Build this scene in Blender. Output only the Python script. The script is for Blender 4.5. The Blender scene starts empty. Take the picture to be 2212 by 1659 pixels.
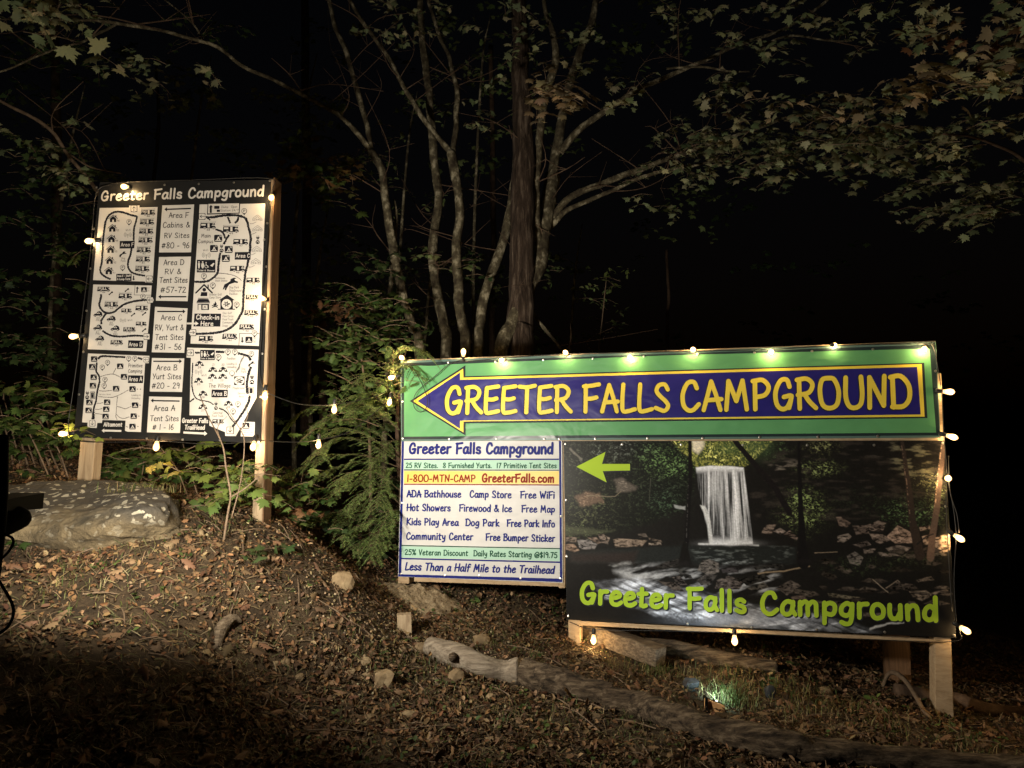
import bpy, bmesh, math, random
import numpy as np
from mathutils import Vector, Matrix, noise as mnoise
random.seed(11)
RNG = np.random.default_rng(7)
S = bpy.context.scene
COL = S.collection
# ------------------------------------------------------------------ camera
# 26 mm phone camera, held level at 1.6 m, tipped up about 7.5 degrees
F = 1560.0
CAMZ = 1.6
up_c = Vector((147.0, 11787.0, -1560.0)).normalized()
fw_c = Vector((0, 0, -1.0)); fw_c = (fw_c - up_c * fw_c.dot(up_c)).normalized()
rt_c = fw_c.cross(up_c)
R3 = Matrix((rt_c, fw_c, up_c))          # camera axes -> world axes
camd = bpy.data.cameras.new('camera')
camd.sensor_width = 36.0
camd.lens = 36.0 * F / 2212.0
camd.clip_start = 0.05
camd.clip_end = 500.0
cam = bpy.data.objects.new('camera', camd)
COL.objects.link(cam)
cam.matrix_world = Matrix.Translation((0, 0, CAMZ)) @ R3.to_4x4()
S.camera = cam
# ------------------------------------------------------------------ night sky and exposure
W = bpy.data.worlds.new('World'); S.world = W; W.use_nodes = True
nt = W.node_tree
sky = nt.nodes.new('ShaderNodeTexSky'); sky.sky_type = 'NISHITA'; sky.sun_disc = False
sky.sun_elevation = math.radians(-3.0); sky.sun_rotation = math.radians(200.0)
nt.links.new(sky.outputs[0], nt.nodes['Background'].inputs[0])
nt.nodes['Background'].inputs[1].default_value = 0.022
S.view_settings.view_transform = 'Standard'
S.view_settings.look = 'None'
S.view_settings.gamma = 1.0
S.view_settings.exposure = 0.0
S.view_settings.use_curve_mapping = False
S.cycles.use_denoising = True
S.cycles.use_light_tree = True
S.cycles.max_bounces = 5
S.cycles.diffuse_bounces = 3
S.cycles.transparent_max_bounces = 6
S.cycles.sample_clamp_indirect = 4.0
S.cycles.caustics_reflective = False
S.cycles.caustics_refractive = False
FLOOD_A, FLOOD_B, SOLAR, BULB_E = 410.0, 540.0, 12.0, 560.0

def lamp_spot(name, loc, target, energy, color, angle, blend, radius, parent=None):
    d = bpy.data.lights.new(name, 'SPOT'); d.energy = energy; d.color = color
    d.spot_size = math.radians(angle); d.spot_blend = blend; d.shadow_soft_size = radius
    o = bpy.data.objects.new(name, d); COL.objects.link(o)
    v = Vector(target) - Vector(loc)
    o.rotation_mode = 'QUATERNION'; o.rotation_quaternion = v.to_track_quat('-Z', 'Y'); o.location = loc
    return o

# ------------------------------------------------------------------ measuring helpers
def ray(px, py):
    return R3 @ Vector((px - 1106.0, 830.0 - py, -F))
def at(px, py, Y):
    """the point of the place seen at (px, py) that stands Y metres ahead"""
    d = ray(px, py); k = Y / d.y
    return Vector((d.x * k, Y, CAMZ + d.z * k))
def lerp(a, b, t): return a + (b - a) * t

class Plane:
    def __init__(s, A, B):
        s.o = Vector((A.x, A.y, A.z)); dx = (B - A); dx.z = 0
        s.n = Vector((dx.y, -dx.x, 0)).normalized()
        if s.n.y > 0: s.n = -s.n
        s.u = Vector((-s.n.y, s.n.x, 0))
    def at(s, px, py, off=0.0):
        d = ray(px, py); c = Vector((0, 0, CAMZ))
        k = (s.o - c).dot(s.n) / d.dot(s.n)
        return c + d * k + s.n * off
# ------------------------------------------------------------------ object helpers
def tag(o, label=None, cat=None, group=None, kind=None):
    if label: o['label'] = label
    if cat: o['category'] = cat
    if group: o['group'] = group
    if kind: o['kind'] = kind
    return o
def thing(name, label, cat, loc=(0, 0, 0), group=None):
    o = bpy.data.objects.new(name, None); COL.objects.link(o)
    o.location = loc; o.empty_display_size = 0.2
    return tag(o, label, cat, group)
MASSES = {'icon_print', 'icon_highlight', 'fine_print', 'road_print', 'twigs', 'foliage', 'crown', 'needles', 'boughs', 'leaves', 'stems', 'branchlets', 'cable', 'lead', 'letter_shadow', 'blue_border', 'green_rule', 'mint_band'}
def link(name, me, parent=None):
    o = bpy.data.objects.new(name, me); COL.objects.link(o)
    if name in MASSES: o['kind'] = 'stuff'
    if parent is not None:
        o.parent = parent
        if parent.type == 'EMPTY': o.matrix_parent_inverse = Matrix.Translation(-Vector(parent.location))
    return o
class MB:
    def __init__(s): s.v = []; s.f = []; s.c = []
    def add(s, vs, fs, col=None):
        n = len(s.v); s.v += [tuple(v) for v in vs]; s.f += [tuple(i + n for i in f) for f in fs]
        if col is not None: s.c += [col] * len(vs)
    def box(s, c8):
        s.add(c8, [(0, 1, 2, 3), (7, 6, 5, 4), (0, 4, 5, 1), (1, 5, 6, 2), (2, 6, 7, 3), (3, 7, 4, 0)])
    def build(s, name, m, parent=None, smooth=False, fix=False):
        me = bpy.data.meshes.new(name); me.from_pydata(s.v, [], s.f)
        if s.c and len(s.c) == len(s.v):
            a = me.color_attributes.new('Col', 'FLOAT_COLOR', 'POINT')
            a.data.foreach_set('color', np.array([(c[0], c[1], c[2], 1.0) for c in s.c], dtype=np.float32).ravel())
        me.materials.append(m)
        if fix:
            bm = bmesh.new(); bm.from_mesh(me); bmesh.ops.recalc_face_normals(bm, faces=bm.faces); bm.to_mesh(me); bm.free()
        if smooth: me.polygons.foreach_set('use_smooth', [True] * len(me.polygons))
        me.update()
        return link(name, me, parent)
def np_mesh(name, V, Fc, m, parent=None, col=None, smooth=False):
    """V (n,3), Fc (k,m) same-size faces"""
    me = bpy.data.meshes.new(name)
    nf, w = Fc.shape
    me.vertices.add(len(V)); me.vertices.foreach_set('co', V.astype(np.float32).ravel())
    me.loops.add(nf * w); me.loops.foreach_set('vertex_index', Fc.astype(np.int32).ravel())
    me.polygons.add(nf); me.polygons.foreach_set('loop_start', np.arange(0, nf * w, w, dtype=np.int32))
    me.polygons.foreach_set('loop_total', np.full(nf, w, dtype=np.int32))
    if smooth: me.polygons.foreach_set('use_smooth', np.ones(nf, dtype=bool))
    me.update(calc_edges=True)
    if col is not None:
        a = me.color_attributes.new('Col', 'FLOAT_COLOR', 'POINT')
        c4 = np.ones((len(V), 4), np.float32); c4[:, :3] = col
        a.data.foreach_set('color', c4.ravel())
    me.materials.append(m)
    return link(name, me, parent)
# ------------------------------------------------------------------ materials
def mat(name, col, rough=0.6, metal=0.0, spec=0.5):
    m = bpy.data.materials.new(name); m.use_nodes = True
    b = m.node_tree.nodes['Principled BSDF']
    b.inputs['Base Color'].default_value = (*col, 1); b.inputs['Roughness'].default_value = rough
    b.inputs['Metallic'].default_value = metal; b.inputs['Specular IOR Level'].default_value = spec
    return m
def N(m, t, **kw):
    n = m.node_tree.nodes.new(t)
    for k, v in kw.items(): n.inputs[k.replace('_', ' ')].default_value = v
    return n
def L(m, a, b): m.node_tree.links.new(a, b)
def noise_mat(name, cols, scale=8.0, detail=6.0, rough=0.8, bump=0.3, bdist=0.02, stretch=(1, 1, 1), metal=0.0, bscale=None, pos=(0.3, 0.5, 0.7), spec=0.3, wave=None, distort=0.0):
    m = mat(name, cols[0], rough, metal, spec); b = m.node_tree.nodes['Principled BSDF']
    tc = N(m, 'ShaderNodeTexCoord'); mp = N(m, 'ShaderNodeMapping'); mp.inputs['Scale'].default_value = stretch
    L(m, tc.outputs['Object'], mp.inputs['Vector'])
    nz = N(m, 'ShaderNodeTexNoise', Scale=scale, Detail=detail, Roughness=0.65, Distortion=distort); L(m, mp.outputs[0], nz.inputs['Vector'])
    cr = N(m, 'ShaderNodeValToRGB'); e = cr.color_ramp.elements
    e[0].position = pos[0]; e[0].color = (*cols[0], 1); e[1].position = pos[-1]; e[1].color = (*cols[-1], 1)
    for i, c in enumerate(cols[1:-1]):
        q = e.new(lerp(pos[0], pos[-1], (i + 1) / (len(cols) - 1))); q.color = (*c, 1)
    L(m, nz.outputs['Fac'], cr.inputs[0]); L(m, cr.outputs[0], b.inputs['Base Color'])
    nb = N(m, 'ShaderNodeTexNoise', Scale=bscale or scale * 3, Detail=8.0, Roughness=0.7); L(m, mp.outputs[0], nb.inputs['Vector'])
    bp = N(m, 'ShaderNodeBump', Strength=bump, Distance=bdist); L(m, nb.outputs['Fac'], bp.inputs['Height']); L(m, bp.outputs[0], b.inputs['Normal'])
    return m
def vinyl(name, col, rough=0.42, wr=0.5):
    wr *= 0.62
    m = mat(name, col, rough, 0.0, 0.22); b = m.node_tree.nodes['Principled BSDF']
    tc = N(m, 'ShaderNodeTexCoord'); mp = N(m, 'ShaderNodeMapping'); mp.inputs['Scale'].default_value = (1.0, 1.0, 1.7); mp.inputs['Rotation'].default_value = (0, 0.5, 0)
    L(m, tc.outputs['Object'], mp.inputs['Vector'])
    a = N(m, 'ShaderNodeTexNoise', Scale=2.6, Detail=2.5, Distortion=0.8); L(m, mp.outputs[0], a.inputs['Vector'])
    bp = N(m, 'ShaderNodeBump', Strength=wr, Distance=0.05); L(m, a.outputs['Fac'], bp.inputs['Height']); L(m, bp.outputs[0], b.inputs['Normal'])
    n2 = N(m, 'ShaderNodeTexNoise', Scale=9.0, Detail=5.0); L(m, tc.outputs['Object'], n2.inputs['Vector'])
    mx = N(m, 'ShaderNodeMixRGB'); mx.blend_type = 'MULTIPLY'; mx.inputs[0].default_value = 0.22; mx.inputs[1].default_value = (*col, 1)
    L(m, n2.outputs['Fac'], mx.inputs[2]); L(m, mx.outputs[0], b.inputs['Base Color'])
    return m
def attr_mat(name, rough=0.55, trans=0.0, spec=0.3, bump=0.0, mul=1.0):
    m = mat(name, (0.1, 0.1, 0.1), rough, 0, spec); b = m.node_tree.nodes['Principled BSDF']
    at_ = N(m, 'ShaderNodeAttribute'); at_.attribute_name = 'Col'
    src = at_.outputs['Color']
    L(m, src, b.inputs['Base Color'])
    if trans:
        t = N(m, 'ShaderNodeBsdfTranslucent'); L(m, src, t.inputs['Color'])
        mx = N(m, 'ShaderNodeMixShader'); mx.inputs[0].default_value = trans
        L(m, b.outputs[0], mx.inputs[1]); L(m, t.outputs[0], mx.inputs[2])
        L(m, mx.outputs[0], m.node_tree.nodes['Material Output'].inputs['Surface'])
    if bump:
        tc = N(m, 'ShaderNodeTexCoord'); nb = N(m, 'ShaderNodeTexNoise', Scale=60.0, Detail=4.0); L(m, tc.outputs['Object'], nb.inputs['Vector'])
        bp = N(m, 'ShaderNodeBump', Strength=bump, Distance=0.004); L(m, nb.outputs['Fac'], bp.inputs['Height']); L(m, bp.outputs[0], b.inputs['Normal'])
    return m
M = {}
M['soil'] = noise_mat('leafy_soil', [(0.020, 0.013, 0.007), (0.055, 0.036, 0.019), (0.10, 0.068, 0.036)], 7, 10, 0.95, 0.9, 0.03, bscale=34)
M['mound'] = noise_mat('pale_dry_soil', [(0.10, 0.072, 0.042), (0.22, 0.165, 0.10), (0.34, 0.27, 0.17)], 18, 10, 0.95, 0.8, 0.02)
M['post'] = noise_mat('sawn_timber', [(0.17, 0.115, 0.068), (0.30, 0.22, 0.135), (0.40, 0.31, 0.20)], 5, 7, 0.75, 0.25, 0.006, (6, 6, 0.5), distort=1.2)
M['postdark'] = noise_mat('stained_shaded_timber', [(0.055, 0.027, 0.013), (0.115, 0.062, 0.030), (0.18, 0.105, 0.055)], 5, 7, 0.7, 0.25, 0.006, (6, 6, 0.5), distort=1.2)  # dark brown wood; on the map post's side the tone is painted shade
M['rail'] = noise_mat('sawn_rail', [(0.25, 0.17, 0.095), (0.38, 0.27, 0.16), (0.47, 0.35, 0.22)], 5, 7, 0.75, 0.25, 0.006, (0.5, 6, 9), distort=1.0)
M['beam'] = noise_mat('weathered_timber', [(0.045, 0.033, 0.022), (0.15, 0.11, 0.072), (0.29, 0.225, 0.15)], 7, 9, 0.85, 0.9, 0.015, (1.2, 6, 9), distort=0.2)
M['oak'] = noise_mat('furrowed_bark', [(0.022, 0.013, 0.008), (0.065, 0.042, 0.028), (0.20, 0.15, 0.11)], 5, 8, 0.9, 1.0, 0.05, (5.5, 5.5, 0.7), bscale=9, pos=(0.36, 0.5, 0.68))
M['bark'] = noise_mat('lichened_grey_bark', [(0.035, 0.025, 0.015), (0.10, 0.083, 0.048), (0.40, 0.35, 0.24)], 12, 10, 0.85, 1.0, 0.02, (1, 1, 0.8), pos=(0.38, 0.5, 0.66))
M['barkdark'] = noise_mat('brown_bark', [(0.030, 0.017, 0.010), (0.085, 0.052, 0.032), (0.15, 0.10, 0.066)], 9, 8, 0.9, 0.7, 0.012, (1, 1, 0.6))
M['twig'] = noise_mat('twig_bark', [(0.10, 0.065, 0.04), (0.22, 0.155, 0.10)], 20, 4, 0.8, 0.4, 0.004)
M['log'] = noise_mat('old_log_bark', [(0.03, 0.02, 0.012), (0.15, 0.105, 0.065), (0.36, 0.27, 0.175)], 7, 10, 0.9, 1.0, 0.05, (1.0, 5.5, 5.5), pos=(.36,.5,.66), distort=.15)
M['barelog'] = noise_mat('bare_grey_wood', [(0.11, 0.085, 0.06), (0.28, 0.225, 0.165), (0.44, 0.37, 0.28)], 6, 9, 0.8, 0.8, 0.02, (1.0, 8, 8), distort=.2)
M['stone'] = noise_mat('sandstone', [(0.09, 0.062, 0.035), (0.22, 0.155, 0.085), (0.33, 0.25, 0.145)], 7, 8, 0.85, 0.5, 0.012)
M['bluestone'] = noise_mat('blue_grey_stone', [(0.02, 0.02, 0.021), (0.05, 0.05, 0.052)], 8, 6, 0.8, 0.4, 0.01)
M['whiteprint'] = vinyl('white_print', (0.68, 0.64, 0.585), 0.5, 0.15)
M['blackvinyl'] = vinyl('black_vinyl', (0.018, 0.018, 0.018), 0.38, 0.2)
M['blackprint'] = mat('black_print', (0.012, 0.012, 0.016), 0.5, 0.0, 0.10)
M['greyprint'] = mat('grey_print', (0.16, 0.15, 0.14), 0.55, 0.0, 0.10)
M['green'] = vinyl('green_vinyl', (0.115, 0.34, 0.14), 0.40, 0.6)
M['navy'] = vinyl('navy_print', (0.022, 0.018, 0.17), 0.38, 0.6)
M['yellow'] = vinyl('yellow_print', (0.85, 0.66, 0.075), 0.42, 0.3)
M['edge'] = vinyl('dark_banner_edge', (0.020, 0.034, 0.036), 0.3, 0.5)
M['edgepale'] = vinyl('teal_banner_edge', (0.10, 0.17, 0.15), 0.35, 0.4)
M['outline'] = mat('charcoal_outline', (0.022, 0.024, 0.030), 0.45, 0.0, 0.10)
M['bannerwhite'] = vinyl('white_banner', (0.60, 0.59, 0.58), 0.45, 0.6)
M['mint'] = mat('mint_print', (0.36, 0.56, 0.45), 0.5, 0.0, 0.10)
M['gold'] = vinyl('gold_print', (0.78, 0.56, 0.13), 0.42, 0.3)
M['blueprint'] = mat('blue_print', (0.010, 0.016, 0.15), 0.5, 0.0, 0.10)
M['greenprint'] = mat('green_print', (0.006, 0.06, 0.032), 0.5, 0.0, 0.10)
M['redprint'] = mat('red_print', (0.20, 0.018, 0.006), 0.5, 0.0, 0.10)
M['lime'] = mat('lime_print', (0.36, 0.52, 0.035), 0.5, 0.0, 0.10)
M['photo'] = attr_mat('photo_print', 0.35, 0, 0.10)
M['screw'] = mat('screw_metal', (0.62, 0.58, 0.52), 0.3, 0.9)
M['cable'] = mat('black_cable', (0.012, 0.011, 0.010), 0.5)
M['socket'] = mat('black_socket', (0.015, 0.014, 0.013), 0.45)
M['rig'] = mat('black_metal', (0.004, 0.004, 0.004), 0.7, 0.0, 0.04)
M['leaf'] = attr_mat('leaf', 0.55, 0.28, 0.25)
M['needle'] = attr_mat('needles', 0.6, 0.15, 0.25)
M['litter'] = attr_mat('dead_leaves', 0.8, 0.0, 0.25)
M['grass'] = attr_mat('grass_blades', 0.6, 0.2, 0.25)
def emis(name, col, st):
    m = bpy.data.materials.new(name); m.use_nodes = True; n = m.node_tree; n.nodes.remove(n.nodes['Principled BSDF'])
    e = n.nodes.new('ShaderNodeEmission'); e.inputs[0].default_value = (*col, 1); e.inputs[1].default_value = st
    n.links.new(e.outputs[0], n.nodes['Material Output'].inputs[0]); return m
M['bulb'] = emis('lit_bulb_glass', (1.0, 0.66, 0.30), BULB_E)
M['bulb'].name = 'hot_filaments'
_g = bpy.data.materials.new('glowing_bulb_glass'); _g.use_nodes = True; _n = _g.node_tree; _n.nodes.remove(_n.nodes['Principled BSDF'])
_e = _n.nodes.new('ShaderNodeEmission'); _e.inputs[0].default_value = (1.0, .58, .20, 1); _e.inputs[1].default_value = 5.0
_t = _n.nodes.new('ShaderNodeBsdfTransparent'); _x = _n.nodes.new('ShaderNodeMixShader'); _x.inputs[0].default_value = .42
_n.links.new(_t.outputs[0], _x.inputs[1]); _n.links.new(_e.outputs[0], _x.inputs[2]); _n.links.new(_x.outputs[0], _n.nodes['Material Output'].inputs[0]); M['glass'] = _g
M['led'] = emis('lit_cool_lens', (0.75, 0.95, 1.0), 6.0)
M['ledw'] = emis('lit_flood_lens', (1.0, 0.92, 0.78), 20.0)
M['solar'] = noise_mat('solar_panel_painted_glow', [(0.60, 0.33, 0.14), (0.75, 0.44, 0.20)], 30, 3, 0.4, 0.1, 0.002)  # amber reflection of the nearby bulb put into the panel's base colour

# ------------------------------------------------------------------ tubes
def crom(P, n=6):
    P = [np.array(p, float) for p in P]
    if len(P) < 3: 
        return [P[0] + (P[1] - P[0]) * t for t in np.linspace(0, 1, n + 1)]
    Q = [2 * P[0] - P[1]] + P + [2 * P[-1] - P[-2]]; out = []
    for i in range(1, len(Q) - 2):
        a, b, c, d = Q[i - 1], Q[i], Q[i + 1], Q[i + 2]
        for k in range(n):
            t = k / n
            out.append(0.5 * ((2 * b) + (-a + c) * t + (2 * a - 5 * b + 4 * c - d) * t * t + (-a + 3 * b - 3 * c + d) * t ** 3))
    out.append(P[-1]); return out
def tube(mb, pts, rads, seg=10, sub=6, rough=0.0, cap=True, freq=6.0, wob=0.0):
    data = [tuple(p) + (r,) for p, r in zip(pts, rads)]
    C = crom(data, sub) if len(data) > 1 else data
    n0 = len(mb.v); vs = []; fs = []; prev = None
    for i, c in enumerate(C):
        p = Vector(c[:3]); r = max(c[3], 1e-4)
        q = Vector(C[min(i + 1, len(C) - 1)][:3]) - Vector(C[max(i - 1, 0)][:3])
        t = q.normalized() if q.length > 1e-9 else Vector((0, 0, 1))
        if prev is None:
            a = Vector((1, 0, 0)) if abs(t.x) < 0.8 else Vector((0, 1, 0)); prev = (a - t * a.dot(t)).normalized()
        else:
            prev = (prev - t * prev.dot(t)).normalized()
        bt = t.cross(prev)
        if wob: p = p + Vector(mnoise.noise_vector(p * 3.0)) * wob
        for k in range(seg):
            an = 2 * math.pi * k / seg; d = prev * math.cos(an) + bt * math.sin(an)
            rr = r
            if rough: rr = r * (1 + rough * mnoise.noise(Vector((p.x, p.y, p.z * 0.6)) * freq + d * 1.7) + rough * 0.5 * mnoise.noise(p * freq * 4 + d * 5))
            vs.append(p + d * rr)
    m = len(C)
    for i in range(m - 1):
        for k in range(seg):
            a = i * seg + k; b = i * seg + (k + 1) % seg
            fs.append((a, b, b + seg, a + seg))
    if cap:
        fs.append(tuple(range(seg))[::-1]); fs.append(tuple((m - 1) * seg + k for k in range(seg)))
    mb.add(vs, fs)
def obox(mb, c, ax, ay, az, jit=0.0):
    """box from centre and three half-axis vectors"""
    c = Vector(c); ax = Vector(ax); ay = Vector(ay); az = Vector(az); P = []
    for z in (-1, 1):
        for x, y in ((-1, -1), (1, -1), (1, 1), (-1, 1)):
            v = c + ax * x + ay * y + az * z
            if jit: v += Vector((random.uniform(-jit, jit), random.uniform(-jit, jit), random.uniform(-jit, jit)))
            P.append(v)
    mb.add(P, [(3, 2, 1, 0), (4, 5, 6, 7), (0, 1, 5, 4), (1, 2, 6, 5), (2, 3, 7, 6), (3, 0, 4, 7)])
def bevel(o, w, seg=2):
    bm = bmesh.new(); bm.from_mesh(o.data)
    bmesh.ops.bevel(bm, geom=bm.edges[:] + bm.verts[:], offset=w, segments=seg, affect='EDGES', profile=0.5)
    bmesh.ops.recalc_face_normals(bm, faces=bm.faces); bm.to_mesh(o.data); bm.free(); return o
# ------------------------------------------------------------------ the bank the signs stand on
GP = []
def g(px, py, Y): p = at(px, py, Y); GP.append((p.x, p.y, p.z))
for a in [(560, 1122, 4.95), (180, 1075, 5.0), (60, 1218, 4.05), (200, 1214, 4.10), (345, 1180, 4.25), (440, 1140, 4.6), (480, 1185, 4.45), (735, 1278, 4.75), (865, 1275, 5.65), (1000, 1290, 5.75), (1180, 1330, 5.7),
          (870, 1368, 4.9), (825, 1492, 4.15), (480, 1385, 4.0), (930, 1415, 4.7), (1120, 1462, 4.55), (1250, 1400, 5.35), (1450, 1450, 5.1), (1400, 1520, 4.45), (1545, 1545, 4.35), (1750, 1600, 4.1),
          (2040, 1565, 4.55), (2180, 1655, 3.95), (1930, 1478, 5.5), (2120, 1540, 5.1), (1106, 1659, 3.35), (600, 1659, 3.05), (100, 1659, 2.75), (300, 1400, 3.55), (120, 1290, 3.75), (1600, 1659, 3.6), (600, 1255, 4.5), (690, 1165, 6.0), (1650, 1440, 5.4)]:
    g(*a)
GP += [(-8, 9, 2.3), (-4, 8, 1.9), (0, 9, 1.1), (2, 8, 0.55), (5, 9, 0.1), (9, 10, -0.3), (0, 15, 1.8), (-9, 15, 3.0), (9, 15, 0.2), (-7, 3, 1.25), (-6, 0, 0.7), (-2, 0.5, 0.25), (0, 0, 0.02), (3, 0.5, -0.05), (7, 2, -0.2), (-4.5, 4.5, 1.5), (5.2, 4.5, -0.15), (7, 6, -0.2), (0, -4, 0.0)]
GP = np.array(GP)
def tps_k(r2): return np.where(r2 > 1e-12, 0.5 * r2 * np.log(r2 + 1e-12), 0.0)
_n = len(GP); _K = tps_k(((GP[:, None, :2] - GP[None, :, :2]) ** 2).sum(-1)) + 0.02 * np.eye(_n)
_P = np.hstack([np.ones((_n, 1)), GP[:, :2]]); _A = np.zeros((_n + 3, _n + 3)); _A[:_n, :_n] = _K; _A[:_n, _n:] = _P; _A[_n:, :_n] = _P.T
_W = np.linalg.solve(_A, np.concatenate([GP[:, 2], np.zeros(3)]))
def gz_raw(X, Y):
    X = np.clip(np.asarray(X, float), -9, 9); Y = np.clip(np.asarray(Y, float), -3, 15); sh = X.shape; X = X.ravel(); Y = Y.ravel(); out = np.zeros(len(X))
    for s0 in range(0, len(X), 20000):
        x = X[s0:s0 + 20000]; y = Y[s0:s0 + 20000]
        k = tps_k((x[:, None] - GP[None, :, 0]) ** 2 + (y[:, None] - GP[None, :, 1]) ** 2)
        out[s0:s0 + 20000] = k @ _W[:_n] + _W[_n] + _W[_n + 1] * x + _W[_n + 2] * y
    return out.reshape(sh)
def vnoise(X, Y, f, seed=0):
    X = X * f + seed * 17.3; Y = Y * f + seed * 9.1; xi = np.floor(X).astype(np.int64); yi = np.floor(Y).astype(np.int64); fx = X - xi; fy = Y - yi
    fx = fx * fx * (3 - 2 * fx); fy = fy * fy * (3 - 2 * fy)
    def h(a, b):
        n = (a * 374761393 + b * 668265263 + seed * 974711) & 0xffffffff
        n = ((n ^ (n >> 13)) * 1274126177) & 0xffffffff
        return ((n ^ (n >> 16)) & 0xffff) / 65535.0
    return (h(xi, yi) * (1 - fx) + h(xi + 1, yi) * fx) * (1 - fy) + (h(xi, yi + 1) * (1 - fx) + h(xi + 1, yi + 1) * fx) * fy
def fbm(X, Y, f, o=4, seed=0):
    s = 0; a = 0.5
    for i in range(o): s = s + a * vnoise(X, Y, f, seed + i); f *= 2.05; a *= 0.5
    return s
gx = np.linspace(-10, 10, 401); gy = np.linspace(-4, 16, 401)
GG = gz_raw(*np.meshgrid(gx, gy))
GG = GG + (fbm(*np.meshgrid(gx, gy), 2.2, 3, 3) - 0.44) * 0.10 + (fbm(*np.meshgrid(gx, gy), 7.0, 3, 9) - 0.44) * 0.05
def gz(X, Y):
    X = np.clip(np.asarray(X, float), -9.99, 9.99); Y = np.clip(np.asarray(Y, float), -3.99, 15.99)
    u = (X + 10) / 0.05; v = (Y + 4) / 0.05; i = u.astype(int); j = v.astype(int); a = u - i; b = v - j
    return (GG[j, i] * (1 - a) + GG[j, i + 1] * a) * (1 - b) + (GG[j + 1, i] * (1 - a) + GG[j + 1, i + 1] * a) * b
def gz1(x, y): return float(gz(np.array([x]), np.array([y]))[0])
def hit(px, py):
    """where the sight line through (px, py) meets the ground"""
    d = ray(px, py)
    ys = np.linspace(1.2, 14, 1200); k = ys / d.y; z = CAMZ + d.z * k; gg_ = gz(d.x * k, ys)
    b = np.nonzero(z < gg_)[0]
    i = b[0] if len(b) else len(ys) - 1
    return Vector((d.x * k[i], ys[i], float(gg_[i])))
ax_ = np.concatenate([[-200, -90, -40, -20], np.arange(-10, -4.2, 0.2), np.arange(-4.2, 5.0, 0.045), np.arange(5.0, 10.01, 0.2), [20, 40, 90, 200]])
ay_ = np.concatenate([[-100, -30, -8], np.arange(-4, 1.6, 0.2), np.arange(1.6, 7.5, 0.045), np.arange(7.5, 16.01, 0.2), [25, 60, 120, 250]])
GX, GY = np.meshgrid(ax_, ay_)
GZ = gz(GX, GY) + (fbm(GX, GY, 16, 3, 21) - 0.44) * 0.045
nx, ny = len(ax_), len(ay_)
idx = np.arange(nx * ny).reshape(ny, nx)
Fq = np.stack([idx[:-1, :-1], idx[:-1, 1:], idx[1:, 1:], idx[1:, :-1]], -1).reshape(-1, 4)
o = np_mesh('ground', np.stack([GX, GY, GZ], -1).reshape(-1, 3), Fq, M['soil'], smooth=True); tag(o, kind='structure')
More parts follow.
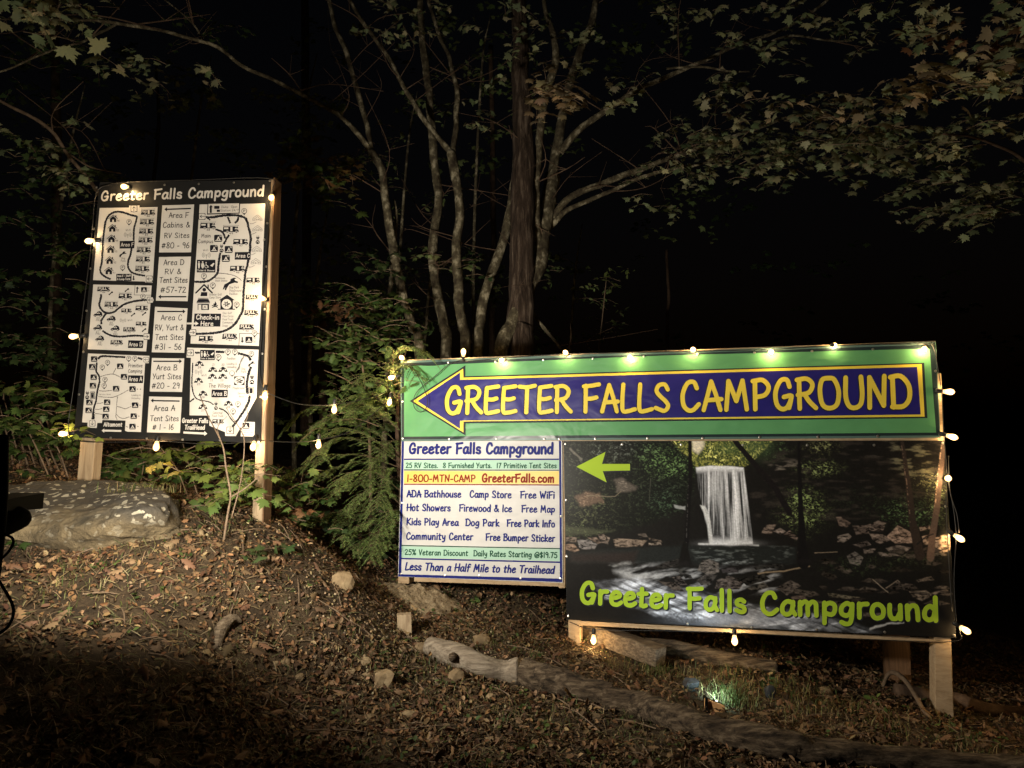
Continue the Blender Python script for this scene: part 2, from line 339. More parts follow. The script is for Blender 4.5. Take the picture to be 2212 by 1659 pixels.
# ------------------------------------------------------------------ marker-pen lettering (each glyph: width, strokes of xxyy points, ~ = curved; baseline y 30, capitals to 98)
GL = {
'A': (46, '0430 1568 2397 3368 4330|1253 4655'), 'B': (46, '0730 0897|~0395 2898 3986 3072 0865|~0865 3064 4449 3232 0431'),
'C': (46, '~4082 3397 1894 0770 0843 1930 3131 4444'), 'D': (50, '0730 0896|~0395 2797 4577 4549 3032 0431'),
'E': (42, '~3998 2496 0894|~0894 0660 0732 1830 4034|~0865 2264 3567'), 'F': (42, '0730 0896|~0394 2496 4399|~0863 2263 3666'),
'G': (50, '~4080 3496 1994 0770 0843 1930 3334 4459 2657|~4459 4146 3732'), 'H': (50, '0898 0630|4498 4330|~0362 2665 4866'), 'I': (18, '1098 0830'),
'J': (34, '~2898 2850 2032 0540'), 'K': (46, '0898 0630|~4197 2578 0860|~0860 2250 4430'), 'L': (40, '~1098 0760 0832 2030 4035'),
'M': (62, '0630 1397 3050 4697 5430'), 'N': (50, '0630 0996|0996 3934|3934 4498'), 'O': (54, '~2797 1193 0568 1038 2730 4439 4968 4093 2797'),
'P': (44, '0730 0896|~0395 2697 4081 3163 0958'), 'R': (46, '0730 0896|~0395 2697 3984 3066 0461|~1963 3046 4531'),
'S': (44, '~3884 3097 1595 0882 1570 3254 3842 2830 0538'), 'T': (46, '~0397 2395 4599|2495 2230'), 'U': (50, '~0897 0655 1334 2730 4038 4560 4498'),
'V': (44, '0697 2030 4299'), 'W': (66, '0697 1831 3377 4431 6299'), 'Y': (46, '0697 2162|4398 1830'), 'Q': (54, '~2797 1193 0568 1038 2730 4439 4968 4093 2797|3545 4928'),
'X': (44, '0697 4030|4097 0530'), 'Z': (44, '0696 4096 0632 4233'),
'a': (40, '~3368 2072 0858 0738 1630 2837 3560|3570 3246 3931'), 'b': (40, '0998 0732|~0745 1933 3137 3556 2770 0860'), 'c': (36, '~3263 2272 1066 0650 1033 2230 3439'),
'd': (40, '~3164 2172 0860 0640 1631 2838 3358|3698 3430'), 'e': (38, '~0751 2354 3361 2672 1368 0650 1033 2430 3638'), 'f': (30, '~3192 2298 1390 1260 1030|0469 2872'),
'g': (40, '~3366 2172 0860 0642 1634 2740 3460|~3570 3230 2611 1508 0513'), 'h': (40, '0998 0730|~0755 1870 3068 3350 3330'), 'i': (16, '0971 0830|0990 0990'),
'j': (20, '~1271 1225 0509|1290 1290'), 'k': (38, '0998 0730|3470 0850|0850 3630'), 'l': (17, '0999 0830'), 'm': (58, '0871 0730|~0758 1872 2768 2750 2731|~2757 3872 4868 4950 4930'),
'n': (40, '0771 0730|~0755 1871 3069 3350 3330'), 'o': (40, '~2072 0965 0548 1033 2030 3237 3555 3067 2072'), 'p': (40, '0871 0608|~0860 2071 3366 3448 2535 0741'),
'q': (40, '~3366 2172 0860 0642 1634 2740 3460|3570 3408'), 'r': (30, '0872 0730|~0758 1570 2972'), 's': (34, '~2966 2072 0866 1054 2648 2935 1930 0536'),
't': (32, '1588 1232|0470 2973|~1234 1830 2633'), 'u': (40, '~0771 0645 1231 2433 3350|3471 3330'), 'v': (36, '0671 1730 3372'), 'w': (54, '0671 1531 2762 3731 4972'),
'x': (36, '0570 3230|3170 0430'), 'y': (38, '~0771 0850 1840 3155|~3371 3145 2618 1508 0611'), 'z': (34, '0670 3170 0531 3331'),
'0': (50, '~2597 1088 0564 1037 2530 4138 4664 3989 2597'), '1': (22, '1297 1130'), '2': (42, '~0684 1597 3192 3378 2055 0632|0632 4033'),
'3': (42, '~0694 2098 3389 2970 1464|~1464 3360 3641 2230 0537'), '4': (46, '2796 0552 4254|3280 3130'), '5': (42, '3897 1295 0968|~0968 2573 3760 3538 2030 0539'),
'6': (42, '~3096 1580 0655 0838 2030 3541 3455 2164 0858'), '7': (42, '~0695 2294 3997|~3997 2460 1730'), '8': (44, '~2265 3680 3194 1796 0883 2265 3846 3233 1931 0643 2265'),
'9': (42, '~3580 2197 0786 1070 2466 3580|3684 3230'), '&': (50, '~4531 1877 1794 2894 2676 0752 0936 2231 3951|3951 4555'), '#': (54, '2088 1232|3888 3032|0772 4975|0450 4653'),
'-': (30, '0553 2554'), '.': (16, '0833 0833'), ',': (16, '1036 0720'), '/': (34, '3098 0425'), '@': (66, '~4560 3568 2255 2642 4250 4666 4850 5847 6270 4893 2490 0665 1036 3026 5432'),
'$': (42, '~3680 2690 1084 1268 3156 3642 2033 0540|2399 2024'), '%': (54, '~1597 0590 0878 1875 2387 1597|4696 1230|~4252 3245 3532 4531 5042 4252'), "'": (12, '0898 0882'), ' ': (26, ''), '^': (14, ''),
}
def catm2(P, n=5):
    if len(P) < 3: return P
    closed = P[0] == P[-1]
    Q = ([P[-2]] + P + [P[1]]) if closed else ([(2 * P[0][0] - P[1][0], 2 * P[0][1] - P[1][1])] + P + [(2 * P[-1][0] - P[-2][0], 2 * P[-1][1] - P[-2][1])])
    out = []
    for i in range(1, len(Q) - 2):
        a, b, c, d = Q[i - 1:i + 3]
        for k in range(n):
            t = k / n
            out.append(tuple(0.5 * (2 * b[j] + (c[j] - a[j]) * t + (2 * a[j] - 5 * b[j] + 4 * c[j] - d[j]) * t * t + (-a[j] + 3 * b[j] - 3 * c[j] + d[j]) * t ** 3) for j in (0, 1)))
    out.append(P[-1]); return out
class Ink:
    """flat print laid on a plane: outlines given in the local units of a crop (ox, oy, s)"""
    def __init__(s, plane, off): s.mb = MB(); s.pl = plane; s.off = off; s.k = 0; s.ctx = (0, 0, 1)
    def P(s, x, y, e=0.0): 
        ox, oy, sc = s.ctx
        return s.pl.at(ox + x * sc, oy + y * sc, s.off + e)
    def poly(s, pts, e=0.0):
        from mathutils.geometry import tessellate_polygon
        tr = tessellate_polygon([[Vector((p[0], p[1], 0)) for p in pts]])
        s.mb.add([s.P(x, y, e) for x, y in pts], [tuple(t) for t in tr])
    def rect(s, x0, y0, x1, y1, e=0.0): s.poly([(x0, y0), (x1, y0), (x1, y1), (x0, y1)], e)
    def disc(s, x, y, r, e=0.0, n=16, ry=None):
        ry = ry or r; s.mb.add([s.P(x + r * math.cos(2 * math.pi * i / n), y + ry * math.sin(2 * math.pi * i / n), e) for i in range(n)], [tuple(range(n))])
    def rrect(s, x0, y0, x1, y1, r, e=0.0):
        pts = []
        for cx, cy, a0 in ((x1 - r, y0 + r, -90), (x1 - r, y1 - r, 0), (x0 + r, y1 - r, 90), (x0 + r, y0 + r, 180)):
            for k in range(4): a = math.radians(a0 + k * 30); pts.append((cx + r * math.cos(a), cy + r * math.sin(a)))
        s.mb.add([s.P(x, y, e) for x, y in pts], [tuple(range(len(pts)))])
    def stroke(s, pts, w, curved=False, cap=True, e=0.0, capn=5):
        """ribbon with round ends; w full width, number or list"""
        if curved: 
            pts = catm2(list(pts))
        else:
            # break at sharp corners so that every corner is round
            if len(pts) > 2:
                for i in range(1, len(pts) - 1):
                    a = math.atan2(pts[i][1] - pts[i - 1][1], pts[i][0] - pts[i - 1][0]); b = math.atan2(pts[i + 1][1] - pts[i][1], pts[i + 1][0] - pts[i][0])
                    if abs((b - a + math.pi) % (2 * math.pi) - math.pi) > 0.7:
                        s.stroke(pts[:i + 1], w, False, cap, e); s.stroke(pts[i:], w, False, cap, e); return
        s.k = (s.k + 1) % 6; z = e + s.k * 0.00006
        q = [pts[0]]
        for p in pts[1:]:
            if math.hypot(p[0] - q[-1][0], p[1] - q[-1][1]) > 1e-6: q.append(p)
        h = w / 2
        if len(q) == 1:
            s.disc(q[0][0], q[0][1], h * 1.15, z, 10); return
        vs = []; n = len(q)
        for i in range(n):
            ax, ay = q[max(i - 1, 0)]; bx, by = q[min(i + 1, n - 1)]; d = math.hypot(bx - ax, by - ay) or 1; nxx, nyy = -(by - ay) / d, (bx - ax) / d
            vs.append((q[i][0] + nxx * h, q[i][1] + nyy * h)); vs.append((q[i][0] - nxx * h, q[i][1] - nyy * h))
        fs = [(2 * i, 2 * i + 1, 2 * i + 3, 2 * i + 2) for i in range(n - 1)]
        if cap:
            for end in (0, 1):
                c = q[0] if end == 0 else q[-1]; o_ = q[1] if end == 0 else q[-2]
                a0 = math.atan2(c[1] - o_[1], c[0] - o_[0]); b0 = len(vs)
                ia, ib = (0, 1) if end == 0 else (2 * n - 2, 2 * n - 1)
                # find which side starts
                for k in range(1, capn):
                    an = a0 - math.pi / 2 + math.pi * k / capn; vs.append((c[0] + h * math.cos(an), c[1] + h * math.sin(an)))
                pa = (c[0] + h * math.cos(a0 - math.pi / 2), c[1] + h * math.sin(a0 - math.pi / 2))
                if math.hypot(vs[ia][0] - pa[0], vs[ia][1] - pa[1]) > math.hypot(vs[ib][0] - pa[0], vs[ib][1] - pa[1]): ia, ib = ib, ia
                fs.append((ia,) + tuple(range(b0, b0 + capn - 1)) + (ib,))
        s.mb.add([s.P(x, y, z) for x, y in vs], fs)
    def text(s, t, x0, y0, x1, y1, h0, h1=None, w=0.15, slant=0.0, each=None):
        """baseline from (x0,y0) to (x1,y1), capital height h0 -> h1, all in crop units"""
        h1 = h0 if h1 is None else h1; tot = sum(GL[c][0] + 5 for c in t) - 5; ox, oy, sc = s.ctx; x = 0.0
        for c in t:
            gw, st = GL[c]
            for sk in st.split('|'):
                if not sk: continue
                cv = sk[0] == '~'; pp = [(int(q[:2]), int(q[2:])) for q in sk.lstrip('~').split()]
                if cv: pp = catm2(pp, 4)
                out = []
                for gx_, gy_ in pp:
                    u = (x + gx_) / tot; bx = lerp(x0, x1, u); by = lerp(y0, y1, u); hh = lerp(h0, h1, u)
                    X, Y = ox + bx * sc, oy + by * sc; ux, uy = 1253 - X, -10957 - Y; k = hh * (gy_ - 30) / 68 / abs(uy)
                    out.append((bx + ux * k + slant * hh * (gy_ - 30) / 68, by + uy * k))
                s.stroke2(out, w * lerp(h0, h1, x / tot), cv)
            x += gw + 5
            if each and s.mb.v: s.mb.build('letter', *each); s.mb = MB()
    def stroke2(s, pts, w, cv):
        if cv:
            # already sampled: ribbon straight through
            s.k = s.k; s._ribbon(pts, w)
        else: s.stroke(pts, w)
    def _ribbon(s, pts, w):
        s._raw = True; old = list(pts)
        # mark as curved without resampling
        s.k = (s.k + 1) % 6
        pts2 = [pts[0]] + [p for i, p in enumerate(pts[1:]) if math.hypot(p[0] - pts[i][0], p[1] - pts[i][1]) > 1e-6]
        # split into sub-ribbons of gentle bend
        h = w / 2; z = s.k * 0.00006; n = len(pts2); vs = []
        for i in range(n):
            ax, ay = pts2[max(i - 1, 0)]; bx, by = pts2[min(i + 1, n - 1)]; d = math.hypot(bx - ax, by - ay) or 1; a, b = -(by - ay) / d, (bx - ax) / d
            vs.append((pts2[i][0] + a * h, pts2[i][1] + b * h)); vs.append((pts2[i][0] - a * h, pts2[i][1] - b * h))
        fs = [(2 * i, 2 * i + 1, 2 * i + 3, 2 * i + 2) for i in range(n - 1)]
        s.mb.add([s.P(x, y, z) for x, y in vs], fs)
        s.disc(pts2[0][0], pts2[0][1], h, z + 0.00003, 10); s.disc(pts2[-1][0], pts2[-1][1], h, z + 0.000045, 10)
    def rough(s, pts, w, jit=0.35, step=3.0, curved=True):
        """crayon-like line"""
        P_ = catm2(list(pts), 12) if curved and len(pts) > 2 else list(pts)
        q = [P_[0]]
        for p in P_[1:]:
            d = math.hypot(p[0] - q[-1][0], p[1] - q[-1][1])
            if d > step:
                m_ = int(d // step); a = q[-1]
                for k in range(1, m_ + 1): q.append((lerp(a[0], p[0], k / m_), lerp(a[1], p[1], k / m_)))
        vs = []; n = len(q)
        for i in range(n):
            ax, ay = q[max(i - 1, 0)]; bx, by = q[min(i + 1, n - 1)]; d = math.hypot(bx - ax, by - ay) or 1; a, b = -(by - ay) / d, (bx - ax) / d
            h1 = w / 2 * (1 + random.uniform(-jit, jit)); h2 = w / 2 * (1 + random.uniform(-jit, jit))
            vs.append((q[i][0] + a * h1, q[i][1] + b * h1)); vs.append((q[i][0] - a * h2, q[i][1] - b * h2))
        s.mb.add([s.P(x, y) for x, y in vs], [(2 * i, 2 * i + 1, 2 * i + 3, 2 * i + 2) for i in range(n - 1)])
        return q
class Sheet:
    """print on one sheet: black layer, grey layer, white layer on top"""
    def __init__(s, plane, off, ctx):
        s.K = Ink(plane, off); s.G = Ink(plane, off + 0.0005); s.Wt = Ink(plane, off + 0.001); s.T = Ink(plane, off + 0.0016); s.R = Ink(plane, off + 0.0004)
        s.set(ctx)
    def set(s, ctx):
        for i in (s.K, s.G, s.Wt, s.T, s.R): i.ctx = ctx
    def build(s, parent):
        for ink, nm, m in ((s.R, 'road_print', M['blackprint']), (s.K, 'icon_print', M['blackprint']), (s.G, 'fine_print', M['greyprint']), (s.Wt, 'icon_highlight', M['whiteprint']), (s.T, 'lettering', M['blackprint'])):
            if ink.mb.v: ink.mb.build(nm, m, parent)
    def road(s, pts, w, specks=True):
        q = s.R.rough(pts, w, 0.30, max(w * 0.16, 2.0))
        if specks:
            for i in range(0, len(q), 2):
                if random.random() < 0.75:
                    a = random.uniform(-.38, .38) * w; x, y = q[i]; r = w * random.uniform(0.03, 0.075)
                    s.Wt.disc(x + a, y + random.uniform(-.3, .3) * w, r, 0.0, 5)
    def path(s, pts, w): s.G.rough(pts, w, 0.55, max(w * 0.5, 1.5))
    def arrow(s, x0, y0, x1, y1, w, hw, hl, ink=None):
        ink = ink or s.K; d = math.hypot(x1 - x0, y1 - y0); ux, uy = (x1 - x0) / d, (y1 - y0) / d; px_, py_ = -uy, ux; bx, by = x1 - ux * hl, y1 - uy * hl
        ink.poly([(x0 + px_ * w / 2, y0 + py_ * w / 2), (bx + px_ * w / 2, by + py_ * w / 2), (bx + px_ * hw / 2, by + py_ * hw / 2), (x1, y1), (bx - px_ * hw / 2, by - py_ * hw / 2), (bx - px_ * w / 2, by - py_ * w / 2), (x0 - px_ * w / 2, y0 - py_ * w / 2)])
    def tent(s, cx, cy, w, num=''):
        h = w * 0.86; s.K.rrect(cx - w / 2, cy - h / 2, cx + w / 2, cy + h / 2, w * 0.13)
        b = cy + h * 0.26
        s.Wt.poly([(cx - w * .2, b), (cx + w * .03, cy - h * .3), (cx + w * .26, b), (cx + w * .42, b + h * .03), (cx + w * .42, b + h * .09), (cx - w * .40, b + h * .09), (cx - w * .40, b + h * .03)])
        s.T.poly([(cx - w * .08, b - h * .01), (cx + w * .03, cy - h * .02), (cx + w * .13, b - h * .01)])
        if num: s.Wt.text(num, cx + w * (.46 - .16 * len(num)), cy - h * .2, cx + w * .46, cy - h * .2, h * .24, w=.16)
    def rv(s, cx, cy, w, num='', txt='', bar=True):
        h = w * 0.34; l = cx - w / 2; t = cy - h * .5; b = cy + h * .5
        if bar: s.K.stroke([(l + w * .1, t - h * .17), (l + w * .95, t - h * .17)], w * .012); s.K.poly([(l + w * .03, t - h * .17), (l + w * .1, t - h * .23), (l + w * .1, t - h * .11)]); s.K.poly([(l + w * 1.02, t - h * .17), (l + w * .95, t - h * .23), (l + w * .95, t - h * .11)])
        s.K.poly([(l + w * .05, t), (l + w * .93, t), (l + w * .97, t + h * .3), (l + w * .86, t + h * .36), (l + w * .99, t + h * .68), (l + w, b), (l, b), (l + w * .03, b - h * .3)])
        if txt == 'FULL': s.Wt.text('FULL', l + w * .12, t + h * .68, l + w * .76, t + h * .68, h * .54, w=.24)
        else:
            if txt: s.Wt.text(txt, l + w * .07, t + h * .62, l + w * .42, t + h * .62, h * .48, w=.17)
            else: s.Wt.rect(l + w * .1, t + h * .18, l + w * .37, t + h * .5)
            s.Wt.rect(l + w * .49, t + h * .08, l + w * .62, t + h * .86)
            s.Wt.poly([(l + w * .74, t + h * .5), (l + w * .8, t + h * .3), (l + w * .86, t + h * .3), (l + w * .92, t + h * .52)])
        s.Wt.poly([(l + w * .8, t + h * .06), (l + w * .9, t + h * .06), (l + w * .91, t + h * .16), (l + w * .8, t + h * .16)])
        for q in (.31, .87): s.Wt.disc(l + w * q, b, h * .24, 0, 12); s.T.disc(l + w * q, b, h * .18, 0, 12); s.Wt.disc(l + w * q, b, h * .09, 0.0011, 8)
        if num: s.G.text(num, l + w * .42, b + h * .42, l + w * .64, b + h * .42, h * .32, w=.24)
    def house(s, cx, cy, w, num):
        h = w * .85; s.K.stroke([(cx - w * .5, cy), (cx + w * .0, cy - h * .5), (cx + w * .5, cy - h * .02)], w * .07)
        s.K.poly([(cx - w * .36, cy), (cx, cy - h * .36), (cx + w * .36, cy), (cx + w * .36, cy + h * .45), (cx - w * .36, cy + h * .45)])
        s.K.rect(cx + w * .26, cy - h * .45, cx + w * .38, cy - h * .18); s.Wt.rect(cx - w * .08, cy + h * .14, cx + w * .1, cy + h * .46)
        s.G.text(num, cx + w * .42, cy + h * .38, cx + w * .75, cy + h * .38, w * .2, w=.18)
    def pin(s, cx, cy, r):
        n = 20; pts = [(cx + r * math.cos(a), cy + r * math.sin(a)) for a in [math.radians(60 - 300 * i / n) for i in range(n + 1)]] 
        s.K.poly(pts + [(cx, cy + r * 1.5)][::1]); s.Wt.disc(cx, cy, r * .82, 0, 20); s.T.text('P', cx - r * .36, cy + r * .42, cx + r * .40, cy + r * .42, r * .84, w=.2)
    def wifi(s, cx, cy, r):
        s.G.stroke([(cx, cy), (cx, cy + r * .8)], r * .1); s.G.disc(cx, cy, r * .13)
        for k in (.38, .66, .94):
            for sg in (1, -1):
                s.G.stroke([(cx + sg * r * k * math.cos(a), cy + r * k * .8 * math.sin(a)) for a in np.linspace(-.85, .85, 7)], r * .085, curved=True)
    def plug(s, cx, cy, w):
        s.K.rect(cx - w * .5, cy - w * .15, cx + w * .5, cy - w * .02); s.K.poly([(cx - w * .4, cy - w * .02), (cx + w * .4, cy - w * .02), (cx + w * .3, cy + w * .4), (cx, cy + w * .55), (cx - w * .3, cy + w * .4)])
        s.K.rect(cx - w * .27, cy - w * .55, cx - w * .17, cy - w * .15); s.K.rect(cx + w * .17, cy - w * .55, cx + w * .27, cy - w * .15)
        s.Wt.poly([(cx + w * .05, cy + w * .02), (cx - w * .1, cy + w * .25), (cx + .05 * w, cy + w * .25), (cx - w * .02, cy + w * .42), (cx + w * .15, cy + w * .18), (cx, cy + w * .18)])
    def tap(s, cx, cy, r):
        s.K.disc(cx, cy, r); s.Wt.stroke([(cx - r * .5, cy + r * .1), (cx - r * .1, cy - r * .3), (cx + r * .3, cy - r * .2), (cx + r * .5, cy + r * .3)], r * .3, True)
    def yurt(s, cx, cy, w, num=''):
        h = w * .55; s.K.poly([(cx - w * .5, cy + h * .5), (cx - w * .3, cy - h * .18), (cx, cy - h * .5), (cx + w * .3, cy - h * .18), (cx + w * .5, cy + h * .5), (cx + w * .22, cy + h * .5), (cx + w * .02, cy), (cx - w * .16, cy + h * .5)])
        s.Wt.rect(cx - w * .3, cy - h * .12, cx - w * .16, cy + h * .18); s.Wt.rect(cx + w * .17, cy - h * .08, cx + w * .31, cy + h * .22)
        if num: s.G.text(num, cx - w * .18, cy + h * .95, cx + w * .18, cy + h * .95, w * .22, w=.18)
    def otent(s, cx, cy, w, num=''):
        h = w * .6; a = w * .035
        for p in ([(cx - w * .48, cy + h * .1), (cx, cy - h * .5), (cx + w * .48, cy + h * .1)], [(cx - w * .3, cy + h * .2), (cx, cy - h * .2), (cx + w * .3, cy + h * .2)], [(cx - w * .48, cy + h * .22), (cx - w * .48, cy + h * .45), (cx - w * .24, cy + h * .45), (cx - w * .24, cy + h * .2), (cx - w * .48, cy + h * .22)], [(cx + w * .48, cy + h * .22), (cx + w * .48, cy + h * .45), (cx + w * .24, cy + h * .45), (cx + w * .24, cy + h * .2), (cx + w * .48, cy + h * .22)]): s.G.stroke(p, a)
        if num: s.G.text(num, cx - w * .16, cy + h * .42, cx + w * .16, cy + h * .42, h * .22, w=.24)
    def car(s, cx, cy, w, num):
        h = w * .6; s.K.poly([(cx - w * .5, cy + h * .28), (cx - w * .42, cy + h * .02), (cx - w * .2, cy - h * .1), (cx - w * .05, cy - h * .4), (cx + w * .12, cy - h * .55), (cx + w * .4, cy - h * .3), (cx + w * .5, cy + h * .3)])
        for q in (-.3, .28): s.K.disc(cx + w * q, cy + h * .3, w * .11); s.Wt.disc(cx + w * q, cy + h * .3, w * .055, 0, 8)
        s.Wt.rect(cx - w * .12, cy - h * .18, cx + w * .02, cy - h * .03); s.Wt.rect(cx + w * .06, cy - h * .18, cx + w * .2, cy - h * .03); s.Wt.rect(cx + w * .05, cy - h * .42, cx + w * .11, cy - h * .25)
        s.G.text(num, cx - w * .16, cy + h * .85, cx + w * .18, cy + h * .85, w * .2, w=.16); s.G.text('FHU', cx - w * .22, cy + h * 1.25, cx + w * .24, cy + h * 1.25, w * .2, w=.16)
    def gate(s, cx, cy, r, d, plate=True):
        """boxed arrow; d = direction of the arrow"""
        if plate: s.K.rrect(cx - r, cy - r, cx + r, cy + r, r * .2); s.Wt.rrect(cx - r * .84, cy - r * .84, cx + r * .84, cy + r * .84, r * .14)
        x, y = d; px_, py_ = -y, x
        s.Wt.poly([(cx - x * r * 1.1 + px_ * r * .35, cy - y * r * 1.1 + py_ * r * .35), (cx + px_ * r * .35, cy + py_ * r * .35), (cx - px_ * r * .35, cy - py_ * r * .35), (cx - x * r * 1.1 - px_ * r * .35, cy - y * r * 1.1 - py_ * r * .35)], 0.0002)
        s.T.stroke([(cx - x * r * 1.15, cy - y * r * 1.15), (cx + x * r * .5, cy + y * r * .5)], r * .15)
        s.T.stroke([(cx + px_ * r * .42, cy + py_ * r * .42), (cx + x * r * .55, cy + y * r * .55), (cx - px_ * r * .42, cy - py_ * r * .42)], r * .15)
    def dog(s, cx, cy, w, ink=None):
        k = ink or s.K; P_ = [(-.5, .35), (-.42, .1), (-.18, -.05), (.05, -.22), (.0, -.3), (.12, -.42), (.32, -.5), (.5, -.46), (.34, -.36), (.42, -.22), (.6, -.16), (.6, -.02), (.36, -.06), (.2, .0), (-.05, .1), (-.22, .4), (-.3, .62), (-.4, .6), (-.36, .3), (-.44, .5), (-.56, .6)]
        k.poly([(cx + a * w, cy + b * w * .85) for a, b in P_])
    def toilets(s, x0, y0, x1, y1):
        s.K.rect(x0, y0, x1, y1); w = x1 - x0; h = y1 - y0; T = s.Wt
        for q, dress in ((.12, 0), (.32, 1)):
            cx = x0 + w * q; T.disc(cx, y0 + h * .18, h * .06)
            T.poly([(cx - w * .06, y0 + h * .27), (cx + w * .06, y0 + h * .27), (cx + w * (.085 if dress else .045), y0 + h * .5), (cx + w * .03, y0 + h * .68), (cx - w * .03, y0 + h * .68), (cx - w * (.085 if dress else .045), y0 + h * .5)])
        cx = x0 + w * .52; T.disc(cx - w * .02, y0 + h * .22, h * .045); T.stroke([(cx - w * .02, y0 + h * .3), (cx, y0 + h * .46), (cx + w * .07, y0 + h * .47), (cx + w * .11, y0 + h * .6)], h * .045)
        T.stroke([(cx + w * .08 * math.cos(a) - w * .01, y0 + h * .52 + h * .13 * math.sin(a)) for a in np.linspace(-.3, 4.2, 9)], h * .035, True)
        s.Wt.poly([(x0 + w * .9, y0 + h * .24), (x0 + w * .96, y0 + h * .3), (x0 + w * .84, y0 + h * .56), (x0 + w * .72, y0 + h * .46)])
        s.Wt.text('Toilet & Shower', x0 + w * .03, y1 - h * .1, x1 - w * .04, y1 - h * .1, h * .12, w=.22)
# ------------------------------------------------------------------ the map sign
CA = (192.0, 427.9, .11574); CB = (384.0, 427.9, .12566); CC = (384.0, 614.4, .12566); CD = (175.6, 609.0, .09921); CE = (164.6, 757.1, .11246); CF = (384.0, 740.6, .12900)
L1 = (137.2, 356.6, .22321); L2 = (137.2, 658.3, .22321); CW = (844.9, 932.6, .21168); BA = (844.9, 735.1, .27282); BB = (1448.3, 713.2, .3125); WF = (1206.9, 932.6, .40674)
def disp(ctx, x, y): return (ctx[0] + x * ctx[2], ctx[1] + y * ctx[2])
def slab(pl, pts, th, m, name, parent, off=0.0, sub=0):
    """a board or banner: the outline (display px) laid on the plane, th thick to the back"""
    mb = MB(); n = len(pts)
    fr = [pl.at(x, y, off) for x, y in pts]; bk = [p - pl.n * th for p in fr]
    mb.add(fr + bk, [tuple(range(n)), tuple(range(2 * n - 1, n - 1, -1))] + [(i, i + n, (i + 1) % n + n, (i + 1) % n) for i in range(n)])
    return mb.build(name, m, parent, fix=True)
def post(pl, x0, y0, x1, y1, wpx0, wpx1, dback, dthick, m, name, parent, ytop_extra=0, lit=None):
    """upright or rail: front face between display-px edges, set back from the plane"""
    a, b = pl.at(x0, y0, -dback), pl.at(x0 + wpx0, y0 + ytop_extra, -dback); c, d = pl.at(x1 + wpx1, y1, -dback), pl.at(x1, y1, -dback)
    mb = MB(); bk = [p - pl.n * dthick for p in (a, b, c, d)]
    mb.add([a, b, c, d] + bk, [(0, 1, 2, 3), (7, 6, 5, 4), (0, 4, 5, 1), (1, 5, 6, 2), (2, 6, 7, 3), (3, 7, 4, 0)])
    return bevel(mb.build(name, m, parent, fix=True), 0.004, 1)
def _screw_mesh():
    mb = MB(); n = 8
    ring = lambda r, h: [(r * math.cos(2 * math.pi * i / n), -h, r * math.sin(2 * math.pi * i / n)) for i in range(n)]
    vs = ring(.0085, 0) + ring(.0085, .0012) + ring(.005, .002) + ring(.0042, .0045) + [(0, -.005, 0)]
    fs = []
    for k in range(3): fs += [(k * n + i, k * n + (i + 1) % n, (k + 1) * n + (i + 1) % n, (k + 1) * n + i) for i in range(n)]
    fs += [(3 * n + i, 3 * n + (i + 1) % n, 4 * n) for i in range(n)]
    me = bpy.data.meshes.new('screw'); me.from_pydata(vs, [], fs); me.materials.append(M['screw']); return me
SCREW = _screw_mesh()
def screws(pl, pts, parent, off=0.002):
    for x, y in pts:
        o = link('screw', SCREW, parent); o.location = pl.at(x, y, off); o.rotation_euler = (0, 0, math.atan2(-pl.n.x, pl.n.y) + math.pi)
PL = Plane(at(188, 900, 5.00), at(578, 900, 4.86))
ms = thing('map_sign', 'tall black campground map sign with white map sheets on two wooden posts behind the boulder', 'map sign', PL.at(360, 1040, -.05))
slab(PL, [(215.5, 394), (584, 389), (562, 956.5), (158.5, 945.5)], .012, M['blackvinyl'], 'sign_board', ms)
post(PL, 215, 388, 158, 946, 0, 0, 0, 0.001, M['post'], 'x', None) if False else None
# two posts, standing behind the board
pl_ = PL
def upright(pl, xt, yt, xb, yb, wt, wb, back, thick, m, name, parent, label=None):
    o = post(pl, xt, yt, xb, yb, wt, wb, back, thick, m, name, parent)
    if label: o['label'] = label
    return o
upright(PL, 219, 400, 158, 1085, 26, 33, .016, .09, M['post'], 'post', ms)
upright(PL, 581, 384, 540, 1150, 8, 24, .016, .09, M['post'], 'post', ms)
upright(PL, 590.5, 382, 565.5, 1140, 3, 3, -.002, .12, M['postdark'], 'shaded_post_side', ms)  # stands for the post's right face, its shade put into darker timber
upright(PL, 216, 391, 216, 399.5, 365, 365, .016, .04, M['postdark'], 'top_rail', ms)
upright(PL, 193, 940, 193, 951, 349, 349, .016, .04, M['postdark'], 'bottom_rail', ms)
screws(PL, [disp(L1, *p) for p in [(322, 218), (980, 195), (1312, 185), (1650, 172), (1998, 155), (295, 622), (262, 1005), (1973, 566), (1945, 725), (1962, 985)]] +
       [disp(L2, *p) for p in [(224, 60), (194, 460), (152, 870), (125, 1287), (458, 1290), (806, 1297), (1155, 1307), (1515, 1313), (1887, 1328), (1945, 50), (1925, 475), (1905, 893)]], ms)
PO = .0012
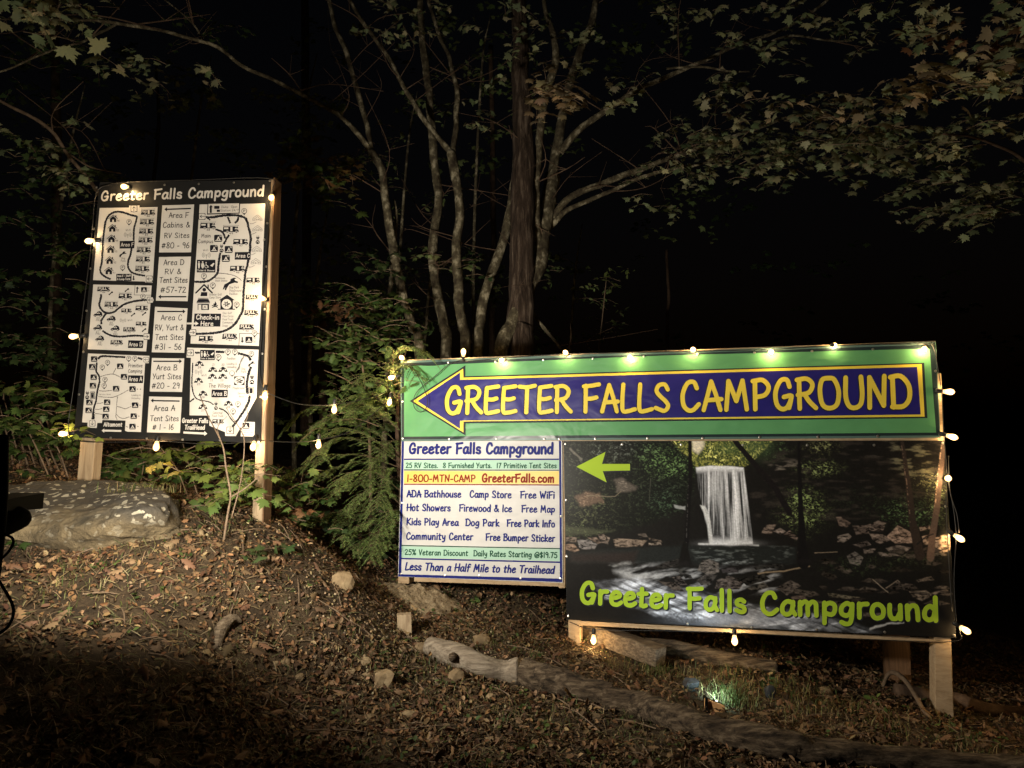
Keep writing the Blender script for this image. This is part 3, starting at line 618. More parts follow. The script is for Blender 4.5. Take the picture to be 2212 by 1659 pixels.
# title and plain lettering on the black board
sh = Sheet(PL, PO, L1)
sh.Wt.text('Greeter Falls Campground', 360, 346, 1938, 300, 88, 98, w=.19)
sh.set(CE); sh.Wt.text('Altamont', 528, 1460, 885, 1462, 74, w=.2); sh.arrow(870, 1550, 493, 1543, 36, 84, 50, sh.Wt)
sh.set(CF); sh.Wt.text('Greeter Falls', 75, 1338, 508, 1345, 72, w=.2); sh.Wt.text('TrailHead', 118, 1452, 452, 1455, 72, w=.2); sh.arrow(98, 1505, 497, 1525, 34, 84, 50, sh.Wt)
sh.Wt.mb.build('lettering', M['whiteprint'], ms)
def sheet(ctx, poly, name='map_sheet', label=None):
    k = Ink(PL, PO); k.ctx = ctx; k.poly(poly); o = k.mb.build(name, M['whiteprint'], ms)
    if label: o['label'] = label
    return o, Sheet(PL, PO + .0008, ctx)
def box(ctx, poly, lines, arrow, label):
    o, s_ = sheet(ctx, poly, 'direction_panel', label)
    for t, x0, y0, x1, y1, h in lines: s_.T.text(t, x0, y0, x1, y1, h, w=.125)
    s_.arrow(*arrow, 13, 42, 26); s_.build(o)
box(L1, [(957, 393), (1265, 384), (1235, 847), (925, 848)], [('Area F', 1020, 513, 1212, 513, 50), ('Cabins &', 962, 609, 1226, 606, 52), ('RV Sites', 975, 710, 1220, 706, 48), ('#80 - 96', 950, 808, 1220, 806, 54)], (1235, 423, 977, 432), 'white panel reading Area F cabins and RV sites')
box(L1, [(925, 893), (1235, 888), (1202, 1320), (895, 1315)], [('Area D', 970, 971, 1168, 969, 52), ('RV &', 980, 1060, 1143, 1057, 50), ('Tent Sites', 930, 1142, 1202, 1140, 52), ('#57-72', 938, 1236, 1187, 1238, 54)], (1190, 1277, 918, 1277), 'white panel reading Area D RV and tent sites')
box(L2, [(887, 22), (1202, 38), (1170, 468), (855, 462)], [('Area C', 943, 152, 1148, 152, 52), ('RV, Yurt &', 888, 250, 1166, 248, 52), ('Tent Sites', 890, 342, 1162, 342, 52), ('#31 - 56', 883, 436, 1144, 438, 56)], (908, 68, 1182, 68), 'white panel reading Area C')
box(L2, [(857, 518), (1170, 522), (1148, 847), (835, 842)], [('Area B', 900, 636, 1102, 636, 52), ('Yurt Sites', 862, 722, 1140, 722, 52), ('#20 - 29', 855, 812, 1126, 812, 54)], (870, 550, 1148, 550), 'white panel reading Area B yurt sites')
box(L2, [(830, 890), (1147, 897), (1128, 1243), (808, 1237)], [('Area A', 875, 1030, 1080, 1028, 54), ('Tent Sites', 840, 1127, 1116, 1128, 52), ('# 1 - 16', 862, 1213, 1068, 1212, 54)], (1125, 935, 845, 930), 'white panel reading Area A tent sites')
# area F map
o, s_ = sheet(CA, [(203, 190), (752, 182), (754, 145), (946, 142), (944, 180), (1284, 172), (1200, 1432), (1190, 1585), (1052, 1580), (1055, 1563), (80, 1536)], label='map sheet of Area F')
s_.road([(410, 1520), (340, 1490), (250, 1430), (215, 1350), (245, 1200), (258, 1000), (268, 800), (290, 600), (325, 420), (400, 310), (500, 265), (580, 262), (680, 285), (800, 325), (905, 348)], 36)
s_.road([(905, 345), (885, 430), (850, 560), (842, 700), (840, 800)], 34); s_.road([(800, 945), (780, 1060), (740, 1180), (735, 1290), (790, 1380), (900, 1430), (1055, 1455)], 36)
for i, (x, y) in enumerate([(455, 390), (440, 570), (425, 765), (408, 965), (390, 1170), (375, 1365)]): s_.house(x, y, 165, str([96, 95, 94, 93, 92, 91][i]))
for i, (x, y) in enumerate([(1105, 270), (1085, 448), (1070, 622), (1058, 788), (1025, 970), (1010, 1143), (998, 1322)]): s_.rv(x, y, 272, str(86 - i), 'FHU')
s_.pin(752, 447, 48); s_.pin(632, 1300, 48); s_.wifi(730, 690, 72); s_.G.text('Wi-Fi', 690, 620, 785, 620, 34, w=.14)
s_.K.poly([(580, 808), (860, 802), (850, 945), (575, 948)]); s_.Wt.text('Area F', 600, 908, 838, 905, 66, w=.15)
s_.K.rect(515, 1420, 800, 1552); s_.Wt.text('Area E - Staff', 530, 1476, 785, 1472, 36, w=.19); s_.Wt.text('& Long-Term', 530, 1536, 775, 1532, 36, w=.19); s_.arrow(838, 1455, 838, 1545, 22, 58, 34)
s_.gate(846, 200, 62, (0, -1)); s_.gate(1130, 1516, 62, (-1, 0)); s_.dog(630, 1050, 120)
s_.G.text('Dog', 608, 1145, 678, 1145, 36, w=.14); s_.G.text('Park', 600, 1195, 688, 1195, 36, w=.14); s_.build(o)
# area C map
o, s_ = sheet(CB, [(378, 115), (1505, 98), (1440, 1650), (1395, 2546), (220, 2506), (290, 1400)], label='map sheet of Area C, the main campus')
s_.K.poly([(515, 105), (1075, 95), (1065, 272), (505, 290)]); s_.Wt.poly([(530, 107), (1058, 97), (1050, 258), (522, 270)])
s_.set(CB)
s_.T.poly([(555, 262), (555, 165), (540, 168), (575, 122), (608, 165), (590, 165), (590, 262)]); s_.T.rrect(630, 142, 722, 192, 10); s_.T.rect(675, 205, 730, 245)
s_.T.text('Dump', 755, 178, 872, 176, 36, w=.12); s_.T.text('Open', 922, 174, 1030, 172, 36, w=.12); s_.T.text('Station 24/7', 738, 238, 1045, 232, 38, w=.12)
s_.pin(1145, 228, 48)
s_.road([(485, 335), (600, 335), (720, 315), (850, 300), (980, 300), (1060, 312), (1160, 350), (1200, 420), (1225, 540), (1258, 680), (1248, 800), (1245, 930)], 40)
s_.road([(1215, 1065), (1195, 1180), (1165, 1290), (1150, 1440), (1135, 1600), (1130, 1780), (1120, 1920), (1080, 2020), (1000, 2150), (900, 2240), (760, 2300), (560, 2330), (320, 2340)], 40)
s_.road([(860, 330), (885, 390), (905, 440)], 34); s_.road([(1045, 330), (1030, 390), (985, 440)], 34); s_.road([(650, 545), (740, 570), (790, 620), (815, 700)], 34); s_.road([(890, 640), (850, 690), (820, 750), (790, 800)], 36); s_.road([(510, 345), (560, 385)], 26)
s_.road([(735, 945), (715, 1050), (700, 1180), (685, 1290), (620, 1370), (520, 1430), (400, 1448), (290, 1440)], 38)
s_.gate(420, 322, 58, (-1, 0)); s_.gate(262, 2318, 58, (1, 0))
s_.rv(518, 480, 275, '48'); s_.rv(910, 540, 280, '49'); s_.rv(1080, 755, 262, '47', bar=False); s_.rv(1025, 1215, 262, '46', bar=False); s_.rv(1295, 1415, 240, '45', bar=False)
s_.rv(1282, 1708, 235, '44', 'FULL', False); s_.rv(1265, 1975, 248, '43', 'FULL', False); s_.rv(1185, 2220, 262, '42', 'FULL', False); s_.rv(895, 2382, 265, '41', 'FULL', False); s_.rv(485, 2418, 255, '40', bar=False)
s_.T.text('Main', 405, 684, 570, 682, 62, w=.12); s_.T.text('Campus', 350, 780, 612, 778, 60, w=.12)
s_.tent(697, 697, 140, '38'); s_.tent(625, 872, 138, '37'); s_.tent(878, 888, 138, '36'); s_.tent(828, 1042, 138, '35')
for (x, y), n_ in zip([(1372, 345), (1373, 525), (1362, 880), (1345, 1092)], ('34', '33', '32', '31')): s_.otent(x, y, 170, n_); s_.path([(x - 130, y + 100), (x - 80, y + 98), (x - 20, y + 70)], 8)
s_.plug(755, 830, 60); s_.tap(755, 908, 34); s_.plug(1378, 685, 64); s_.tap(1375, 762, 34)
s_.K.poly([(985, 935), (1258, 930), (1252, 1066), (980, 1064)]); s_.Wt.text('Area C', 1000, 1028, 1240, 1026, 64, w=.15)
s_.wifi(495, 985, 76); s_.G.text('Wi-Fi', 437, 918, 525, 918, 34, w=.14); s_.toilets(330, 1066, 650, 1284); s_.pin(452, 1345, 48); s_.pin(605, 1505, 48)
s_.path([(705, 1295), (820, 1305), (950, 1330), (1050, 1380), (1100, 1430)], 12)
s_.G.text('Bathhouse', 648, 1395, 815, 1395, 30, w=.15); s_.G.text('Wash Station', 648, 1440, 855, 1440, 30, w=.15); s_.dog(900, 1470, 225)
s_.G.text('Dog Park', 888, 1558, 1055, 1556, 36, w=.14); s_.G.text('PlayGround', 888, 1614, 1095, 1612, 36, w=.14); s_.G.text('Pavillion', 888, 1670, 1030, 1668, 36, w=.14)
s_.G.text('Greeter Grill', 545, 1680, 755, 1680, 36, w=.14); s_.G.text('Camp Store', 545, 1732, 745, 1730, 36, w=.14)
s_.K.stroke([(315, 1635), (455, 1495), (595, 1635)], 26); s_.K.rect(515, 1492, 535, 1560); s_.K.disc(458, 1580, 32); s_.K.poly([(405, 1622), (510, 1622), (510, 1690), (392, 1690)])
s_.K.rect(352, 1722, 530, 1732); s_.K.poly([(355, 1740), (530, 1740), (555, 1795), (325, 1795)]); s_.K.rect(325, 1800, 555, 1812); s_.K.rect(345, 1825, 540, 1928); s_.Wt.rect(358, 1838, 408, 1930); s_.Wt.rect(430, 1845, 515, 1915); s_.T.stroke([(450, 1902), (472, 1865), (494, 1902)], 9)
s_.K.poly([(645, 1775), (672, 1820), (668, 1845), (640, 1860), (612, 1840), (622, 1812), (636, 1822)]); s_.K.stroke([(595, 1850), (688, 1882)], 14); s_.K.stroke([(688, 1850), (598, 1884)], 14)
s_.K.poly([(850, 1665), (985, 1762), (950, 1762), (950, 1908), (985, 1908), (985, 1924), (690, 1924), (690, 1908), (735, 1908), (735, 1762), (705, 1762)]); s_.Wt.disc(843, 1828, 86, 0, 24)
for a in range(7): s_.T.stroke([(843 + 50 * math.cos(a), 1828 + 44 * math.sin(a)), (843 + 16 * math.cos(a + 1), 1828 + 20 * math.sin(a + .5))], 14)
s_.pin(1015, 1835, 48); s_.K.poly([(290, 1990), (748, 1992), (732, 2215), (272, 2212)]); s_.Wt.text('Check-in', 318, 2086, 716, 2092, 76, w=.19); s_.Wt.text('Here', 395, 2196, 612, 2200, 74, w=.19)
s_.arrow(158, 2160, 362, 2162, 30, 76, 54, s_.Wt)
for i, t in enumerate(['Disc Golf', 'Fire Circle', 'Food Truck', 'Community', 'Stage']): s_.G.text(t, 775 - i * 2, 1998 + i * 54, 775 + [155, 185, 185, 178, 88][i], 1998 + i * 54, 34, w=.14)
s_.K.stroke([(1053, 2532), (1065, 2330), (1400, 2334)], 9); s_.pin(1322, 2328, 48); s_.arrow(1110, 2395, 1112, 2495, 22, 64, 38); s_.tent(1225, 2440, 122); s_.G.text('50', 1297, 2430, 1342, 2430, 38, w=.12); s_.G.text('56', 1295, 2488, 1345, 2488, 38, w=.12)
s_.build(o)
# area D map
o, s_ = sheet(CD, [(265, 62), (1535, 85), (1500, 600), (1415, 1520), (143, 1470)], label='map sheet of Area D')
s_.K.stroke([(1175, 78), (1155, 290), (1520, 295)], 9)
s_.road([(440, 275), (420, 400), (395, 500), (440, 600), (520, 670), (620, 685), (720, 660), (830, 570), (950, 490), (1150, 430), (1430, 395)], 44); s_.road([(545, 690), (490, 770), (440, 850), (440, 930)], 42); s_.road([(465, 1065), (560, 1130), (700, 1185), (900, 1195), (1150, 1175), (1375, 1185)], 42)
s_.rv(488, 160, 280, '64', 'FULL', False); s_.rv(960, 312, 300, '61'); s_.rv(655, 495, 305, '63', 'FHU'); s_.rv(985, 628, 232, '62', bar=False); s_.rv(1318, 575, 282, '60'); s_.rv(1305, 915, 240, '72', bar=False); s_.rv(1048, 1038, 275, '71', 'FULL', False); s_.rv(772, 1320, 278, '69', 'FULL', False)
for x, y in [(645, 250), (995, 180), (1130, 715), (1370, 695), (1370, 1050)]: s_.K.stroke([(x - 32, y + 32), (x + 28, y - 22)], 20); s_.K.disc(x - 32, y + 30, 16); s_.K.disc(x + 30, y - 18, 20)
for x, y, n_ in [(368, 705, '65'), (655, 805, '66'), (360, 1000, '67'), (740, 1015, '70'), (405, 1238, '68')]: s_.car(x, y, 205, n_)
s_.arrow(1215, 245, 1228, 108, 26, 76, 42); s_.tent(1368, 175, 128); s_.G.text('57', 1438, 165, 1490, 165, 38, w=.12); s_.G.text('59', 1432, 222, 1485, 222, 38, w=.12); s_.pin(1345, 322, 56)
s_.gate(1505, 402, 70, (-1, 0)); s_.gate(1432, 1198, 70, (1, 0)); s_.wifi(912, 840, 70); s_.G.text('Wi-Fi', 1010, 862, 1115, 862, 42, w=.13)
s_.K.poly([(1030, 1278), (1360, 1282), (1345, 1448), (1018, 1444)]); s_.Wt.text('Area D', 1040, 1405, 1328, 1405, 86, w=.14); s_.build(o)
# area A map
o, s_ = sheet(CE, [(230, 62), (1408, 108), (1395, 250), (1325, 248), (1245, 1570), (990, 1565), (940, 1545), (950, 1350), (505, 1340), (495, 1398), (408, 1395), (395, 1493), (215, 1487), (222, 1390), (115, 1385)], label='map sheet of Area A, primitive camping')
s_.road([(425, 170), (470, 125), (550, 115), (700, 122), (950, 135)], 38); s_.road([(1190, 145), (1275, 175)], 36); s_.road([(400, 235), (395, 330), (390, 410), (440, 490), (452, 600), (425, 720), (400, 850), (385, 980), (345, 1100), (330, 1250), (328, 1330)], 34)
s_.R.rough([(335, 1180), (330, 1260), (325, 1330)], 55, .5, 4)
for x, y, n_ in [(348, 170, '11'), (310, 318, '12'), (340, 518, '13'), (325, 680, '14'), (257, 1002, '15'), (242, 1155, '16'), (848, 308, '1'), (922, 510, '2'), (770, 738, '3'), (1085, 745, '6'), (597, 998, '10'), (580, 1133, '4'), (568, 1273, '5'), (1135, 1055, '7'), (1108, 1266, '8'), (1085, 1466, '9')]: s_.tent(x, y, 124, n_)
for x, y in [(1012, 158), (1130, 158), (606, 235), (505, 325), (557, 562), (541, 680)]: s_.pin(x, y, 48)
for p_ in ([(460, 510), (600, 470), (720, 462), (860, 520)], [(710, 460), (740, 400), (768, 345)], [(440, 780), (560, 785), (690, 770)], [(430, 890), (600, 905), (720, 900), (850, 850), (1010, 762)], [(800, 890), (785, 1000), (780, 1100), (770, 1230), (765, 1270), (795, 1340)], [(790, 1080), (870, 1100), (950, 1125), (1060, 1078)], [(775, 1235), (840, 1290), (920, 1310), (1030, 1280)], [(405, 1020), (460, 1020), (520, 1005)], [(365, 1132), (440, 1135), (505, 1120)], [(365, 1218), (440, 1222), (505, 1230)], [(955, 1462), (1000, 1478)]): s_.path(p_, 13)
for x, y in [(1180, 748), (1238, 748), (1230, 1056), (1208, 1266), (1190, 1466)]: s_.G.disc(x, y, 12)
s_.T.text('Primitive', 1005, 328, 1278, 328, 68, w=.13); s_.T.text('Camping', 1002, 430, 1270, 428, 62, w=.13)
s_.K.poly([(1003, 482), (1295, 486), (1285, 632), (995, 630)]); s_.Wt.text('Area A', 1012, 594, 1266, 592, 80, w=.14)
s_.G.text('Service Area', 435, 862, 668, 862, 32, w=.13); s_.G.text('Loading &', 1062, 878, 1240, 878, 34, w=.13); s_.G.text('Unloading', 1062, 938, 1232, 938, 34, w=.13)
s_.gate(1345, 182, 50, (-1, 0)); s_.gate(315, 1405, 58, (0, 1)); s_.plug(218, 820, 70); s_.tap(215, 905, 38); s_.K.rect(275, 795, 362, 935); s_.Wt.rect(284, 806, 353, 925); s_.T.rect(292, 815, 345, 918); s_.G.disc(320, 842, 12, .0016)
s_.build(o)
# area B map
o, s_ = sheet(CF, [(160, 85), (1356, 118), (1318, 920), (975, 1565), (795, 1562), (795, 1500), (530, 1390), (535, 1222), (197, 1217), (222, 255), (148, 250)], label='map sheet of Area B, the village')
s_.road([(290, 168), (375, 172)], 34); s_.road([(638, 152), (785, 160)], 38); s_.road([(1010, 180), (1100, 200), (1180, 230), (1225, 300)], 40); s_.road([(1232, 405), (1195, 500), (1170, 600), (1160, 720), (1165, 820), (1180, 860)], 42); s_.road([(1205, 885), (1190, 990), (1120, 1130), (1010, 1290), (920, 1410)], 40)
s_.R.rough([(255, 340), (250, 450), (240, 620), (245, 760), (275, 880), (330, 945), (430, 975), (520, 990), (605, 1040)], 20, .5, 4); s_.R.rough([(690, 1100), (770, 1130), (840, 1190), (880, 1260), (950, 1340)], 20, .5, 4); s_.R.rough([(205, 990), (280, 935)], 24, .5, 4)
s_.path([(1105, 230), (1060, 320), (1020, 430), (975, 500)], 26)
for x, y, n_ in [(365, 348, '24'), (350, 628, '25'), (425, 845, '26'), (423, 1068, '27'), (850, 1013, '28')]: s_.yurt(x, y, 160, n_)
for x, y in [(588, 447), (760, 447), (582, 562), (756, 562)]: s_.yurt(x, y, 162)
for t, x, y in [('21', 578, 385), ('20', 735, 385), ('22', 545, 648), ('23', 715, 648)]: s_.G.text(t, x, y, x + 50, y, 34, w=.15)
for x, y, r in [(842, 155, 46), (958, 155, 46), (1236, 186, 44), (683, 245, 50), (1010, 1028, 46), (928, 1148, 46)]: s_.pin(x, y, r)
s_.K.disc(912, 512, 46); s_.Wt.disc(912, 510, 38); s_.K.poly([(890, 548), (934, 548), (912, 575)]); s_.toilets(378, 122, 622, 294); s_.gate(215, 172, 54, (1, 0)); s_.gate(880, 1470, 62, (0, 1)); s_.dog(1232, 355, 100)
s_.G.text('Pavillion', 825, 285, 970, 285, 36, w=.14); s_.G.text('Loading &', 822, 372, 990, 372, 34, w=.14); s_.G.text('Unloading', 825, 425, 985, 425, 34, w=.14); s_.G.text('Dog', 1068, 455, 1132, 455, 36, w=.14); s_.G.text('Park', 1062, 505, 1150, 505, 36, w=.14)
s_.wifi(352, 490, 62); s_.G.text('Wi-Fi', 398, 565, 485, 565, 34, w=.14); s_.plug(1245, 575, 72); s_.tap(1244, 663, 40); s_.plug(642, 1025, 60); s_.tap(642, 1098, 32)
s_.K.rect(945, 566, 1122, 712); s_.Wt.disc(1032, 640, 84, 0, 24, 70)
for a in range(8): s_.T.stroke([(1032 + 56 * math.cos(a), 640 + 44 * math.sin(a)), (1032 + 18 * math.cos(a + 1), 640 + 20 * math.sin(a + .5))], 13)
s_.G.text('PlayGround', 922, 778, 1120, 778, 36, w=.14); s_.T.text('The Village', 518, 752, 888, 754, 66, w=.11); s_.K.poly([(572, 786), (842, 790), (835, 920), (565, 916)]); s_.Wt.text('Area B', 582, 886, 822, 888, 70, w=.15)
s_.G.text('Service', 1005, 866, 1135, 866, 34, w=.14); s_.G.text('Area', 1025, 918, 1112, 918, 34, w=.14); s_.K.rect(1188, 745, 1275, 868); s_.Wt.rect(1196, 754, 1267, 860); s_.T.rect(1206, 762, 1258, 850)
s_.G.text('Catering/', 588, 1192, 755, 1194, 38, w=.13); s_.G.text('Food Truck', 576, 1244, 765, 1246, 38, w=.13); s_.rv(675, 1318, 200, '29', bar=False); s_.build(o)
o, s_ = sheet(CF, [(1070, 1325), (1292, 1330), (1283, 1572), (1055, 1568)], label='small white sheet for dispersed tent sites')
s_.tent(1145, 1392, 118); s_.G.text('50', 1212, 1382, 1258, 1382, 36, w=.13); s_.G.text('59', 1208, 1434, 1252, 1434, 36, w=.13)
for i, t in enumerate(['Dispersed', 'Primitive Tent', 'Camp Sites']): s_.G.text(t, 1072, 1478 + i * 36, [1218, 1268, 1238][i], 1478 + i * 36, 28, w=.13)
s_.build(o)
# ------------------------------------------------------------------ the roadside sign frame with its three banners
PR = Plane(at(867, 870, 5.77), at(2020, 850, 4.64))
fr = thing('sign_frame', 'timber frame of posts and rails that carries the three campground banners', 'sign frame', PR.at(1240, 1395, -.05))
M_ = M
upright(PR, 868, 790, 858, 1262, 22, 24, .012, .09, M['rail'], 'post', fr)
upright(PR, 1222, 960, 1227, 1405, 27, 26, .014, .09, M['rail'], 'post', fr)
upright(PR, 2015, 805, 2022, 1585, 20, 42, .016, .14, M['rail'], 'post', fr)
upright(PR, 1208, 960, 1206, 1272, 13, 14, .014, .09, M['rail'], 'post', fr)
upright(PR, 869, 945, 869, 957, 1158, 1166, .013, .04, M['rail'], 'rail', fr)
mb = MB()
for (x0, y0, x1, y1, x2, y2, x3, y3, nm, bk) in [(893, 1246, 1206, 1257, 1206, 1268, 893, 1257, 'rail', .014), (866, 777.5, 2022, 736, 2022, 748, 866, 788, 'rail', .014), (1250, 1343, 2040, 1384, 2040, 1392, 1250, 1352, 'rail', .016)]:
    slab(PR, [(x0, y0), (x1, y1), (x2, y2), (x3, y3)], .04, M['rail'], nm, fr, -bk)
slab(PR, [(2023, 802), (2032, 802), (2040, 930), (2031, 930)], .09, M['rail'], 'side_batten', fr, -.05)
# second post of the frame further back
upright(Plane(at(1900, 1300, 5.45), at(2000, 1300, 5.35)), 1908, 1300, 1915, 1500, 54, 56, 0, .12, M['postdark'], 'back_post', fr)
# arrow banner
ab = thing('arrow_banner', 'long green banner with a navy and yellow arrow reading GREETER FALLS CAMPGROUND', 'banner', PR.at(1400, 860), 'banners on the timber frame')
slab(PR, [(865.5, 780.5), (2021.5, 739.5), (2031.5, 946), (867, 954)], .006, M['edgepale'], 'vinyl_sheet', ab, .004)
def ink(pl, off, ctx, polys, m, name, parent):
    k = Ink(pl, off); k.ctx = ctx
    for p in polys: k.poly(p)
    return k.mb.build(name, m, parent)
D1 = (0, 0, 1)
ink(PR, .0048, D1, [[(867.5, 785), (2020, 745), (2029.5, 941), (869, 950)]], M['edge'], 'dark_hem', ab)
ink(PR, .0054, D1, [[(873.5, 791.8), (1440, 768.5), (2007.7, 753.8), (2021.7, 935), (873.5, 943.8)]], M['green'], 'green_field', ab)
ink(PR, .0060, D1, [[(885.8, 867.1), (1005.9, 789.7), (1005.9, 813.4), (1995.8, 784.5), (2003, 903.8), (1006.4, 915.2), (1006.4, 941.6)]], M['outline'], 'arrow_outline', ab)
ink(PR, .0066, D1, [[(892.6, 867.1), (1001, 797.3), (1001.8, 816.4), (1990.5, 787.3), (1996.7, 900.7), (1001.8, 911.1), (1001.8, 934.8)]], M['yellow'], 'arrow_border', ab)
ink(PR, .0072, D1, [[(902.7, 867.1), (994.4, 805.5), (994.4, 821.3), (1980.5, 793.5), (1988.3, 896), (994.4, 909.2), (994.4, 926.9)]], M['navy'], 'arrow_field', ab)
k0 = Ink(PR, .0076); k = Ink(PR, .0082)
for q, w_, dd, ea in ((k0, .20, 3, None), (k, .155, 0, (M['yellow'], ab))):
    q.ctx = BA; q.text('GREETER', 425 - dd, 580 + dd, 1428 - dd, 570 + dd, 208, w=w_, each=ea); q.text('FALLS', 1520 - dd, 568 + dd, 2212 - dd, 561 + dd, 212, w=w_, each=ea)
    q.ctx = BB; q.text('CAMPGROUND', 68 - dd, 557 + dd, 1668 - dd, 533 + dd, 196, 218, w=w_, each=ea)
k0.mb.build('letter_shadow', M['outline'], ab)
screws(PR, [disp(BA, *p) for p in [(453, 176), (826, 172), (1206, 157), (1598, 147), (2002, 130), (92, 486), (93, 778), (460, 785), (833, 780), (1213, 780), (1332, 783), (1618, 780), (2030, 778)]] + [disp(BB, *p) for p in [(190, 172), (580, 158), (977, 148), (1397, 135), (1812, 103), (1830, 285), (1838, 414), (222, 748), (615, 741), (1018, 740), (1430, 735), (1862, 728)]], ab, .008)
# information banner
ib = thing('info_banner', 'white information banner with blue, green and red lines of services and a phone number', 'banner', PR.at(1040, 1100), 'banners on the timber frame')
k = lambda off, polys, m, name: ink(PR, off, CW, polys, m, name, ib)
slab(PR, [disp(CW, *p) for p in [(105, 98), (1745, 95), (1750, 1545), (68, 1482)]], .006, M['bannerwhite'], 'vinyl_sheet', ib, -.003)
k(-.0022, [[(108, 100), (130, 100), (102, 1455), (75, 1455)], [(1712, 97), (1733, 97), (1745, 1500), (1722, 1500)], [(72, 1456), (1742, 1502), (1745, 1538), (70, 1480)], [(130, 276), (1712, 276), (1712, 291), (130, 291)], [(104, 1289), (1722, 1327), (1722, 1343), (104, 1304)]], M['blueprint'], 'blue_border')
k(-.0022, [[(130, 296), (1712, 293), (1712, 384), (130, 384)], [(104, 1172), (1720, 1204), (1722, 1322), (103, 1285)]], M['mint'], 'mint_band')
k(-.0016, [[(130, 386), (1712, 390), (1712, 400), (130, 398)], [(104, 1158), (1720, 1190), (1720, 1201), (104, 1169)]], M['greenprint'], 'green_rule')
k(-.0022, [[(130, 402), (1712, 404), (1712, 538), (130, 530)]], M['gold'], 'gold_band')
k(-.0016, [[(130, 532), (1712, 540), (1712, 552), (130, 544)]], M['redprint'], 'red_rule')
def line(t, m, *a, **kw):
    kw['w'] *= 1.24; q = Ink(PR, -.0010); q.ctx = CW; q.text(t, *a, **kw); q.mb.build('lettering', m, ib)
B_, G_, R_ = M['blueprint'], M['greenprint'], M['redprint']
line('Greeter Falls Campground', B_, 180, 222, 1652, 226, 102, 108, w=.185)
line('25 RV Sites.  8 Furnished Yurts.  17 Primitive Tent Sites', G_, 148, 370, 1688, 372, 50, w=.15)
line('1-800-MTN-CAMP', R_, 158, 510, 858, 513, 68, w=.155); line('GreeterFalls.com', R_, 925, 513, 1665, 518, 80, w=.185)
for t, x0, y0, x1, y1 in [('ADA Bathhouse', 158, 668, 712, 671), ('Camp Store', 800, 671, 1225, 678), ('Free WiFi', 1318, 679, 1668, 682), ('Hot Showers', 158, 808, 604, 812), ('Firewood & Ice', 694, 813, 1230, 820), ('Free Map', 1330, 821, 1670, 826),
                          ('Kids Play Area', 156, 952, 686, 960), ('Dog Park', 758, 961, 1102, 967), ('Free Park Info', 1180, 968, 1670, 976), ('Community Center', 152, 1100, 834, 1107), ('Free Bumper Sticker', 964, 1110, 1670, 1124)]:
    line(t, B_, x0, y0, x1, y1, 68, w=.165)
line('25% Veteran Discount', G_, 138, 1257, 784, 1268, 54, w=.15); line('Daily Rates Starting @$19.75', G_, 840, 1270, 1694, 1290, 56, w=.15)
line('Less Than a Half Mile to the Trailhead', B_, 138, 1412, 1662, 1450, 74, w=.165, slant=.14)
screws(PR, [disp(CW, *p) for p in [(1718, 76), (1735, 866), (107, 728), (97, 1452), (545, 1468), (895, 1474), (1320, 1498), (1728, 1503)]], ib, .001)
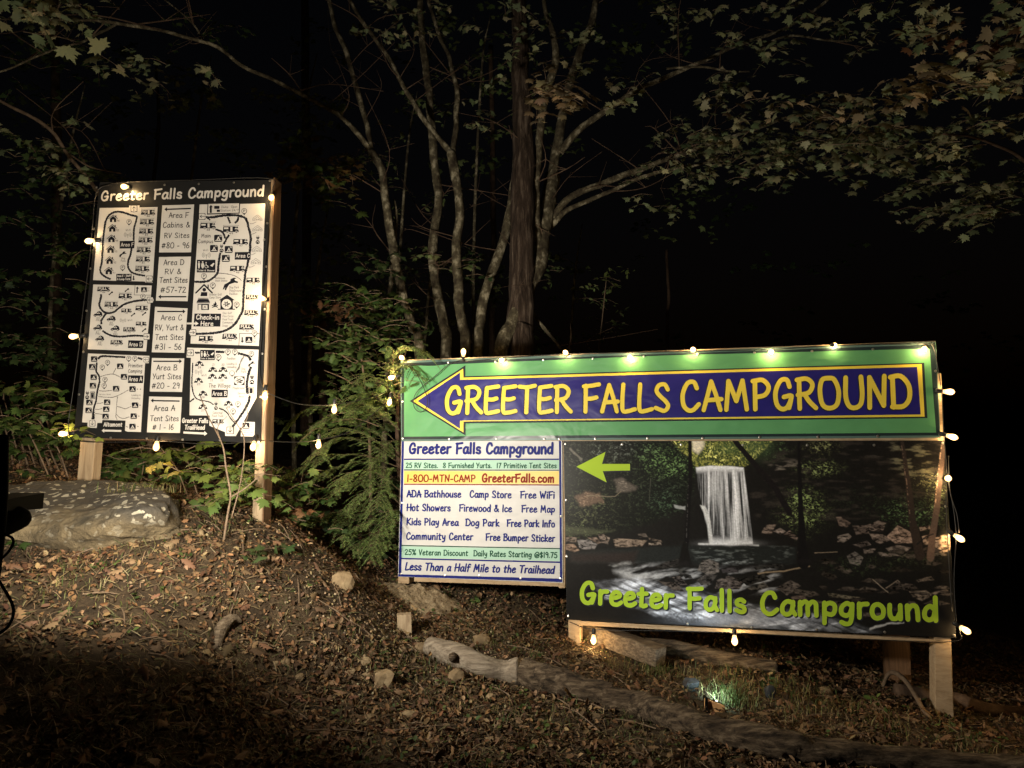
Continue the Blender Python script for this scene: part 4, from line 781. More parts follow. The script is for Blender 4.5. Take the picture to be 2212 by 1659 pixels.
# ------------------------------------------------------------------ the waterfall photograph printed on the big banner
wb = thing('waterfall_banner', 'dark photo banner of a waterfall and rocky stream with lime lettering and an arrow', 'banner', PR.at(1640, 1150), 'banners on the timber frame')
slab(PR, [disp(WF, *p) for p in [(24, 50), (2050, 47), (2112, 1098), (42, 1000)]], .006, M['blackvinyl'], 'vinyl_sheet', wb, -.006)
def paint():
    NX, NY = 720, 360
    U, V = np.meshgrid(np.linspace(0, 1, NX), np.linspace(0, 1, NY))
    c = [np.array(p, float) for p in [(26, 52), (2048, 49), (2110, 1096), (44, 998)]]
    XY = (c[0] * ((1 - U) * (1 - V))[..., None] + c[1] * (U * (1 - V))[..., None] + c[2] * (U * V)[..., None] + c[3] * ((1 - U) * V)[..., None])
    X, Y = XY[..., 0], XY[..., 1]
    C = np.zeros((NY, NX, 3)) + np.array([.010, .009, .008])
    wx = (fbm(X, Y, .02, 3, 5) - .44) * 26; wy = (fbm(X, Y, .02, 3, 6) - .44) * 26
    def mix(m, col):
        nonlocal C
        m = np.clip(m, 0, 1)[..., None]; C = C * (1 - m) + np.array(col) * m
    def mixf(m, arr):
        nonlocal C
        m = np.clip(m, 0, 1)[..., None]; C = C * (1 - m) + arr * m
    def ss(a, b, x): t = np.clip((x - a) / (b - a), 0, 1); return t * t * (3 - 2 * t)
    def poly(pts, soft=3.0, warp=0.0):
        x, y = X + wx * warp, Y + wy * warp; ins = np.zeros(X.shape, bool); d = np.full(X.shape, 1e9); n = len(pts)
        x0 = min(p[0] for p in pts) - 40; x1 = max(p[0] for p in pts) + 40; y0 = min(p[1] for p in pts) - 40; y1 = max(p[1] for p in pts) + 40
        for i in range(n):
            ax, ay = pts[i]; bx, by = pts[(i + 1) % n]
            cnd = ((ay > y) != (by > y)) & (x < (bx - ax) * (y - ay) / ((by - ay) if by != ay else 1e-9) + ax); ins ^= cnd
            t = np.clip(((x - ax) * (bx - ax) + (y - ay) * (by - ay)) / ((bx - ax) ** 2 + (by - ay) ** 2 + 1e-9), 0, 1)
            d = np.minimum(d, np.hypot(x - ax - t * (bx - ax), y - ay - t * (by - ay)))
        return ss(-soft, soft, np.where(ins, d, -d))
    def desat(): 
        nonlocal C
        g_ = C.mean(-1, keepdims=True); C = g_ + (C - g_) * .72
    def line(pts, w0, w1=None, soft=2.0, warp=0.0):
        w1 = w0 if w1 is None else w1; x, y = X + wx * warp, Y + wy * warp; m = np.zeros(X.shape); n = len(pts) - 1
        for i in range(n):
            ax, ay = pts[i]; bx, by = pts[i + 1]; t = np.clip(((x - ax) * (bx - ax) + (y - ay) * (by - ay)) / ((bx - ax) ** 2 + (by - ay) ** 2 + 1e-9), 0, 1)
            d = np.hypot(x - ax - t * (bx - ax), y - ay - t * (by - ay)); w = lerp(w0, w1, (i + t) / n) / 2
            m = np.maximum(m, ss(soft, -soft, d - w))
        return m
    def blob(cx, cy, rx, ry): return np.exp(-(((X - cx) / rx) ** 2 + ((Y - cy) / ry) ** 2))
    n1, n2, n3 = fbm(X, Y, .035, 4, 31), fbm(X, Y, .11, 3, 32), fbm(X, Y, .012, 4, 33)
    leaf = ss(.42, .66, .35 * n2 + .65 * fbm(X * .75, Y * 1.25, .20, 4, 35)) * (.25 + 1.1 * ss(.38, .58, fbm(X, Y * 1.5, .05, 3, 37)))
    # dim wooded left bank
    bank = poly([(0, 0), (590, 50), (735, 190), (700, 330), (640, 420), (520, 470), (330, 540), (0, 560)], 25, 1.5)
    fine = ss(.5, .75, fbm(X, Y, .30, 2, 36)); mixf(bank * .95, np.stack([.007 + .035 * leaf * n3 + .03 * fine * n1, .008 + .045 * leaf * n3 + .034 * fine * n1, .006 + .02 * leaf * n3 + .018 * fine * n1], -1))
    for cx, cy, rx, ry, a, col in [(560, 150, 110, 60, 1, (.13, .26, .06)), (600, 200, 80, 35, .9, (.15, .30, .07)), (470, 95, 70, 30, .5, (.10, .18, .06)), (230, 120, 120, 60, .45, (.13, .16, .12)), (350, 90, 60, 40, .35, (.16, .17, .17)), (140, 440, 110, 110, .55, (.12, .13, .045)), (220, 380, 90, 60, .5, (.07, .09, .03)), (560, 380, 90, 60, .45, (.05, .11, .05)), (90, 120, 60, 90, .35, (.10, .10, .07)), (560, 320, 120, 60, .3, (.05, .09, .05)), (70, 520, 80, 40, .5, (.09, .13, .04))]:
        mix(blob(cx, cy, rx, ry) * leaf * a * 1.5, col)
    mix(poly([(90, 350), (150, 325), (225, 335), (230, 380), (120, 390)], 10, 1.5) * (.4 + .6 * leaf), (.25, .14, .08))
    mix(poly([(290, 260), (330, 240), (420, 290), (400, 310), (310, 320)], 10, 1.5) * (.35 + .6 * leaf), (.22, .17, .13))
    mix(line([(60, 90), (120, 150)], 12, 8, 3, .5) * .6, (.16, .14, .11)); mix(line([(150, 340), (300, 345), (330, 315)], 4, 3, 2, .6) * .7, (.22, .17, .10)); mix(line([(488, 250), (480, 370)], 3, 2) * .6, (.10, .10, .07))
    mix(poly([(0, 500), (300, 530), (0, 560)], 10, 1) * .4, (.10, .11, .05))
    # bright woods above the lip
    sky = poly([(596, 40), (1150, 40), (1060, 130), (985, 185), (735, 188), (690, 140), (640, 100)], 8, .6)
    lt = fbm(X, Y, .16, 4, 38); hz = ss(.35, .75, fbm(X, Y * 1.3, .035, 3, 39)); mixf(sky, np.stack([.035 + 1.0 * ss(.36, .72, lt) * (.25 + hz), .05 + .95 * ss(.36, .72, lt) * (.25 + hz), .012 + .20 * ss(.45, .75, lt) * hz], -1))
    mix(poly([(708, 40), (770, 40), (765, 80), (740, 120), (712, 100)], 12, .6) * .8, (.78, .66, .46)); mix(blob(900, 90, 80, 40) * (1 - leaf) * .8, (.05, .10, .02)); mix(blob(1050, 80, 80, 60) * .6, (.05, .10, .03))
    # cliff to the right of the fall
    strat = ss(.48, .7, fbm(X * .25, Y, .06, 4, 41))
    mix(poly([(990, 200), (1120, 130), (1300, 60), (1500, 50), (2050, 50), (2080, 450), (1400, 480), (1050, 480)], 20, 1) * strat * .35, (.06, .045, .035))
    mix(poly([(1060, 190), (1250, 150), (1300, 165), (1240, 210), (1080, 205)], 6, .8) * strat * .8, (.16, .13, .10))
    mix(poly([(1740, 60), (1960, 60), (1990, 280), (1880, 290), (1780, 180)], 25, 1) * strat * .75, (.15, .14, .07)); mix(poly([(1560, 100), (1760, 60), (1800, 160)], 25, 1) * strat * .3, (.08, .07, .06))
    for cx, cy, rx, ry, a, col in [(1390, 80, 70, 28, .9, (.28, .30, .08)), (1385, 195, 80, 32, 1.0, (.26, .34, .08)), (1290, 360, 60, 45, 1, (.24, .36, .07)), (1300, 430, 85, 75, 1.1, (.28, .38, .08)), (1880, 430, 140, 60, .8, (.10, .20, .06)), (2020, 340, 50, 80, .8, (.20, .26, .08)), (1950, 250, 70, 50, .5, (.16, .16, .06)), (1600, 360, 150, 50, .2, (.05, .08, .03)), (1150, 90, 60, 50, .6, (.08, .15, .04))]:
        mix(blob(cx, cy, rx, ry) * leaf * a * 1.6, col)
    # the fall: silky streaks
    Xs = X - (Y - 190) * .085 * ss(800, 1020, X)
    st = fbm(Xs, Y * .04, .075, 4, 51) * .75 + fbm(Xs, Y * .02, .25, 2, 52) * .35
    mask = poly([(728, 190), (800, 182), (900, 184), (982, 191), (1000, 330), (1032, 600), (805, 600), (764, 400), (742, 300)], 4, .12)
    edge = ss(735, 790, X) * .5 + .5
    val = np.clip((st - .36) * 2.5, .03, 1) * edge; val = np.maximum(val, .8 * ss(235, 190, Y)); val = np.maximum(val, .65 * ss(540, 600, Y))
    mixf(mask, np.stack([.80 * val, .81 * val, .86 * val], -1))
    cas = poly([(752, 392), (778, 396), (800, 440), (822, 600), (800, 600), (790, 500), (770, 430)], 5, .2); mixf(cas * .9, np.stack([.4 + .3 * n2] * 3, -1))
    mix(line([(745, 598), (900, 601), (1060, 606)], 8, 6, 5) * .95, (.62, .62, .64)); mix(blob(910, 596, 110, 16) * .6, (.6, .6, .62))
    mix(poly([(1620, 390), (1665, 395), (1660, 412), (1612, 405)], 3, .5) * 0, (.3, .3, .3)); mix(poly([(612, 392), (668, 396), (665, 412), (618, 408)], 4, .8) * .7, (.35, .36, .36))
    # pool
    rip = ss(.45, .7, fbm(X * .3, Y, .09, 3, 61))
    mix(poly([(40, 640), (640, 605), (1070, 606), (1260, 615), (1260, 700), (740, 705), (60, 700)], 10, .6), (.014, .016, .015)); mix(poly([(700, 612), (1240, 612), (1230, 690), (740, 690)], 20, .6) * rip * .55, (.13, .15, .14)); mix(poly([(60, 650), (420, 640), (400, 700), (60, 690)], 20, .6) * .5, (.035, .018, .014)); mix(blob(900, 690, 120, 14) * rip, (.28, .31, .32))
    # slabs of rock: polygon, tone
    rk = [([(30, 555), (95, 565), (90, 590), (30, 590)], (.20, .14, .10)), ([(95, 580), (150, 570), (205, 600), (190, 628), (110, 622)], (.23, .20, .19)), ([(30, 600), (80, 600), (110, 630), (80, 640), (30, 628)], (.30, .18, .11)), ([(150, 562), (200, 562), (230, 590), (205, 598)], (.26, .17, .12)), ([(208, 545), (240, 545), (262, 600), (225, 590)], (.24, .17, .13)), ([(290, 575), (310, 568), (468, 578), (440, 612), (300, 614)], (.27, .185, .125)), ([(240, 550), (272, 565), (262, 600)], (.28, .2, .15)), ([(420, 545), (460, 542), (470, 560), (430, 562)], (.12, .09, .07)), ([(475, 588), (540, 588), (545, 602), (478, 606)], (.27, .2, .15)), ([(470, 560), (545, 580), (550, 590), (480, 574)], (.2, .14, .1)),
          ([(1085, 520), (1110, 490), (1155, 495), (1130, 545), (1080, 540)], (.22, .15, .11)), ([(1140, 530), (1175, 512), (1210, 530), (1180, 545)], (.26, .19, .15)), ([(1195, 545), (1230, 525), (1268, 560), (1262, 575)], (.18, .12, .09)), ([(1475, 455), (1500, 455), (1555, 490), (1530, 510), (1490, 500)], (.17, .11, .08)), ([(1480, 555), (1540, 540), (1560, 560), (1510, 590), (1480, 585)], (.25, .19, .15)), ([(1560, 500), (1640, 500), (1650, 540), (1580, 550)], (.13, .09, .07)), ([(1625, 500), (1700, 475), (1742, 488), (1720, 530), (1660, 525)], (.2, .14, .11)), ([(1650, 540), (1720, 545), (1765, 575), (1700, 600), (1665, 570)], (.24, .17, .13)), ([(1740, 560), (1800, 498), (1880, 540), (1885, 590), (1790, 596)], (.36, .23, .16)), ([(1915, 510), (1970, 500), (1975, 520), (1920, 530)], (.3, .2, .14)), ([(1930, 560), (1985, 545), (1975, 600), (1940, 600)], (.38, .25, .17)), ([(1995, 560), (2080, 545), (2095, 600), (2060, 650), (2000, 650)], (.46, .30, .18)), ([(1740, 620), (1800, 605), (1875, 615), (1850, 635), (1760, 640)], (.2, .15, .12)),
          ([(1560, 600), (1640, 580), (1660, 600), (1600, 615)], (.16, .12, .1)), ([(1530, 660), (1575, 638), (1620, 670), (1600, 715), (1545, 700)], (.17, .14, .12)), ([(1620, 625), (1690, 620), (1670, 645), (1625, 650)], (.2, .15, .12)), ([(1690, 640), (1790, 650), (1820, 662), (1720, 665)], (.2, .15, .12)), ([(1860, 850), (1950, 845), (1990, 870), (1930, 900), (1880, 880)], (.22, .16, .11)), ([(1980, 860), (2060, 838), (2070, 845), (2000, 870)], (.24, .17, .12)), ([(1430, 860), (1600, 880), (1620, 895), (1440, 880)], (.16, .13, .08)), ([(1900, 790), (1980, 770), (1995, 790), (1910, 800)], (.15, .11, .08)), ([(1790, 800), (1880, 815), (1870, 835), (1800, 825)], (.12, .09, .07)),
          ([(1230, 880), (1300, 868), (1320, 890), (1250, 905)], (.12, .08, .06))]
    for _ in range(46):
        x, y = RNG.uniform(1250, 2080), RNG.uniform(630, 980); w, h = RNG.uniform(25, 75), RNG.uniform(8, 20); t = RNG.uniform(.02, .09)
        rk.append(([(x - w, y + h * .3), (x - w * .4, y - h), (x + w * .5, y - h * .7), (x + w, y + h * .2), (x + w * .2, y + h)], (t * 1.2, t * .9, t * .68)))
    for p, c_ in rk:
        m = poly(p, 3, .35); y0 = min(q[1] for q in p); y1 = max(q[1] for q in p)
        tone = .05 + 1.5 * fbm(X * .5 + p[0][0], Y, .12, 4, 71) * ss(.2, .5, fbm(X + p[0][1], Y * 2.2, .06, 3, 73)); mixf(m, np.stack([a * tone for a in c_], -1)); mix(m * ss(y1 - 8, y1 + 4, Y) * .8, (.012, .01, .009))
    # stream
    fl = ss(.40, .68, fbm(X * .35 + Y * .4, Y * 1.1 + X * .12, .030, 4, 81))
    mixf(poly([(300, 740), (450, 705), (760, 720), (1130, 730), (1200, 800), (1100, 860), (700, 850), (380, 800)], 25, 1.4) * fl * .85, np.stack([.22 + .3 * n1, .22 + .31 * n1, .23 + .33 * n1], -1))
    mixf(poly([(180, 800), (420, 790), (700, 850), (1100, 940), (1420, 985), (1700, 1070), (1200, 1060), (800, 1020), (520, 970), (240, 880)], 22, 1.2) * (.18 + .82 * fl), np.stack([.20 + .62 * n3, .22 + .66 * n3, .27 + .76 * n3], -1) * (.35 + .9 * ss(.3, .6, fbm(X * .3 - Y * .1, Y * 1.6 - X * .55, .05, 4, 84)))[..., None])
    mix(blob(960, 1000, 260, 36) * .55, (.36, .42, .55)); mix(poly([(250, 700), (380, 692), (400, 712), (270, 716)], 6, 1) * fl * .8, (.3, .3, .3)); mix(line([(1660, 1052), (1740, 1020), (1830, 1015)], 12, 6, 5, 1) * .9, (.42, .42, .42)); mix(poly([(540, 960), (760, 970), (740, 1020), (560, 1010)], 15, 1.2) * .7 * ss(.3, .6, n2), (.05, .05, .055))
    for p, c_ in [([(742, 740), (755, 695), (800, 678), (848, 700), (850, 745), (800, 765)], (.14, .11, .09)), ([(735, 790), (790, 755), (845, 760), (800, 820), (760, 822)], (.08, .065, .055)), ([(530, 795), (620, 805), (670, 850), (610, 850)], (.09, .065, .05)), ([(600, 775), (640, 765), (682, 815), (640, 820)], (.08, .06, .05)), ([(840, 790), (900, 765), (990, 800), (960, 840), (830, 835)], (.11, .08, .065)), ([(860, 725), (955, 722), (955, 750), (870, 750)], (.05, .04, .04)), ([(605, 738), (660, 730), (700, 745), (650, 756)], (.05, .045, .04)), ([(1035, 720), (1180, 700), (1200, 725), (1050, 735)], (.03, .026, .022)), ([(1000, 830), (1090, 800), (1120, 830), (1040, 850)], (.08, .065, .05)), ([(1150, 830), (1230, 790), (1290, 820), (1210, 870)], (.09, .065, .05)), ([(490, 720), (640, 670), (700, 690), (600, 725)], (.04, .033, .028)), ([(940, 780), (1090, 760), (1130, 790), (1000, 815)], (.03, .025, .02)), ([(660, 762), (700, 758), (712, 778), (670, 780)], (.04, .035, .03))]:
        m = poly(p, 3, .6); tone = .05 + 1.9 * fbm(X * .5 + p[0][0], Y, .11, 4, 76) * ss(.2, .5, fbm(X + p[0][1], Y * 2.2, .06, 3, 77)); mixf(m, np.stack([a * tone * g_ for a, g_ in zip(c_, (.9, .95, 1.0))], -1))
    mix(line([(1060, 755), (1200, 740), (1330, 716)], 8, 6, 2, .3), (.22, .15, .08)); mix(line([(1670, 785), (1750, 855)], 5, 4, 2, .3) * .8, (.25, .19, .13)); mix(line([(1740, 830), (1800, 792), (1810, 800)], 5, 4, 2, .3) * .8, (.22, .16, .11)); mix(line([(1360, 645), (1480, 640)], 4, 3) * .8, (.24, .17, .1))
    mix(blob(1600, 720, 160, 40) * leaf * .7, (.05, .08, .025)); mix(blob(1850, 680, 180, 35) * leaf * .7, (.06, .08, .03))
    # dark trunks in front
    for p, w0, w1, c_ in [([(696, 50), (700, 250), (690, 380), (680, 560), (668, 700)], 20, 26, (.007, .006, .006)), ([(645, 700), (668, 600), (690, 700)], 20, 30, (.008, .007, .006)), ([(935, 50), (1020, 150), (1150, 300), (1225, 430)], 26, 34, (.010, .008, .008)), ([(1275, 60), (1285, 420), (1295, 600), (1300, 700)], 12, 62, (.008, .007, .007)), ([(1825, 55), (1860, 300), (1880, 480), (1920, 660)], 18, 52, (.028, .019, .015)), ([(2048, 60), (2020, 300), (2010, 400), (1985, 560), (1975, 670)], 26, 40, (.10, .06, .042)), ([(1905, 600), (1950, 560), (1990, 545)], 8, 6, (.01, .01, .01))]:
        mix(line(p, w0, w1, 3, .15), c_)
    mix(line([(2036, 60), (2008, 300), (1998, 400)], 5, 6, 3, .3) * ss(.4, .6, n2), (.45, .28, .17)); mix(line([(1820, 60), (1852, 300), (1868, 480)], 4, 5, 2, .3) * ss(.4, .6, n2), (.16, .10, .07)); mix(line([(690, 250), (682, 420), (676, 600)], 3, 3, 2, .3) * ss(.4, .6, n2) * .6, (.12, .11, .10))
    for x, y in [(668, 700), (1300, 690)]: mix(blob(x, y, 60, 12), (.012, .01, .01))
    desat(); C = C * 1.3 * (.70 + .66 * fbm(X * .8, Y, .18, 3, 95)[..., None])
    ip = np.linalg.inv  # sheet points: the display-px corner grid on the sign plane
    o_ = PR.o; n_ = np.array(PR.n); cz = np.array([0, 0, CAMZ]); R_np = np.array(R3)
    PX = WF[0] + X * WF[2]; PY = WF[1] + Y * WF[2]
    d = np.stack([PX - 1106.0, 830.0 - PY, np.full(PX.shape, -F)], -1) @ R_np.T
    kk = ((np.array(o_) - cz) @ n_) / (d @ n_); P3 = cz + d * kk[..., None] + n_ * (-.005)
    ii = np.arange(NX * NY).reshape(NY, NX); Fq = np.stack([ii[:-1, :-1], ii[1:, :-1], ii[1:, 1:], ii[:-1, 1:]], -1).reshape(-1, 4)
    return np_mesh('waterfall_picture', P3.reshape(-1, 3), Fq, M['photo'], wb, C.reshape(-1, 3))
paint()
k0 = Ink(PR, -.0040); k = Ink(PR, -.0034); k0.ctx = k.ctx = WF
arr = [(93, 187), (248, 108), (230, 172), (378, 172), (378, 207), (233, 210), (254, 270)]
k0.poly([(x + 5, y + 6) for x, y in arr]); k.poly(arr); k0.mb.build('arrow_shadow', M['outline'], wb); k.mb.build('arrow', M['lime'], wb)
k0 = Ink(PR, -.0040); k = Ink(PR, -.0034); k0.ctx = k.ctx = WF
for q, dd, w_, ea in ((k0, 7, .22, None), (k, 0, .215, (M['lime'], wb))):
    q.text('Greeter', 112 + dd, 908 + dd, 608 + dd, 938 + dd, 108, w=w_, each=ea); q.text('Falls', 682 + dd, 938 + dd, 996 + dd, 962 + dd, 108, w=w_, each=ea); q.text('Campground', 1070 + dd, 966 + dd, 2016 + dd, 1005 + dd, 112, 122, w=w_, each=ea)
k0.mb.build('letter_shadow', M['outline'], wb)
screws(PR, [disp(WF, *p) for p in [(35, 66), (337, 68), (650, 70), (978, 72), (1320, 72), (1675, 72), (38, 365), (42, 665), (50, 982), (2056, 398), (685, 1022), (1026, 1040), (1370, 1053), (1732, 1066), (2101, 1084), (2042, 62)]], wb, -.004)
# ------------------------------------------------------------------ string lights
def lathe(prof, n=10):
    vs = []; fs = []
    for r, z in prof: vs += [(r * math.cos(2 * math.pi * i / n), r * math.sin(2 * math.pi * i / n), z) for i in range(n)]
    for j in range(len(prof) - 1): fs += [(j * n + i, j * n + (i + 1) % n, (j + 1) * n + (i + 1) % n, (j + 1) * n + i) for i in range(n)]
    return vs, fs
def lmesh(name, prof, m, n=10):
    vs, fs = lathe(prof, n); me = bpy.data.meshes.new(name); me.from_pydata(vs, [], fs); me.materials.append(m)
    me.polygons.foreach_set('use_smooth', [True] * len(me.polygons)); return me
# axis +z points from the socket to the tip
BULB = lmesh('light_bulb', [(.010, .0), (.012, .008), (.0175, .028), (.0205, .043), (.018, .056), (.010, .065), (.0001, .070)], M['glass'])
FIL = lmesh('filament', [(.0001, .018), (.006, .022), (.0115, .036), (.0125, .044), (.009, .054), (.0001, .060)], M['bulb'], 8)
SOCK = lmesh('socket', [(.0001, -.042), (.011, -.040), (.0145, -.030), (.0145, -.006), (.013, .002), (.0095, .003)], M['socket'])
BULBS = []
def string(label, pts_cable, bulbs, pl, dflt_off=.04):
    t = thing('string_lights', label, 'string lights', pl.at(*bulbs[0][:2], .05), 'strings of warm bulbs')
    for pc in pts_cable:
        mb = MB(); tube(mb, [p if isinstance(p, Vector) else pl.at(p[0], p[1], p[2] if len(p) > 2 else .03) for p in pc], [.0032] * len(pc), 6, 5); mb.build('cable', M['cable'], t, True)
    for b in bulbs:
        px, py, off, dx, dy, dn = b[:6]; P = pl.at(px, py, off) if not isinstance(b[-1], Vector) else b[-1]
        D = (pl.u * dx + Vector((0, 0, 1)) * dy + pl.n * dn).normalized()
        o = link('light_bulb', BULB, t); base = P - D * .038; q = D.to_track_quat('Z', 'Y')
        o.rotation_mode = 'QUATERNION'; o.rotation_quaternion = q; o.location = base
        s_ = link('socket', SOCK, o); link('filament', FIL, o); BULBS.append(o)
    return t
# (px, py, distance in front of the board, direction x, z, towards viewer)
c_left = [[(283, 396, .02), (420, 391, .015), (583, 388, .02), (592, 415, .03), (585, 470, .02), (577, 560, .025), (570, 640, .03), (568, 720, .02), (563, 800, .02), (573, 845, .03)],
          [(203, 500, .02), (200, 540, .02), (190, 620, .02), (180, 700, .02), (174, 760, .02), (160, 860, .02), (152, 925, .02), (170, 952, .03), (260, 956, .02), (347, 953, .03), (450, 960, .02), (555, 955, .03)],
          [(283, 396, .02), (240, 400, .01), (212, 420, .02), (203, 500, .02)]]
bl = [(280, 411, .06, 0, -.4, 1), (593, 433, .05, .15, -.7, .8), (199, 524, .03, -1, -.2, .3), (572, 649, .05, -.3, -.1, 1), (165, 729, .03, -1, -.15, .2), (579, 858, .05, 0, -1, .1), (143, 938, .03, -1, -.1, .2), (347, 966, .05, 0, -1, .1), (556, 966, .06, 0, -1, .3)]
string('string of warm bulbs clipped round the edge of the black map sign', c_left, bl, PL)
pm = [PL.at(573, 845, .03), PL.at(582, 850, .05), at(640, 872, 4.95), at(700, 876, 5.15), at(722, 874, 5.2), at(760, 868, 5.35), at(830, 848, 5.6), at(868, 792, 5.72)]
pm2 = [PL.at(561, 952, .03), at(610, 955, 5.0), at(650, 955, 5.1), at(688, 950, 5.2), at(760, 930, 5.35), at(846, 860, 5.6), at(868, 840, 5.7)]
string('string of warm bulbs hanging loosely across the gap between the two signs', [pm, pm2],
       [(722, 884, 0, 0, -1, 0, at(722, 885, 5.2)), (688, 960, 0, 0, -1, 0, at(688, 961, 5.2)), (852, 818, .05, -1, -.25, .2), (846, 870, .04, -.1, -1, .1)], PR)
cr_ = [[(868, 792, .03), (875, 786, .03), (930, 791, .02), (1003, 783, .02), (1088, 776, .03), (1225, 766, .02), (1363, 764, .03), (1498, 760, .02), (1665, 757, .03), (1801, 748, .02), (1985, 745, .03), (2012, 748, .03), (2024, 800, .03), (2032, 850, .02), (2034, 900, .03), (2036, 945, .03), (2040, 985, .03), (2046, 1040, .02), (2056, 1100, .04), (2060, 1160, .05), (2058, 1250, .03), (2063, 1340, .03), (2070, 1362, .03), (2058, 1385, .02), (1900, 1382, .01), (1700, 1373, .01), (1587, 1366, .02), (1440, 1362, .02), (1285, 1358, .03), (1232, 1343, .02)],
       [(880, 784, .04), (900, 800, .05), (925, 850, .05), (928, 878, .05), (915, 892, .05), (900, 880, .05), (905, 850, .05), (945, 815, .05), (975, 790, .05), (1003, 778, .03)],
       [(2046, 985, .03), (2049, 1060, .03), (2062, 1110, .05), (2067, 1150, .05)], [(2042, 1060, .02), (2043, 1120, .02), (2047, 1200, .02), (2055, 1320, .02)]]
br = [(875, 776, .06, 0, .1, 1), (1003, 762, .02, 0, 1, 0), (1088, 781, .05, -.2, -.3, 1), (1225, 765, .05, 0, .1, 1), (1363, 774, .05, 0, -.2, 1), (1498, 759, .05, 0, .1, 1), (1665, 764, .05, 0, 0, 1), (1801, 748, .02, .3, .1, -1), (1993, 757, .05, -.3, -.4, .8), (2048, 848, .03, 1, -.1, .1), (2055, 945, .03, 1, -.35, .2), (2042, 1034, .06, 0, 0, 1), (2068, 1162, .05, .8, -.6, .2), (2083, 1360, .03, .9, -.6, .1), (1587, 1382, .04, 0, -1, .1), (1285, 1380, .05, 0, -1, .1)]
string('string of warm bulbs run round the arrow banner and down the waterfall banner', cr_, br, PR)
# ------------------------------------------------------------------ floodlights on a black pole close by, at the left edge of the view
FY = 2.35
pole = thing('floodlight_stand', 'black pole with two black floodlight heads aimed at the signs', 'floodlight', at(-14, 1560, FY))
mb = MB(); tube(mb, [at(10, 940, FY), at(-2, 1180, FY), at(-90, 1800, FY)], [.013, .014, .016], 12, 6); mb.build('pole', M['rig'], pole, True)
mb = MB(); c0 = at(-6, 1092, FY + .02); c1 = at(60, 1082, FY + .28)
d = (c1 - c0).normalized(); side = Vector((0, 0, 1)).cross(d).normalized(); upv = d.cross(side)
P = []
for c_, hh, ww in ((c0, .018, .03), (c0 + d * .06, .022, .035), (c1, .028, .05)):
    P += [c_ - side * ww - upv * hh, c_ + side * ww - upv * hh, c_ + side * ww + upv * hh, c_ - side * ww + upv * hh]
mb.add(P, [(3, 2, 1, 0)] + [(4 * j + i, 4 * j + (i + 1) % 4, 4 * j + 4 + (i + 1) % 4, 4 * j + 4 + i) for j in (0, 1) for i in range(4)])
mb.build('flood_head', M['rig'], pole, fix=True)
mb = MB(); mb.add([c1 - side * .042 - upv * .02 - d * .006, c1 + side * .042 - upv * .02 - d * .006, c1 + side * .042 + upv * .02 - d * .006, c1 - side * .042 + upv * .02 - d * .006], [(0, 1, 2, 3)]); mb.build('lens', M['ledw'], pole)
e0 = at(-20, 1150, FY); e1 = at(50, 1114, FY + .12)
mb = MB(); tube(mb, [e0, lerp(e0, e1, .3), lerp(e0, e1, .85), e1], [.026, .036, .038, .033], 14, 3); mb.build('flood_head', M['rig'], pole, True)
mb = MB(); tube(mb, [at(0, 1150, FY), at(28, 1165, FY), at(20, 1190, FY), at(-5, 1215, FY)], [.004] * 4, 6, 6); tube(mb, [at(-5, 1250, FY), at(28, 1310, FY), at(20, 1350, FY), at(-10, 1375, FY)], [.005] * 4, 6, 6); mb.build('lead', M['rig'], pole, True)
la = c1 + d * .12; lb = Vector(e1) + Vector((.05, .26, -.02))
la = la + Vector((0, 0, .18)); lb = lb + Vector((0, 0, .08))
lamp_spot('flood_lamp', la, at(1420, 840, 5.3), FLOOD_B, (1.0, .92, .78), 122, 1.0, .10)
lamp_spot('flood_lamp', lb, at(400, 880, 4.9), FLOOD_A, (1.0, .90, .74), 124, 1.0, .12)
# solar spotlight on the bank under the waterfall banner
sp = hit(1545, 1538); SB = sp + Vector((0, 0, .075))
sl = thing('solar_spotlight', 'small solar spotlight with amber bulb glow painted on its panel, shining cool light on the grass', 'spotlight', sp)
ud = (at(1562, 1530, sp.y) - at(1524, 1515, sp.y)).normalized(); fwd = Vector((.1, .55, .55)).normalized()
mb = MB(); nn = ud.cross(fwd).normalized()
obox(mb, at(1543, 1529, sp.y), ud * .062, Vector((0, -.25, 1)).normalized() * .036, Vector((0, 1, .25)).normalized() * .009); bevel(mb.build('solar_panel', M['solar'], sl, fix=True), .003, 1)
mb = MB(); obox(mb, at(1543, 1526, sp.y + .03), ud * .055, Vector((0, -.2, 1)).normalized() * .03, Vector((0, 1, .2)).normalized() * .016); bevel(mb.build('lamp_housing', M['rig'], sl, fix=True), .004, 1)
mb = MB(); obox(mb, at(1524, 1522, sp.y), Vector((.006, 0, 0)), Vector((0, .03, 0)), Vector((0, 0, .045))); mb.build('bracket', M['rig'], sl, fix=True)
mb = MB(); tube(mb, [sp + Vector((0, .02, -.12)), sp + Vector((0, .02, .06))], [.004, .009], 8, 2); mb.build('stake', M['rig'], sl)
lq = at(1543, 1518, sp.y + .055)
lmb = MB(); vs, fs = lathe([(.02, 0), (.02, .006), (.0001, .009)], 12); q = fwd.to_track_quat('Z', 'Y'); lmb.add([lq + q @ Vector(v) for v in vs], fs); lmb.build('lens', M['led'], sl, fix=True)
lamp_spot('solar_lamp', lq + fwd * .02, PR.at(1440, 1290), SOLAR, (.72, .90, 1.0), 80, .7, .015)
lamp_spot('solar_lamp', lq + Vector((.02, .05, .055)), lq + Vector((.10, .22, -.12)), SOLAR * .30, (.55, .95, .95), 165, .8, .02)
